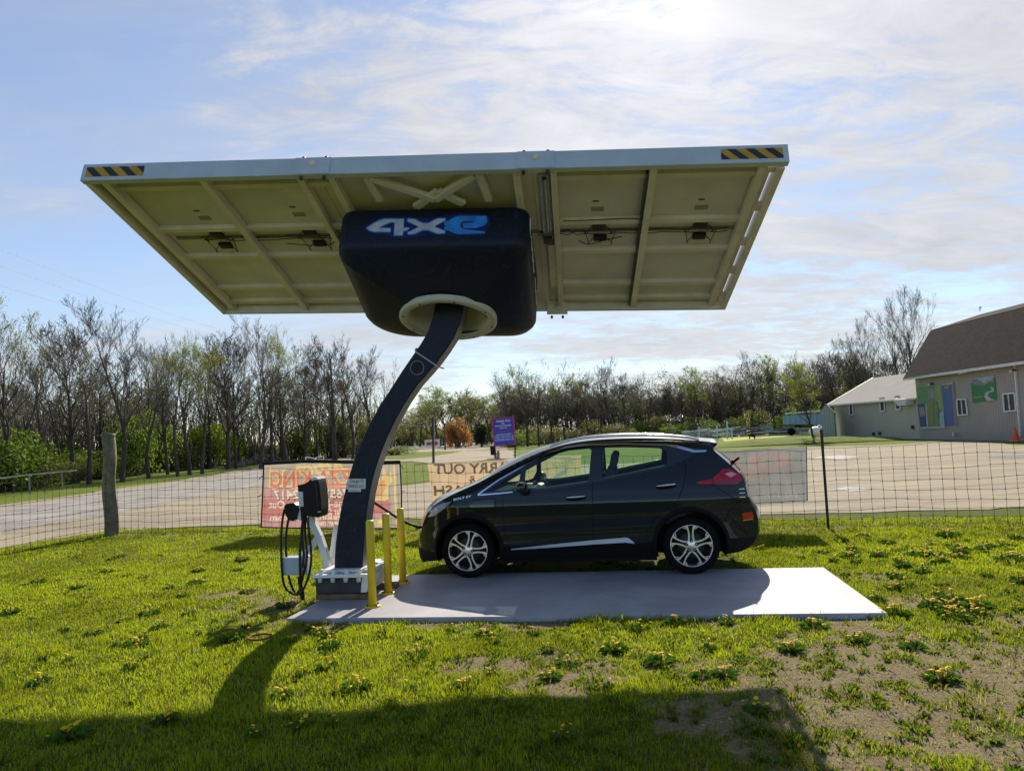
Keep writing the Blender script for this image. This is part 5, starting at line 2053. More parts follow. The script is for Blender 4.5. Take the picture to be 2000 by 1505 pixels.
# pizza banner
t = thing('banner', 'red and tan pizza banner hanging behind the navy column, its lettering reversed', 'banner', fp(650, 1030), 0, 'banners on the fence')
quad = [(515, 905), (781, 900), (784, 1031), (509, 1029)]
banner_cloth(t, quad, .014, [
    ('poly', GREY, [(500, 890), (800, 890), (800, 1040), (500, 1040)]),
    ('poly', PINK, [(500, 950), (722, 948), (712, 1000), (716, 1040), (500, 1040)]),
    ('poly', RED, [(500, 975), (715, 972), (712, 1010), (500, 1012)]),
    ('poly', CRM, [(524, 947), (656, 946), (656, 950), (524, 951)]),
    ('poly', YEL, [(524, 911), (527, 911), (526, 948), (523, 948)]), ('poly', YEL, [(767, 905), (770.5, 905), (774.5, 1026), (771, 1026)]),
    ('poly', YEL, [(727, 960), (730, 940), (738, 928), (742, 938), (748, 912), (754, 930), (762, 920), (766, 938), (757, 952), (758, 975), (742, 985), (728, 978)]),
    ('poly', ORG, [(731, 955), (740, 938), (750, 936), (752, 952), (744, 968), (733, 970)]),
    ('poly', RED, [(728, 978), (758, 976), (762, 1000), (720, 1004)]), ('poly', PINK, [(720, 1004), (762, 1000), (764, 1010), (720, 1014)]),
    ('poly', YEL, [(720, 1026), (726, 1012), (734, 1024), (742, 1010), (750, 1024), (758, 1012), (763, 1026)]),
    ('text', YEL, 'Attica', 628, 912, .38, 106 * sc_px, dict(bold=.03, shear=.35)),
    ('text', YEL, 'PIZZA KING', 618, 935, .46, 196 * sc_px, dict(bold=.055)),
    ('text', SCAR, 'PIZZA KING', 618, 935, .42, 190 * sc_px, dict(bold=.03)),
    ('text', INK, '(765) 762-2417', 611, 966, .24, 160 * sc_px, dict(bold=.05)),
    ('text', CRM, '(765) 762-2417', 610, 965, .23, 158 * sc_px, dict(bold=.03)),
    ('text', CRM, 'Dine-In & Carry Out', 605, 984, .20, 168 * sc_px, dict(bold=.025)),
    ('text', CRM, 'Order Online', 648, 999, .18, 74 * sc_px, dict(bold=.025)),
    ('text', CRM, 'pizzakingattica.com', 607, 1010, .15, 168 * sc_px, dict(bold=.025)),
    ('text', CRM, 'see our menu', 645, 1021, .14, 90 * sc_px, dict(bold=.025)),
])
mb = MB()
top = [F0(514 + 267 * k / 10, 905 - 5 * k / 10 - 3 * math.sin(k * .5) + r_.uniform(-1, 1)) for k in range(11)]
mb.tube(top, .035, 6, 0)
mb.tube([F0(515, 905), F0(513, 960), F0(510, 1029)], .014, 5, 0)
mb.tube([F0(781, 900), F0(784, 960), F0(784, 1031)], .014, 5, 0)
mb.tube([F0(509, 1029), F0(650, 1032), F0(784, 1031)], .012, 5, 0)
for a, b in (((513, 928), (506, 936)), ((511, 965), (503, 971)), ((781, 905), (788, 916)), ((783, 958), (791, 960))):
    mb.tube([F0(*a), F0(*b)], .008, 4, 0)
mb.build('hem', B_BLK, t)

# tan carry-out banner
t = thing('banner', 'tan banner with dark reversed lettering hanging behind the bonnet of the car', 'banner', fp(950, 1010), 0, 'banners on the fence')
banner_cloth(t, [(835, 905), (1135, 888), (1135, 1000), (848, 1004)], .014, [
    ('poly', TAN, [(800, 870), (1200, 870), (1200, 1040), (800, 1040)]),
    ('text', INK, 'CARRY OUT', 928, 914, .25, 160 * sc_px * .93, dict(bold=.025)), ('text', INK, '&', 921, 936, .20, None, dict(bold=.02)),
    ('text', INK, 'CAR WASH', 930, 957, .25, 165 * sc_px * .93, dict(bold=.025)), ('text', PALE, 'Pizza', 1100, 905, .16, 36 * sc_px, dict(shear=.3)),
    ('poly', PALE, [(1078, 930), (1110, 912), (1106, 924), (1085, 934)])], amp=.008)

# grey banner right of the car
t = thing('banner', 'grey mesh banner with faded red outlined emblem hanging right of the car tail', 'banner', fp(1500, 980), 0, 'banners on the fence')
oval = [(1482 + 74 * math.cos(a), 916 + 34 * math.sin(a) - 3 * math.cos(a)) for a in np.linspace(0, 6.283, 40)]
oval2 = [(1482 + 72.6 * math.cos(a), 916 + 32.8 * math.sin(a) - 3 * math.cos(a)) for a in np.linspace(0, 6.283, 40)]
banner_cloth(t, [(1290, 883), (1575, 872), (1577, 977), (1290, 990)], .010, [
    ('poly', SLATE, [(1200, 850), (1600, 850), (1600, 1010), (1200, 1010)]), ('poly', ROSE, oval), ('poly', SLATE, oval2),
    ('text', ROSE, 'SORA', 1484, 905, .34, .98, dict(bold=.05)), ('text', SLATE, 'SORA', 1484, 905, .29, .92, dict(bold=.0)), ('text', ROSE, 'SORA', 1484, 905, .27, .90, dict(bold=-.03)),
    ('text', ROSE, 'INN', 1478, 928, .15, .30, dict(bold=.02)), ('text', PALE, 'FRESH PIZZA', 1508, 969, .11, .78, dict(bold=.02))], amp=.006)
mb = MB()
mb.tube([F0(1575, 872), F0(1577, 977)], .007, 4, 0)
mb.tube([F0(1577, 977), F0(1440, 984)], .007, 4, 0)
mb.build('hem', B_BLK, t)

# ------------------------------------------------------------------ signs in the lot
M_SIGNB = mat('sign_blue', (.055, .045, .42), .45, var=.12)
M_SIGNR = mat('sign_red', (.50, .05, .04), .5)
M_SIGNW = mat('sign_white', (.74, .72, .70), .45, var=.05)
M_SKYB = mat('sign_lettering', (.45, .60, .85), .5)
M_DKPOST = mat('dark_post', (.05, .035, .03), .8, var=.3)
sb = gnd(1006, 893)
t = thing('announcement_sign', 'tall purple blue notice sign on posts thanking visitors, beside the black bin', 'sign', sb)
SY = sb.y
D_ = lambda px, py, b=0: dep(px, py, SY + b)
mb = MB()
mb.prism([D_(*p) for p in [(962.5, 818), (1003, 815), (1006, 867), (966, 870)]], Vector((0, .05, 0)))
mb.build('panel', M_SIGNB, t)
mb = MB()
mb.bar(D_(961, 816), D_(966, 872), .07, .07, EX)
mb.bar(D_(1003, 811), D_(1006, 869), .07, .07, EX)
mb.bar(D_(961, 817), D_(1003, 814), .05, .05, EZ)
mb.bar(D_(966, 870), D_(1006, 867), .04, .04, EZ)
mb.build('frame', M_SIGNR, t)
mb = MB()
mb.bar(D_(1006, 868), sb - EZ * .1, .10, .10, EX)
mb.bar(D_(966, 870), gnd(969, 895), .10, .10, EX)
mb.build('sign_post', M_DKPOST, t)
mb = MB()
X_ = (D_(1003, 815) - D_(962, 818)).normalized()
pxm = SY / F_PX
for s, px, py, sz, w_, mi in (('THANK YOU', 982.5, 822, .20, 27, 0), ('FOR', 982, 826.8, .11, 6, 0), ('MAKING MEMORIES', 983, 831, .13, 31, 0), ('WITH US!', 983, 835.5, .12, 14, 0), ('~~~~~', 983.5, 842, .30, 20, 1), ('UPCOMING EVENTS', 984, 848, .12, 29, 0), ('TRASH CAR SLAM 3-29', 984.5, 852.6, .22, 37, 2), ('EASTER EGG HUNT 4-20', 985, 858.3, .22, 37, 2)):
    mb.text(s, D_(px, py, -.012), X_, EZ, sz, mi, wfit=w_ * pxm, bold=.02, lift=.002)
mb.build('lettering', [M_SIGNW, B_ORG, M_SKYB], t, normals=False)

ab = gnd(845, 903)
t = thing('arrow_sign', 'white board with a red arrow pointing right on a leaning wooden post', 'sign', ab)
A_ = lambda px, py, b=0: dep(px, py, ab.y + b)
mb = MB()
mb.prism([A_(*p) for p in [(829, 859), (858.5, 857), (859, 872), (830, 874)]], Vector((0, .04, 0)))
mb.build('panel', M_SIGNW, t)
mb = MB()
mb.prism([A_(*p, -.015) for p in [(833, 863.5), (850, 862.3), (850, 860), (856.5, 865.2), (850.4, 870.5), (850.2, 868.2), (833.2, 869.3)]], Vector((0, .01, 0)))
mb.text('ENTRANCE', A_(842.5, 866, -.02), EX, EZ, .16, 1, wfit=13 * ab.y / F_PX)
mb.build('arrow', [M_SIGNR, M_SIGNW], t, normals=False)
mb = MB()
mb.bar(A_(846, 815, .1), gnd(846.5, 905) + Vector((0, .1, 0)), .20, .12, EX)
mb.build('post', M_DKPOST, t)
mb = MB()
mb.prism([A_(*p, .02) for p in [(842, 821), (848, 820), (849, 845), (845, 846)]], Vector((0, .03, 0)))
mb.build('small_board', M_SIGNR, t)

bb = gnd(964, 894)
t = thing('litter_bin', 'black litter bin on a post beside the purple blue sign', 'bin', bb)
mb = MB()
B__ = lambda px, py: dep(px, py, bb.y)
mb.prism([B__(*p) for p in [(957, 870.5), (968, 871), (967.5, 888), (958.5, 888.5)]], Vector((0, .35, 0)))
mb.build('bin_body', M_BLACK, t)
MB().bar(B__(966, 886), gnd(966, 894.5), .10, .10, EX).build('post', M_DKPOST, t)
hb = gnd(973.5, 895)
t = thing('hydrant', 'small tan upright hydrant standing beside the black bin', 'hydrant', hb)
M_TAN_ = mat('hydrant_tan', (.36, .22, .10), .6, var=.2)
h_ = 15.5 * hb.y / F_PX
MB().lathe([(0, h_), (.05, h_ * .98), (.10, h_ * .9), (.10, h_ * .82), (.085, h_ * .80), (.10, h_ * .5), (.10, h_ * .12), (.15, h_ * .10), (.15, 0)], hb, EZ, 14).build('barrel', M_TAN_, t)
mb = MB()
mb.lathe([(.05, 0), (.05, .14), (0, .14)], hb + EZ * h_ * .62, -EX, 8)
mb.lathe([(.05, 0), (.05, .12), (0, .12)], hb + EZ * h_ * .62, EX, 8)
mb.build('outlet', M_TAN_, t)

# ------------------------------------------------------------------ utility poles and lines
M_POLE = mat('pole_wood', (.10, .085, .075), .9, var=.3, scale=3)
M_LINE = mat('line_wire', (.05, .05, .055), .5)
M_LINEP = mat('bright_wire', (.55, .55, .55), .3, metal=.8)


def pole(px0, py0, py1, d, r, lb, px1=None, arms=True):
    a, b = dep(px0, py0, d), dep(px1 or px0, py1, d)
    a.z = max(a.z, -.1) if False else a.z
    t = thing('utility_pole', lb, 'utility pole', (a.x, a.y, 0), 0, 'utility poles')
    MB().tube([Vector((a.x, a.y, -.2)), b], [r, r * .7], 8).build('pole', M_POLE, t)
    if arms:
        mb = MB()
        mb.bar(b - EZ * .5 - EX * .9, b - EZ * .5 + EX * .9, .10, .10)
        for k in (-.8, 0, .8):
            mb.lathe([(.05, 0), (.05, .18), (0, .2)], b - EZ * .45 + EX * k, EZ, 6)
        mb.build('crossarm', M_POLE, t)
    return b


pb = pole(657, 880, 700, 66, .10, 'thin grey wooden utility pole standing among the trees left of the column', 645, False)
pc = pole(869, 872, 826, 95, .11, 'thin grey pole by the far lane left of the orange bush', 869, False)


def wire(name, pts, r, m, lb, sg=0.0):
    P_ = []
    for i in range(17):
        f = i / 16
        P_.append(pts[0].lerp(pts[1], f) - EZ * sg * 4 * f * (1 - f))
    tag(MB().tube(P_, r, 4).build(name, m), lb, 'wire', 'overhead wires')


wire('overhead_wire', (dep(-60, 462, 60), dep(420, 640, 130)), .014, M_LINE, 'thin overhead wire crossing the left sky, highest of three', .4)
wire('overhead_wire', (dep(-60, 497, 60), dep(420, 655, 130)), .014, M_LINE, 'thin overhead wire in the left sky, middle of three', .4)
wire('overhead_wire', (dep(-60, 540, 60), dep(400, 664, 130)), .012, M_LINE, 'thin overhead wire in the left sky, lowest of three', .3)
wire('overhead_wire', (dep(95, 696, 45), dep(646, 786, 61)), .012, M_LINEP, 'bright wire slanting down through the bare trees to the pole', .3)
wire('overhead_wire', (dep(770, 826, 80), dep(869, 826, 95)), .012, M_LINEP, 'pale cable sagging to the thin pole near the orange bush', .35)

# guard rail beyond the lane on the left, gate frames
M_GALV = mat('galvanised', (.22, .22, .22), .45, metal=.6, var=.15)
t = thing('guard_rail', 'pale guard rail along the far side of the lane at the left edge', 'guard rail', gnd(60, 958))
mb = MB()
a, b = dep(-60, 941, 30.5), dep(150, 918, 38)
c = (a + b) / 2 + EZ * .04
for p, q in ((a, c), (c, b)):
    mb.bar(p, q, .04, .06)
mb.build('rail', M_GALV, t)
for f in (.22, .5, .83):
    p = a.lerp(b, f)
    MB().bar(Vector((p.x, p.y + .06, -.1)), p + EZ * .06, .05, .05, EX).build('post', M_GALV, t)
for (pa, pb_, lb) in (((597, 892), (615, 899), 'small white field gate just above the pizza banner, left of two'), ((617, 893), (632, 897), 'small white field gate just above the pizza banner, right of two')):
    d = 48
    a, b, c, e = dep(pa[0], pa[1], d), dep(pb_[0], pa[1] + (3 if pa[0] < 610 else -2), d), dep(pb_[0], pb_[1], d), dep(pa[0], pb_[1], d)
    t = thing('field_gate', lb, 'gate', Vector((a.x, a.y, 0)), 0, 'white field gates')
    mb = MB()
    for p, q in ((a, b), (e, c)):
        mb.bar(p, q, .06, .05)
    mb.build('rail', M_SIGNW, t)
    mb = MB()
    for p, q in ((a, e), (b, c)):
        mb.bar(p, Vector((q.x, q.y, 0)), .05, .05, EX)
    mb.build('upright', M_SIGNW, t)

# ------------------------------------------------------------------ buildings on the right
def siding_material(name, base, pitch=.22, axis=0, rough=.55, spec=.4):
    m = bpy.data.materials.new(name)
    m.use_nodes = True
    t = NT(m.node_tree)
    o = t.n('ShaderNodeTexCoord').outputs['Object']
    s = t.n('ShaderNodeSeparateXYZ', {0: o}).outputs[axis]
    fr = t.math('FRACT', t.math('DIVIDE', s, pitch))
    rib = t.smooth(t.math('ABSOLUTE', t.math('SUBTRACT', fr, 0.5)), 0.34, 0.44)
    nz = t.noise(o, .8, 5, .6)
    c = t.mix(t.smooth(nz, .3, .7), tuple(k * .92 for k in base) + (1,), (*base, 1))
    c = t.mix(t.math('MULTIPLY', rib, .42), c, tuple(k * .55 for k in base) + (1,))
    p = t.n('ShaderNodeBsdfPrincipled', {'Base Color': c, 'Roughness': rough, 'Specular IOR Level': spec})
    bn = t.n('ShaderNodeBump', {'Strength': .8, 'Distance': .02, 'Height': rib})
    t.set(p.inputs['Normal'], bn.outputs[0])
    t.n('ShaderNodeOutputMaterial', {'Surface': p.outputs[0]})
    return m


def shingle_material():
    m = bpy.data.materials.new('roof_shingles')
    m.use_nodes = True
    t = NT(m.node_tree)
    o = t.n('ShaderNodeTexCoord').outputs['Object']
    sz = t.n('ShaderNodeSeparateXYZ', {0: o}).outputs[2]
    row = t.math('FRACT', t.math('DIVIDE', sz, .15))
    edge = t.smooth(t.math('ABSOLUTE', t.math('SUBTRACT', row, .5)), .36, .48)
    cell = t.noise(t.n('ShaderNodeMapping', {'Vector': o, 'Scale': (3.2, 3.2, 6.6)}).outputs[0], 1.0, 2, .5)
    nz = t.noise(o, 1.1, 6, .7)
    c = t.mix(t.smooth(cell, .35, .65), (.026, .021, .021, 1), (.044, .035, .033, 1))
    c = t.mix(t.math('MULTIPLY', edge, .55), c, (.028, .022, .021, 1))
    c = t.mix(t.math('MULTIPLY', t.smooth(nz, .4, .7), .4), c, (.05, .042, .040, 1))
    p = t.n('ShaderNodeBsdfPrincipled', {'Base Color': c, 'Roughness': .97, 'Specular IOR Level': .08})
    t.n('ShaderNodeOutputMaterial', {'Surface': p.outputs[0]})
    return m


M_SIDE = siding_material('barn_siding', (.37, .32, .29))
M_SIDE2 = siding_material('wing_siding', (.52, .49, .40), .25)
M_SHING = shingle_material()
M_GUT = mat('gutter_white', (.66, .64, .62), .4)
M_WIN = mat('window_glass', (.018, .028, .032), .22, var=.3, spec=.25)
M_WFR = mat('window_frame_white', (.74, .74, .73), .4)
WL, WR = Vector((dep(1797, 858, 51).x, 51, 0)), Vector((dep(1987, 852, 41).x, 41, 0))
BX = (WR - WL).normalized()
BY = Vector((-BX.y, BX.x, 0))
BYAW = math.atan2(BX.y, BX.x)
barn = thing('barn', 'large grey tan gambrel roofed barn with wall posters at the right edge', 'barn', WL, BYAW)


def bp(px, py, off=0.0):
    return onp(WL - BY * off, BY, px, py)


BL_ = 13.0
eL, eR = bp(1778, 742), bp(1978, 692)
EAVE = (eL.z + bp(1785, 738).z) / 2 + .05
mb = MB()
P_ = [WL + BX * 0, WL + BX * BL_]
mb.box(WL + BX * BL_ / 2 + BY * 5 + EZ * EAVE / 2, (BL_, 10, EAVE), 0, (BX, BY, EZ))
tri_ = [WL + EZ * EAVE, WL + EZ * (EAVE + 2.6) + BY * 1.9, WL + EZ * (EAVE + 3.2) + BY * 5, WL + EZ * (EAVE + 2.6) + BY * 8.1, WL + EZ * EAVE + BY * 10]
mb.prism([p + BX * .01 for p in tri_], BX * (BL_ - .02), 0)
mb.build('wall', M_SIDE, barn)
# gambrel roof fitted to its picture outline: eave, knee and ridge lines
kL = onp(WL + BY * 1.7, BY, 1811, 650)
KZ = kL.z
mb = MB()
ov = -.55
r0, r1, r2 = WL - BY * .45 + EZ * (EAVE - .05), WL + BY * 1.7 + EZ * KZ, WL + BY * 5.2 + EZ * (KZ + .95)
r3, r4 = WL + BY * 8.7 + EZ * KZ, WL + BY * 10.4 + EZ * (EAVE - .05)
for a, b in ((r0, r1), (r1, r2), (r2, r3), (r3, r4)):
    n = BX.cross(b - a).normalized()
    mb.prism([a + BX * ov, b + BX * ov, b + BX * BL_, a + BX * BL_], n * .12, 0)
mb.build('roof', M_SHING, barn)
mb = MB()
mb.bar(r0 + BX * (ov - .05) + EZ * .02, r0 + BX * BL_ + EZ * .02 - BY * .06, .16, .16, EZ)
mb.bar(r1 + BX * ov - EZ * .03 - BY * .05, r1 + BX * BL_ - EZ * .03 - BY * .05, .06, .05, EZ)
mb.bar(bp(1981, 700, .06), bp(1993, 852, .06), .10, .09, BX)
mb.bar(r0 + BX * 5.9 - EZ * .08 - BY * .02, bp(1981, 704, .06), .09, .08, BX)
mb.build('gutter', M_GUT, barn)


def wpatch(pts, th, mi, mb, off=.012):
    mb.prism([bp(*p, off) for p in pts], BY * th, mi)


k8 = lambda x, y: (1780 + x / 8.36, 700 + y / 8.36)
for Q_, bar_ in (([(742, 668), (885, 660), (918, 912), (762, 925)], (812, 835)), ([(1495, 580), (1685, 560), (1710, 850), (1520, 865)], (1580, 1608))):
    mb = MB()
    wpatch([k8(*p) for p in Q_], .05, 0, mb, .05)
    f = mb.build('window', M_WIN, barn)
    mb = MB()
    C_ = [bp(*k8(*p), .075) for p in Q_]
    for i in range(4):
        mb.bar(C_[i], C_[(i + 1) % 4], .07, .10 if i == 2 else .07, BY)
    mb.bar(bp(*k8(bar_[0], (Q_[0][1] + Q_[1][1]) / 2), .075), bp(*k8(bar_[1], (Q_[2][1] + Q_[3][1]) / 2), .075), .05, .05, BY)
    mb.build('frame', M_WFR, f)
for (x, y), lb in (((318, 412), 0), ((1660, 190), 1)):
    p = bp(*k8(x, y), .12)
    mb = MB()
    mb.box(p, (.28, .22, .10), 0, (BX, BY, EZ), .02)
    mb.ball(p - BY * .12 - EZ * .05, .09, 1, 8)
    mb.build('wall_lamp', [M_STEEL, M_GUT], barn)
mb = MB()
mb.bar(bp(*k8(690, 1215), .1), bp(*k8(680, 1255), .35), .12, .12)
mb.build('vent_pipe', M_GUT, barn)
mb = MB()
p = r2 + BX * 1.4
mb.tube([onp(WL + BY * 5.0, BY, 1914, 607), onp(WL + BY * 5.0, BY, 1914, 598)], .03, 5)
mb.tube([onp(WL + BY * 5.0, BY, 1911, 601), onp(WL + BY * 5.0, BY, 1917, 600)], .03, 5)
mb.build('roof_vent', M_STEEL, barn)

# posters hanging on the barn wall: things of their own
PC = {k: mat('poster_' + k, tuple(.55 * q + .12 * sum(c) / 3 for q in c), .5, var=.12, scale=4) for k, c in dict(green=(.03, .30, .08), leaf=(.16, .40, .13), lime=(.36, .50, .12), sky=(.45, .60, .68), slate=(.30, .31, .36), path=(.60, .68, .66), pale=(.66, .70, .68), navy=(.05, .09, .30), blue=(.09, .16, .50), olive=(.34, .33, .08), rose=(.45, .22, .20), coral=(.62, .30, .22), grey=(.35, .36, .42)).items()}
PK = list(PC)


def poster(name, label, cat, pieces, back):
    t = thing(name, label, cat, bp(*k8(*back[0]), .05))
    mb = MB()
    wpatch([k8(*p) for p in back], .03, 0, mb, .04)
    mb.build('backing', PC['pale'], t)
    mb = MB()
    for i, (c, P_) in enumerate(pieces):
        mb.prism([bp(*k8(*p), .048 + .004 * i) for p in P_], BY * .003, PK.index(c))
    mb.build('print', [PC[k] for k in PK], t)
    return t


poster('landscape_sign', 'square green landscape sign with white winding path between the two barn windows', 'sign', [
    ('sky', [(972, 335), (1335, 270), (1345, 330), (1230, 400), (1110, 350)]), ('green', [(972, 395), (1180, 440), (1352, 320), (1395, 670), (1000, 725)]), ('slate', [(972, 340), (1070, 340), (1110, 360), (1190, 400), (1240, 400), (1190, 445), (1000, 420)]),
    ('slate', [(1335, 310), (1350, 315), (1358, 390), (1290, 390)]), ('coral', [(1215, 370), (1245, 355), (1270, 375), (1260, 400), (1225, 400)]), ('path', [(1275, 455), (1320, 465), (1355, 500), (1345, 535), (1270, 560), (1250, 600), (1280, 640), (1360, 675), (1235, 692), (1190, 620), (1205, 560), (1250, 535), (1318, 515), (1300, 480)]),
    ('leaf', [(1005, 615), (1175, 600), (1178, 640), (1008, 655)])], [(970, 333), (1340, 268), (1397, 672), (1000, 728)])
t_ = poster('map_board', 'colourful green map board on the barn wall, left of the blue board', 'board', [
    ('leaf', [(80, 465), (470, 430), (540, 1115), (165, 1125)]), ('lime', [(380, 440), (475, 430), (515, 820), (400, 820)]), ('grey', [(268, 505), (375, 495), (385, 640), (280, 650)]), ('olive', [(245, 710), (350, 695), (380, 1080), (275, 1095)]), ('navy', [(100, 745), (225, 730), (250, 1105), (150, 1112)]),
    ('pale', [(225, 735), (245, 733), (272, 1105), (252, 1108)]), ('grey', [(125, 800), (205, 790), (225, 930), (145, 945)]), ('rose', [(395, 700), (425, 695), (445, 960), (415, 960)]), ('sky', [(460, 900), (520, 840), (545, 1100), (470, 1110)]), ('pale', [(160, 1118), (545, 1105), (548, 1135), (165, 1145)])], [(80, 462), (475, 428), (550, 1136), (160, 1148)])
poster('information_board', 'tall blue information board with red edge on the barn wall beside the map', 'board', [
    ('blue', [(490, 435), (655, 420), (705, 1100), (555, 1110)]), ('rose', [(668, 385), (690, 385), (765, 1110), (745, 1112)]), ('slate', [(655, 420), (672, 418), (742, 1105), (705, 1105)]), ('lime', [(530, 455), (610, 445), (615, 485), (540, 495)]), ('coral', [(535, 425), (640, 415), (640, 430), (537, 442)])], [(486, 432), (690, 380), (768, 1112), (553, 1118)])

# orange cone
cb_ = bp(1983, 851, .55)
cb_.z = 0.0
t = thing('traffic_cone', 'orange traffic cone standing against the barn wall under the right window', 'cone', cb_)
M_CONE = mat('cone_orange', (.75, .10, .045), .5, var=.1)
MB().lathe([(.045, .78), (.05, .76), (.20, .05)], cb_, EZ, 20).build('cone_body', M_CONE, t)
MB().box(cb_ + EZ * .025, (.46, .46, .05), 0, None, .02).build('cone_base', M_CONE, t)

# long low wing beside the barn
W0 = gnd(1633, 854)
W0 = W0 * (62.0 / W0.y)
W0.z = 0
W1 = WL + BY * .4 - BX * .05
WX = (W1 - W0).normalized()
WY = Vector((-WX.y, WX.x, 0))
if WY.x < 0:
    WY = -WY
wing = thing('side_building', 'long low cream metal building with pale ribbed roof joined to the barn', 'building', W0, math.atan2(WX.y, WX.x))


def wp_(px, py, off=0.0):
    return onp(W0 - WY * off, WY, px, py)


WLn = (W1 - W0).length
WE = wp_(1625, 789).z
mb = MB()
mb.box(W0 + WX * WLn / 2 + WY * 4 + EZ * WE / 2, (WLn, 8, WE), 0, (WX, WY, EZ))
rz_ = 2.0
mb.prism([W0 + EZ * WE, W0 + WY * 4 + EZ * (WE + rz_ * .97), W0 + WY * 8 + EZ * WE], WX * WLn, 0)
mb.build('wall', M_SIDE2, wing)
M_MROOF = siding_material('metal_roof', (.38, .365, .335), .23, 0, .95, .05)
mb = MB()
for s in (0, 1):
    a = W0 - WX * .35 + (WY * -.4 if s == 0 else WY * 8.4) + EZ * (WE - .12)
    b = W0 - WX * .35 + WY * 4 + EZ * (WE + rz_)
    mb.prism([a, b, b + WX * (WLn + .3), a + WX * (WLn + .3)], EZ * .08, 0)
mb.build('roof', M_MROOF, wing)
mb = MB()
a = W0 - WX * .40 - WY * .4 + EZ * (WE - .10)
b = W0 - WX * .40 + WY * 4 + EZ * (WE + rz_ + .03)
mb.bar(a, b, .06, .16, EZ)
mb.bar(a, a + WX * (WLn + .3), .08, .12, EZ)
mb.build('roof_trim', M_GUT, wing)
for Q_ in ([(1658.5, 787), (1665, 786.5), (1666, 809.5), (1659.5, 810)], [(1718, 777), (1726.5, 776), (1728, 802), (1720, 803)], [(1748, 773.5), (1757, 772.5), (1759, 799), (1750, 799.5)]):
    mb = MB()
    mb.prism([wp_(*p, .05) for p in Q_], WY * .05)
    f = mb.build('window', M_WIN, wing)
    mb = MB()
    C_ = [wp_(*p, .07) for p in Q_]
    for i in range(4):
        mb.bar(C_[i], C_[(i + 1) % 4], .10, .07, WY)
    mb.build('frame', M_WFR, f)
mb = MB()
p = wp_(1768, 785, .35)
mb.box(p, (1.0, .65, .45), 0, (WX, WY, EZ), .03)
mb.ball(wp_(1753, 783, .4), .22, 1, 10)
mb.build('air_conditioner', [M_GUT, M_SIGNW], wing)
for px, py in ((1706, 847), (1718, 846), (1782, 834)):
    p = wp_(px, py, .08)
    MB().box(p, (.18, .12, .25), 0, (WX, WY, EZ), .02).build('wall_socket', M_STEEL, wing)

# small gabled shed in front of the wing
sb_ = gnd(1606, 853.5) * (60.0 / gnd(1606, 853.5).y)
D6 = lambda px, py, b=0: dep(px, py, 58.0 + b)
t = thing('garden_shed', 'small pale green gabled shed at the near corner of the low cream building', 'shed', (D6(1618, 850).x, 58, 0))
base = lambda px: Vector((D6(px, 850).x, 58, -.05))
mb = MB()
mb.prism([base(1604), D6(1604.5, 802), D6(1612, 790.5), D6(1628, 806), base(1632)], Vector((1.5, 3.2, 0)))
mb.build('wall', siding_material('shed_siding', (.40, .47, .43), .2), t)
mb = MB()
mb.prism([D6(1602.5, 804), D6(1612, 789), D6(1612, 787.5), D6(1602, 802.5)], Vector((1.6, 3.5, 0)))
mb.prism([D6(1612, 789), D6(1630, 808), D6(1630.5, 806), D6(1612, 787.5)], Vector((1.6, 3.5, 0)))
mb.build('roof', M_MROOF, t)

# pale blue trailer
t = thing('storage_trailer', 'long pale blue storage trailer parked beyond the stacked rails', 'trailer', (dep(1565, 828, 84).x, 84, 0))
E8 = lambda px, py, b=0: dep(px, py, 84 + b)
mb = MB()
mb.prism([E8(1529, 811), E8(1607, 808), E8(1607, 828), E8(1529, 829)], Vector((1.05, 2.6, 0)))
mb.build('body', siding_material('trailer_siding', (.24, .36, .46), .6), t)
mb = MB()
mb.prism([E8(1533, 806, -.2), E8(1608, 800, -.2), E8(1608, 803, -.2), E8(1533, 808.5, -.2)], Vector((1.2, 3.0, 0)))
mb.bar(E8(1536, 810), E8(1536, 806), .1, .1, EX)
mb.bar(E8(1604, 808), E8(1604, 802), .1, .1, EX)
mb.build('roof', M_GUT, t)
mb = MB()
for px in (1545, 1592):
    p = E8(px, 829)
    mb.lathe([(0, 0), (.42, 0), (.42, .25), (0, .25)], Vector((p.x, 83.9, .42)), Vector((0, 1, 0)), 16)
mb.build('wheel', M_TYRE, t)

# white tank on feet
tb = gnd(1592, 855)
t = thing('gas_tank', 'white horizontal gas tank on feet beside the pale green shed', 'tank', (tb.x, tb.y, 0))
G5 = lambda px, py: dep(px, py, tb.y)
a, b = G5(1590, 843), G5(1612, 842)
rt = 10.0 * tb.y / F_PX
dx = (b - a).normalized()
pf = [(0, -rt * .95), (rt * .5, -rt * .85), (rt * .85, -rt * .5), (rt, 0)]
L = (b - a).length
mb = MB()
mb.lathe(pf + [(rt, L)] + [(r, L - h) for r, h in pf[::-1]], a, dx, 24)
mb.lathe([(.16, 0), (.16, .12), (0, .14)], (a + b) / 2 + EZ * rt, EZ, 10)
mb.build('vessel', M_SIGNW, t)
for f in (.12, .88):
    p = a.lerp(b, f)
    MB().box(Vector((p.x, p.y, (p.z - rt * .8) / 2)), (.15, .6, max(.1, p.z - rt * .8))).build('foot', M_GUT, t)

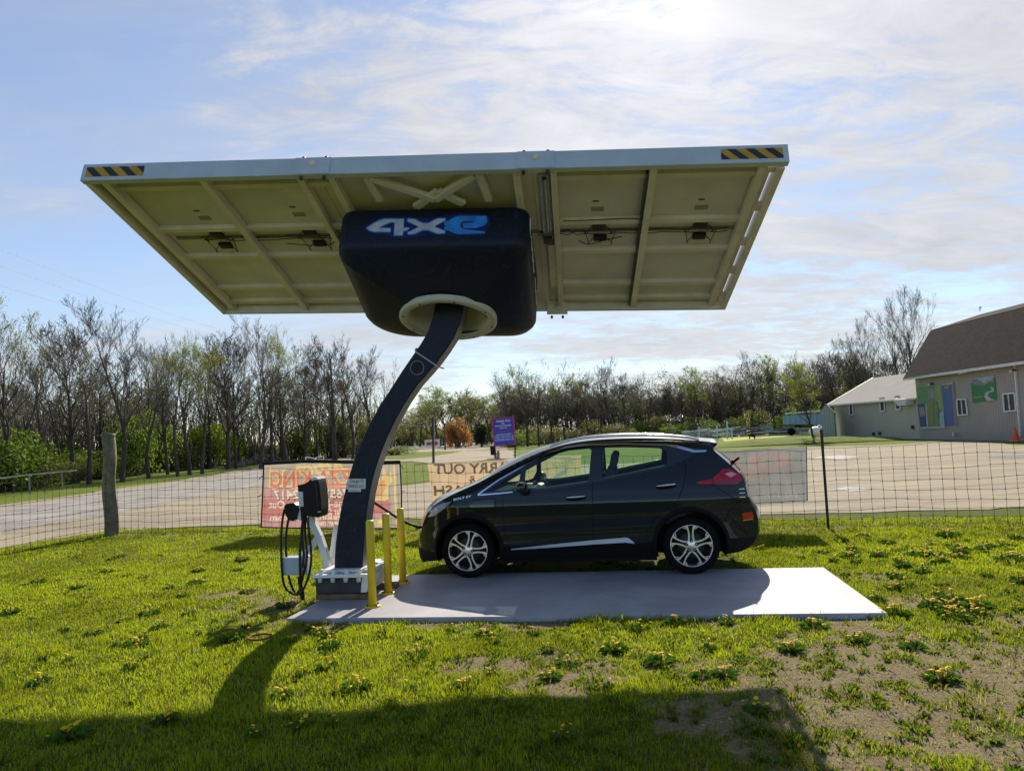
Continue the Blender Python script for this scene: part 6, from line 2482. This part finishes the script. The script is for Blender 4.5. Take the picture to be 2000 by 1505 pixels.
# stacked metal rails on the far lawn, white posts, small dark stand
M_RAILS = mat('rail_steel', (.42, .43, .44), .45, metal=.4, var=.2)
sp_ = [((1335, 838), (1392, 834), 2), ((1390, 836), (1448, 832), 3), ((1445, 834), (1512, 829.5), 4), ((1505, 835), (1560, 831), 4), ((1545, 836), (1604, 832), 3)]
for i, (a, b, n) in enumerate(sp_):
    d = 88
    A_, B_ = dep(*a, d), dep(*b, d)
    t = thing('rail_stack', ['stack of grey rails at the left end of the row, behind the car roof', 'second stack of grey rails from the left, beyond the car', 'long tilted stack of pale rails below the woods', 'stack of pale rails left of the blue trailer', 'stack of pale rails in front of the blue trailer'][i], 'rails', Vector((A_.x, d, 0)), 0, 'stacks of metal rails')
    mb = MB()
    for k in range(n * 4):
        o_ = EZ * (-.95 + (k % n) * 1.0 / n + r_.uniform(-.1, .1)) + Vector((0, (k % 4) * .4, 0))
        mb.bar(A_ + o_ + EZ * r_.uniform(-.2, .3), B_ + o_ + EZ * r_.uniform(-.2, .3), .10, .10)
    mb.build('rail', M_RAILS, t)
    mb = MB()
    for f in (.12, .5, .88):
        p = A_.lerp(B_, f)
        mb.bar(Vector((p.x, p.y + .5, -.1)), p + EZ * -.5 + Vector((0, .5, 0)), .12, .12, EX)
    mb.build('bearer', M_RAILS, t)
for px, y0, y1, lb in ((1400, 848, 831, 'thin white post left of the tall one on the far lawn'), (1420, 846, 822, 'tallest pale post standing before the stacked rails'), (1365, 850, 833, 'thin pale post just above the car roof'), (1402 + 27, 847, 834, 'short pale post right of the tallest one')):
    p = gnd(px, y0 + 6)
    p = Vector((dep(px, y0, 80).x, 80, -.1))
    tag(MB().tube([p, dep(px, y1, 80)], .07, 6).build('marker_post', M_SKYB), lb, 'post', 'pale posts on the far lawn')
p = gnd(1467, 858)
t = thing('metal_stand', 'small black metal stand lying on the sunny far lawn', 'stand', p)
mb = MB()
g_ = lambda px, py: dep(px, py, p.y)
mb.bar(g_(1462, 849), g_(1475, 852), .25, .22)
mb.bar(g_(1464, 849), g_(1464, 857), .10, .10, EX)
mb.bar(g_(1473, 852), g_(1474, 857), .10, .10, EX)
mb.build('frame', M_BLACK, t)


# ------------------------------------------------------------------ trees
M_BARK = mat('bark', (0.075, 0.060, 0.048), .95, var=.3, scale=2.5)
M_TWIG = mat('twig_bark', (0.125, 0.105, 0.092), .95, var=.3, scale=1.5)
M_TLEAF = blade_material('tree_leaf', .5)


def leaf_arrays(P, size, cols, seed):
    """numpy leaf faces: one small quad per point"""
    g = np.random.default_rng(seed)
    n = len(P)
    a = g.normal(size=(n, 3))
    a /= np.linalg.norm(a, axis=1)[:, None]
    b = np.cross(a, g.normal(size=(n, 3)))
    b /= np.linalg.norm(b, axis=1)[:, None]
    s = (size * g.uniform(.6, 1.3, n))[:, None]
    v = np.stack([P - a * s, P - b * s * .55, P + a * s, P + b * s * .55], 1)
    c = np.asarray(cols)[g.integers(0, len(cols), n)] * g.uniform(.75, 1.25, n)[:, None]
    return v, c


def raw_mesh(name, V, Fq, leafV=None, leafC=None, twigc=(0.12, 0.1, 0.09)):
    """mesh of twig quads (material 0) and leaf quads (material 1) with a hue attribute"""
    nv = len(V)
    V = np.asarray(V, np.float32).reshape(-1, 3)
    F = np.asarray(Fq, np.int32).reshape(-1, 4)
    nl = 0 if leafV is None else len(leafV)
    if nl:
        V = np.concatenate([V, leafV.reshape(-1, 3).astype(np.float32)])
        F = np.concatenate([F, (nv + np.arange(nl * 4, dtype=np.int32)).reshape(-1, 4)])
    me = bpy.data.meshes.new(name)
    me.vertices.add(len(V))
    me.vertices.foreach_set('co', V.ravel())
    me.loops.add(len(F) * 4)
    me.loops.foreach_set('vertex_index', F.ravel())
    me.polygons.add(len(F))
    me.polygons.foreach_set('loop_start', (np.arange(len(F)) * 4).astype(np.int32))
    mi = np.zeros(len(F), np.int32)
    if nl:
        mi[-nl:] = 1
    at = me.color_attributes.new('hue', 'FLOAT_COLOR', 'POINT')
    c = np.ones((len(V), 4), np.float32)
    if nl:
        c[nv:, :3] = np.repeat(leafC, 4, 0)
    at.data.foreach_set('color', c.ravel())
    me.materials.append(M_TWIG)
    me.materials.append(M_TLEAF)
    me.polygons.foreach_set('material_index', mi)
    me.update(calc_edges=True)
    return me


def grow_tree(seed, H, fork=.35, spread=.55, limbs=9, lean=0.0, minr=.012, twigs=1.0, up=.35):
    """returns limb tubes (trunk) and twig tubes (crown) plus twig tips"""
    r = random.Random(seed)
    tr, tw, tips = [], [], []

    def branch(p, d, L, rad, lev):
        n = max(3, int(L / (.55 if lev < 2 else .4)))
        pts, rs = [p.copy()], [rad]
        q, dd = p.copy(), d.copy()
        kids = []
        for i in range(n):
            f = (i + 1) / n
            jit = .045 if lev == 0 else .17
            dd = (dd + Vector((r.gauss(0, jit), r.gauss(0, jit), r.gauss(0, jit * .5) + (up * .10 if lev > 0 else .05)))).normalized()
            q = q + dd * (L / n)
            pts.append(q.copy())
            rs.append(max(minr * .7, rad * (1 - f * .82)))
            kids.append((q.copy(), dd.copy(), f, rs[-1]))
        (tr if lev <= 1 else tw).append((pts, rs, 6 if lev == 0 else (4 if lev == 1 else 3)))
        if lev >= 4 or L < .45:
            tips.extend(pts[1:])
            return
        if lev == 3:
            tips.extend(pts[2:])
        nk = {0: limbs, 1: 6, 2: 4, 3: 2}[lev] * (1 if lev < 2 else twigs)
        nk = int(nk + r.random())
        for _ in range(nk):
            lo = fork if lev == 0 else .22
            f = lo + (1 - lo) * r.random() ** .8
            c = kids[min(n - 1, int(f * n))]
            ax = c[1].orthogonal().normalized()
            ax.rotate(Matrix.Rotation(r.uniform(0, 6.283), 3, c[1]))
            an = r.uniform(.45, .95) * spread * 1.5
            nd = (c[1] * math.cos(an) + ax * math.sin(an))
            nd = (nd + EZ * up * .5).normalized()
            l2 = L * (r.uniform(.38, .62) if lev == 0 else r.uniform(.35, .65)) * (1.15 - .45 * f)
            branch(c[0], nd, l2, max(minr, c[3] * r.uniform(.5, .75)), lev + 1)
    branch(Vector((0, 0, -.15)), Vector((lean, 0, 1)).normalized(), H * .86, H * .0155 + .05, 0)
    return tr, tw, tips


def tubes_np(lst):
    V, F = [], []
    for pts, rs, n in lst:
        k0 = len(V)
        t = (pts[-1] - pts[0]).normalized()
        X = t.orthogonal().normalized()
        Y = t.cross(X)
        for p, rr in zip(pts, rs):
            for k in range(n):
                a = 6.2832 * k / n
                V.append(tuple(p + (X * math.cos(a) + Y * math.sin(a)) * rr))
        for i in range(len(pts) - 1):
            for k in range(n):
                a, b = k0 + i * n + k, k0 + i * n + (k + 1) % n
                F.append((a, b, b + n, a + n))
    return V, F


SPRING = [(.36, .40, .04), (.28, .34, .03), (.42, .42, .06), (.22, .28, .03)]
OLIVE = [(.26, .25, .06), (.32, .27, .08), (.22, .23, .05)]
BUD = [(.22, .19, .11), (.26, .23, .11), (.19, .15, .10)]
DEEP = [(.06, .12, .015), (.11, .19, .02), (.17, .25, .025), (.25, .32, .03)]


def make_tree(name, label, cat, seed, H, leaves, lsize, cols, group=None, **k):
    t = thing(name, label, cat, (0, 0, 0), 0, group)
    tr, tw, tips = grow_tree(seed, H, **k)
    V, F = tubes_np(tr)
    me = raw_mesh('trunk', V, F)
    me.materials[0] = M_BARK
    me.polygons.foreach_set('use_smooth', [True] * len(me.polygons))
    o = bpy.data.objects.new('trunk', me)
    col.objects.link(o)
    o.parent = t
    V, F = tubes_np(tw)
    g = np.random.default_rng(seed)
    T = np.array([tuple(p) for p in tips])
    if leaves:
        idx = g.integers(0, len(T), leaves)
        P = T[idx] + g.normal(0, .16, (leaves, 3))
        lv, lc = leaf_arrays(P, lsize, cols, seed + 1)
        me = raw_mesh('crown', V, F, lv, lc)
    else:
        me = raw_mesh('crown', V, F)
    o = bpy.data.objects.new('crown', me)
    col.objects.link(o)
    o.parent = t
    t['h'] = max(p[2] for p in V)
    return t


BASEH = 11.0
PROTO = [
    make_tree('bare_tree', 'x', 'tree', 1, BASEH, 220, .04, BUD, fork=.28, limbs=11, spread=.45, up=.5, minr=.012, twigs=1.35),
    make_tree('bare_tree', 'x', 'tree', 2, BASEH, 450, .05, OLIVE, fork=.42, limbs=8, spread=.38, up=.65, minr=.013),
    make_tree('budding_tree', 'x', 'tree', 3, BASEH, 3200, .055, SPRING, fork=.32, limbs=10, spread=.45, up=.5, minr=.013),
    make_tree('bare_tree', 'x', 'tree', 4, BASEH, 120, .04, BUD, fork=.25, limbs=8, spread=.48, lean=.05, up=.6, minr=.013, twigs=1.4),
    make_tree('budding_tree', 'x', 'tree', 5, BASEH, 1300, .05, OLIVE + SPRING[:1], fork=.36, limbs=9, spread=.42, lean=-.05, up=.55, minr=.013),
    make_tree('bare_tree', 'x', 'tree', 6, BASEH, 1500, .05, BUD, fork=.14, limbs=16, spread=.5, minr=.02, twigs=1.6),
    make_tree('bare_tree', 'x', 'tree', 7, BASEH, 2000, .055, BUD + OLIVE, fork=.10, limbs=17, spread=.5, minr=.02, twigs=1.6),
    make_tree('budding_tree', 'x', 'tree', 8, BASEH, 5200, .085, SPRING + DEEP[2:], fork=.16, limbs=14, spread=.5, minr=.02),
    make_tree('budding_tree', 'x', 'tree', 9, BASEH, 3000, .10, OLIVE + DEEP[1:3], fork=.12, limbs=15, spread=.55, minr=.026, twigs=1.15),
    make_tree('budding_tree', 'x', 'tree', 10, BASEH, 2600, .045, BUD + OLIVE + SPRING[:1], fork=.18, limbs=17, spread=.42, up=.6, minr=.011, twigs=1.7),
    make_tree('bare_tree', 'x', 'tree', 12, BASEH, 250, .04, BUD, fork=.24, limbs=13, spread=.45, up=.5, minr=.011, twigs=1.5),
]
used_p = set()
r_ = random.Random(42)


def plant(k, px, topy, d, label, group=None, wide=1.0):
    top = dep(px, topy, d)
    H = top.z
    src = PROTO[k]
    s = H / src['h']
    q = dep(px, 860, d)
    loc = Vector((q.x, d, -.02))
    if k not in used_p:
        used_p.add(k)
        src.location = loc
        src.scale = (s * wide, s * wide, s)
        src.rotation_euler = (0, 0, 0)
        src['label'] = label
        if group:
            src['group'] = group
        return src
    t = dup(src, loc, r_.uniform(0, 6.28), (s * wide, s * wide, s), label, group)
    t.name = src.name.split('.')[0]
    return t


ORD = 'first second third fourth fifth sixth seventh eighth ninth tenth eleventh twelfth thirteenth fourteenth fifteenth sixteenth seventeenth eighteenth nineteenth twentieth twenty-first twenty-second twenty-third twenty-fourth twenty-fifth twenty-sixth twenty-seventh twenty-eighth twenty-ninth thirtieth'.split()
left = [(-55, 600, 36, 0), (-15, 575, 40, 2), (22, 588, 38, 4), (52, 640, 44, 10), (88, 650, 41, 0), (118, 690, 50, 1), (150, 640, 45, 5), (176, 612, 42, 1), (205, 660, 54, 6), (236, 598, 43, 10), (262, 655, 56, 3), (284, 668, 47, 1), (306, 690, 60, 6), (334, 660, 52, 9), (350, 660, 48, 2), (374, 668, 50, 2),
        (392, 660, 50, 2), (412, 672, 62, 0), (440, 668, 56, 5), (468, 655, 58, 9), (500, 640, 54, 10), (532, 652, 64, 0), (562, 648, 60, 2), (590, 668, 68, 6), (618, 690, 72, 1), (648, 680, 66, 5), (690, 672, 70, 1), (722, 652, 66, 3), (752, 690, 76, 0)]
words = {0: 'bare', 1: 'slim bare', 2: 'budding green', 3: 'wide bare', 4: 'olive budding', 5: 'twiggy bare', 6: 'dense twiggy', 9: 'finely budding', 10: 'finely branched bare'}
for i, (px, ty, d, k) in enumerate(left):
    plant(k, px + r_.uniform(-9, 9), ty - 14 - r_.uniform(-34, 22), d, f'{words[k]} tree beyond the lane, {ORD[i]} from the left edge of the wood', 'trees beyond the left lane', r_.uniform(.85, 1.15))
# smaller trees in the back row of the left wood
for i in range(22):
    px = -60 + i * 38 + r_.uniform(-12, 12)
    plant(r_.choice([0, 1, 4, 5, 6, 8]), px, r_.uniform(700, 770), r_.uniform(62, 84), 'small dim tree in the back row of the left wood', 'back row of the left wood', 1.15)
# middle: leafy far trees
mid_ = [(820, 785, 140, 7), (845, 775, 138, 8), (895, 755, 122, 2), (920, 770, 126, 8), (960, 772, 128, 7), (985, 775, 122, 8), (795, 805, 160, 7), (805, 800, 150, 8), (835, 790, 150, 7), (858, 758, 125, 2), (880, 750, 120, 4), (905, 768, 130, 7), (930, 760, 128, 4), (950, 765, 135, 1), (968, 800, 140, 8), (780, 815, 170, 8), (915, 805, 150, 8), (995, 780, 118, 7)]
for i, (px, ty, d, k) in enumerate(mid_):
    plant(k if k in (7, 8) else r_.choice([7, 8, 2]), px, ty, d, 'green budding tree in the distance between the column and the car', 'distant trees between column and car', 1.6)
# wood behind the car
wood = [(1005, 718, 96, 4), (1030, 703, 92, 2), (1052, 697, 90, 0), (1080, 700, 94, 1), (1105, 712, 92, 0), (1128, 735, 100, 5), (1150, 730, 96, 3), (1175, 715, 98, 0), (1200, 700, 94, 3), (1222, 725, 100, 6), (1245, 742, 104, 5), (1268, 752, 106, 6), (1290, 745, 104, 1), (1312, 735, 108, 5), (1335, 738, 104, 6), (1355, 728, 106, 0),
        (1378, 712, 102, 5), (1402, 715, 104, 6), (1425, 705, 100, 4), (1448, 690, 98, 0), (1470, 685, 96, 3), (1492, 690, 98, 5), (1515, 680, 96, 0), (1538, 695, 98, 5), (1560, 690, 94, 3), (1585, 682, 92, 4), (1608, 688, 96, 1), (1632, 680, 94, 5), (1655, 690, 96, 6), (1675, 680, 92, 5), (1700, 690, 95, 6), (1740, 690, 98, 5)]
for i, (px, ty, d, k) in enumerate(wood):
    plant(k if i % 6 != 4 else r_.choice([8, 2, 7]), px, ty + r_.uniform(-6, 22), d, 'bare or budding tree in the wood behind the car and the far lawn', 'wood behind the car', r_.uniform(1.0, 1.3))
for i in range(62):
    px = 985 + i * 12.2 + r_.uniform(-8, 8)
    plant(r_.choice([5, 6, 6, 8, 5]), px, r_.uniform(735, 775), r_.uniform(106, 120), 'small dim tree deep in the wood behind the car', 'back row of the far wood', 1.35)
plant(10, 1718, 604, 84, 'slim tall tree rising behind the low cream building, left of a taller one', None, .75)
plant(9, 1790, 556, 82, 'tallest budding tree rising behind the barn roof', None, .72)
plant(10, 1752, 600, 90, 'bare tree between the slim one and the tallest one behind the barn', None, .9)
plant(9, 1692, 650, 92, 'low wide budding tree left of the slim tall one behind the low building', None, 1.1)
plant(2, 1842, 640, 88, 'small pale tree just showing over the barn roof slope', None, .8)
plant(7, 1590, 700, 56, 'young yellow green leafy tree in front of the trailer beside the shed', None, 1.05)


# shrubs: clumps of leaf faces on short stems
def make_shrub(name, label, cat, seed, n, cols, size, shape=(1, 1, 1), group=None, lumps=9):
    t = thing(name, label, cat, (0, 0, 0), 0, group)
    g = np.random.default_rng(seed)
    cs = np.stack([g.uniform(-.55, .55, lumps), g.uniform(-.55, .55, lumps), g.uniform(.25, .78, lumps)], 1)
    rs = g.uniform(.16, .36, lumps)
    k = g.integers(0, lumps, n)
    d = g.normal(size=(n, 3))
    d /= np.linalg.norm(d, axis=1)[:, None]
    P = cs[k] + d * (rs[k] * g.uniform(.35, 1.12, n) ** .6)[:, None]
    P[:, 2] = np.abs(P[:, 2])
    P *= np.array(shape)
    lv, lc = leaf_arrays(P, size, cols, seed + 5)
    st = []
    r = random.Random(seed)
    for c in cs:
        e = Vector((c[0] * shape[0], c[1] * shape[1], c[2] * shape[2]))
        b = Vector((r.uniform(-.12, .12), r.uniform(-.12, .12), -.05))
        m = b.lerp(e, .5) + Vector((r.uniform(-.1, .1), r.uniform(-.1, .1), .08))
        st.append(([b, m, e], [.025, .018, .008], 3))
        for _ in range(3):
            e2 = m + Vector((r.uniform(-.4, .4), r.uniform(-.4, .4), r.uniform(.1, .5)))
            st.append(([m, e2], [.014, .005], 3))
    V, F = tubes_np(st)
    me = raw_mesh('stems', V, F)
    o = bpy.data.objects.new('stems', me)
    col.objects.link(o)
    o.parent = t
    me = raw_mesh('foliage', [], [], lv, lc)
    o = bpy.data.objects.new('foliage', me)
    col.objects.link(o)
    o.parent = t
    return t


SH = [make_shrub('shrub', 'x', 'shrub', 21, 3600, DEEP, .030, lumps=14), make_shrub('shrub', 'x', 'shrub', 22, 3200, DEEP[1:] + SPRING[1:2], .032, lumps=12), make_shrub('shrub', 'x', 'shrub', 23, 2200, OLIVE + DEEP[:1], .028, lumps=14)]
us = set()


def shrub(k, px, d, h, wd, label, group):
    q = dep(px, 860, d)
    loc = Vector((q.x, d, -.02))
    if k not in us:
        us.add(k)
        SH[k].location = loc
        SH[k].scale = (wd, wd, h)
        tag(SH[k], label, None, group)
        return SH[k]
    return dup(SH[k], loc, r_.uniform(0, 6.28), (wd, wd, h), label, group)


for i in range(34):
    px = -60 + i * 25 + r_.uniform(-8, 8)
    f = max(0, px) / 520
    d = 36 + 34 * min(1.2, f) + r_.uniform(-3, 9)
    big = r_.random() < .35
    shrub(r_.choice([0, 0, 1, 2]), px, d, (r_.uniform(2.8, 5.2) if big else r_.uniform(1.0, 2.4)), r_.uniform(1.6, 3.4), 'green shrub growing under the trees beyond the left lane', 'shrubs under the left trees')
for i in range(16):
    px = 1000 + i * 40 + r_.uniform(-8, 8)
    shrub(r_.choice([0, 2, 2]), px, r_.uniform(90, 102), r_.uniform(1.6, 3.6), r_.uniform(2.4, 4.0), 'low shrub along the foot of the wood behind the car', 'shrubs along the far wood')
for i in range(12):
    px = 700 + i * 26 + r_.uniform(-8, 8)
    if 868 < px < 925:
        continue
    shrub(r_.choice([0, 2]), px, r_.uniform(140, 165), r_.uniform(3.0, 5.0), r_.uniform(3.5, 6.0), 'distant green shrub beyond the far lawn', 'distant shrubs')
RUSS = [(.42, .20, .055), (.50, .26, .08), (.34, .15, .04), (.30, .18, .06)]
ob = make_shrub('russet_bush', 'round orange brown bush on the far lawn left of the blue sign', 'bush', 31, 5200, RUSS, .035, lumps=16)
ob.location = (dep(895, 860, 105).x, 105, -.02)
ob.scale = (2.5, 2.5, 4.1)
dk = make_shrub('conifer', 'small dark green conifer beside the orange brown bush', 'conifer', 33, 2600, [(.018, .035, .016), (.03, .05, .02)], .05, lumps=12)
dk.location = (dep(941, 860, 104).x, 104, -.02)
dk.scale = (1.7, 1.7, 3.4)
r2_ = random.Random(3)


# tangled brush filling the foot of the woods: nobody could count it
def brush(name, label, spans, cols, n, size, seed, sticks=0):
    g = np.random.default_rng(seed)
    P, V, F = [], [], []
    tot = sum(s[1] - s[0] for s in spans)
    for (p0, p1, d0, d1, y0, y1) in spans:
        m = int(n * (p1 - p0) / tot)
        px = g.uniform(p0, p1, m)
        f = (px - p0) / (p1 - p0)
        d = d0 + (d1 - d0) * f + g.uniform(0, 10, m)
        hn = vnoise(px * .05, d * .2, seed)
        for a, dd, hh, u in zip(px, d, hn, g.uniform(0, 1, m)):
            top = dep(a, y0 + (y1 - y0) * ((a - p0) / (p1 - p0)), dd).z * (.55 + .75 * hh)
            q = dep(a, 860, dd)
            P.append((q.x, dd, max(0.02, top * u ** .8)))
    lv, lc = leaf_arrays(np.array(P), size, cols, seed)
    r = random.Random(seed)
    st = []
    for _ in range(sticks):
        sp_ = r.choice(spans)
        a = r.uniform(sp_[0], sp_[1])
        f = (a - sp_[0]) / (sp_[1] - sp_[0])
        dd = sp_[2] + (sp_[3] - sp_[2]) * f + r.uniform(0, 10)
        q = dep(a, 860, dd)
        top = dep(a, sp_[4], dd).z * r.uniform(.5, 1.25)
        b = Vector((q.x, dd, -.1))
        e = b + Vector((r.uniform(-.25, .25) * top, r.uniform(-.1, .1) * top, top))
        m_ = b.lerp(e, .5) + Vector((r.uniform(-.2, .2), 0, 0))
        st.append(([b, m_, e], [.05, .035, .012], 3))
        for k in range(4):
            s0 = m_.lerp(e, r.random())
            st.append(([s0, s0 + Vector((r.uniform(-1, 1), r.uniform(-.4, .4), r.uniform(.3, 1.3)))], [.022, .008], 3))
    V, F = tubes_np(st) if st else ([], [])
    me = raw_mesh(name, V, F, lv, lc)
    o = bpy.data.objects.new(name, me)
    col.objects.link(o)
    return tag(o, label, 'undergrowth', kind='stuff')


brush('undergrowth', 'dark green tangled undergrowth filling the foot of the left wood', [(-110, 300, 42, 58, 770, 760), (300, 770, 58, 84, 765, 790)], DEEP[:2] + [(.06, .07, .03), (.09, .08, .05), (.08, .065, .05)], 20000, .10, 51, 900)
brush('undergrowth', 'grey brown tangled undergrowth filling the wood behind the car', [(985, 1560, 106, 108, 752, 728), (1560, 1780, 102, 100, 728, 722)], [(.12, .095, .085), (.15, .115, .10), (.10, .09, .06), (.09, .11, .04)], 30000, .13, 52, 1500)
brush('undergrowth', 'hazy green undergrowth at the far edge of the middle lawn', [(700, 990, 165, 165, 822, 828)], [(.06, .09, .035), (.08, .10, .05), (.05, .07, .04)], 3500, .45, 53, 40)

# rough stones and cut brush beside the lane
mb = MB()
for i in range(170):
    px = r2_.uniform(440, 545)
    d = 58 + (px - 440) * .12 + r2_.uniform(0, 4)
    q = dep(px, 860, d)
    s = r2_.uniform(.12, .38)
    c = Vector((q.x, d, r2_.uniform(0, .75) * max(.25, 1 - abs(px - 505) / 70)))
    mb.ball(c, (s, s * r2_.uniform(.6, 1), s * r2_.uniform(.5, .9)), i % 2, 6)
tag(mb.build('stone_heap', [mat('stone_grey', (.20, .18, .17), .9, var=.3), mat('stone_brown', (.12, .10, .085), .9, var=.3)]), 'heap of grey stones and cut brush beside the lane left of the pizza banner', 'stones', kind='stuff')

# distant brick and metal sheds inside the far wood
for (px0, px1, y0, y1, d, c, lb) in ((1308, 1336, 815, 837, 106, (.20, .12, .11), 'small reddish brown shed half hidden in the wood behind the car'), (1400, 1452, 795, 812, 124, (.34, .33, .36), 'pale roofed shed deep in the wood above the stacked rails')):
    a, b = dep(px0, y1, d), dep(px1, y1, d)
    h_ = dep(px0, y0, d).z
    t = thing('woodland_shed', lb, 'shed', Vector((a.x, d, 0)))
    m = mat('shed_wall', c, .8, var=.2)
    MB().box(Vector(((a.x + b.x) / 2, d + 2, h_ * .42)), (b.x - a.x, 4, h_ * .84)).build('wall', m, t)
    mb = MB()
    z0 = h_ * .82
    mb.prism([Vector((a.x - .3, d - .3, z0)), Vector((a.x - .3, d + 2, h_ + .4)), Vector((a.x - .3, d + 4.3, z0))], Vector((b.x - a.x + .6, 0, 0)))
    mb.build('roof', M_GUT, t)

for o in list(bpy.data.objects):
    if 'h' in o.keys():
        del o['h']
bpy.context.view_layer.update()
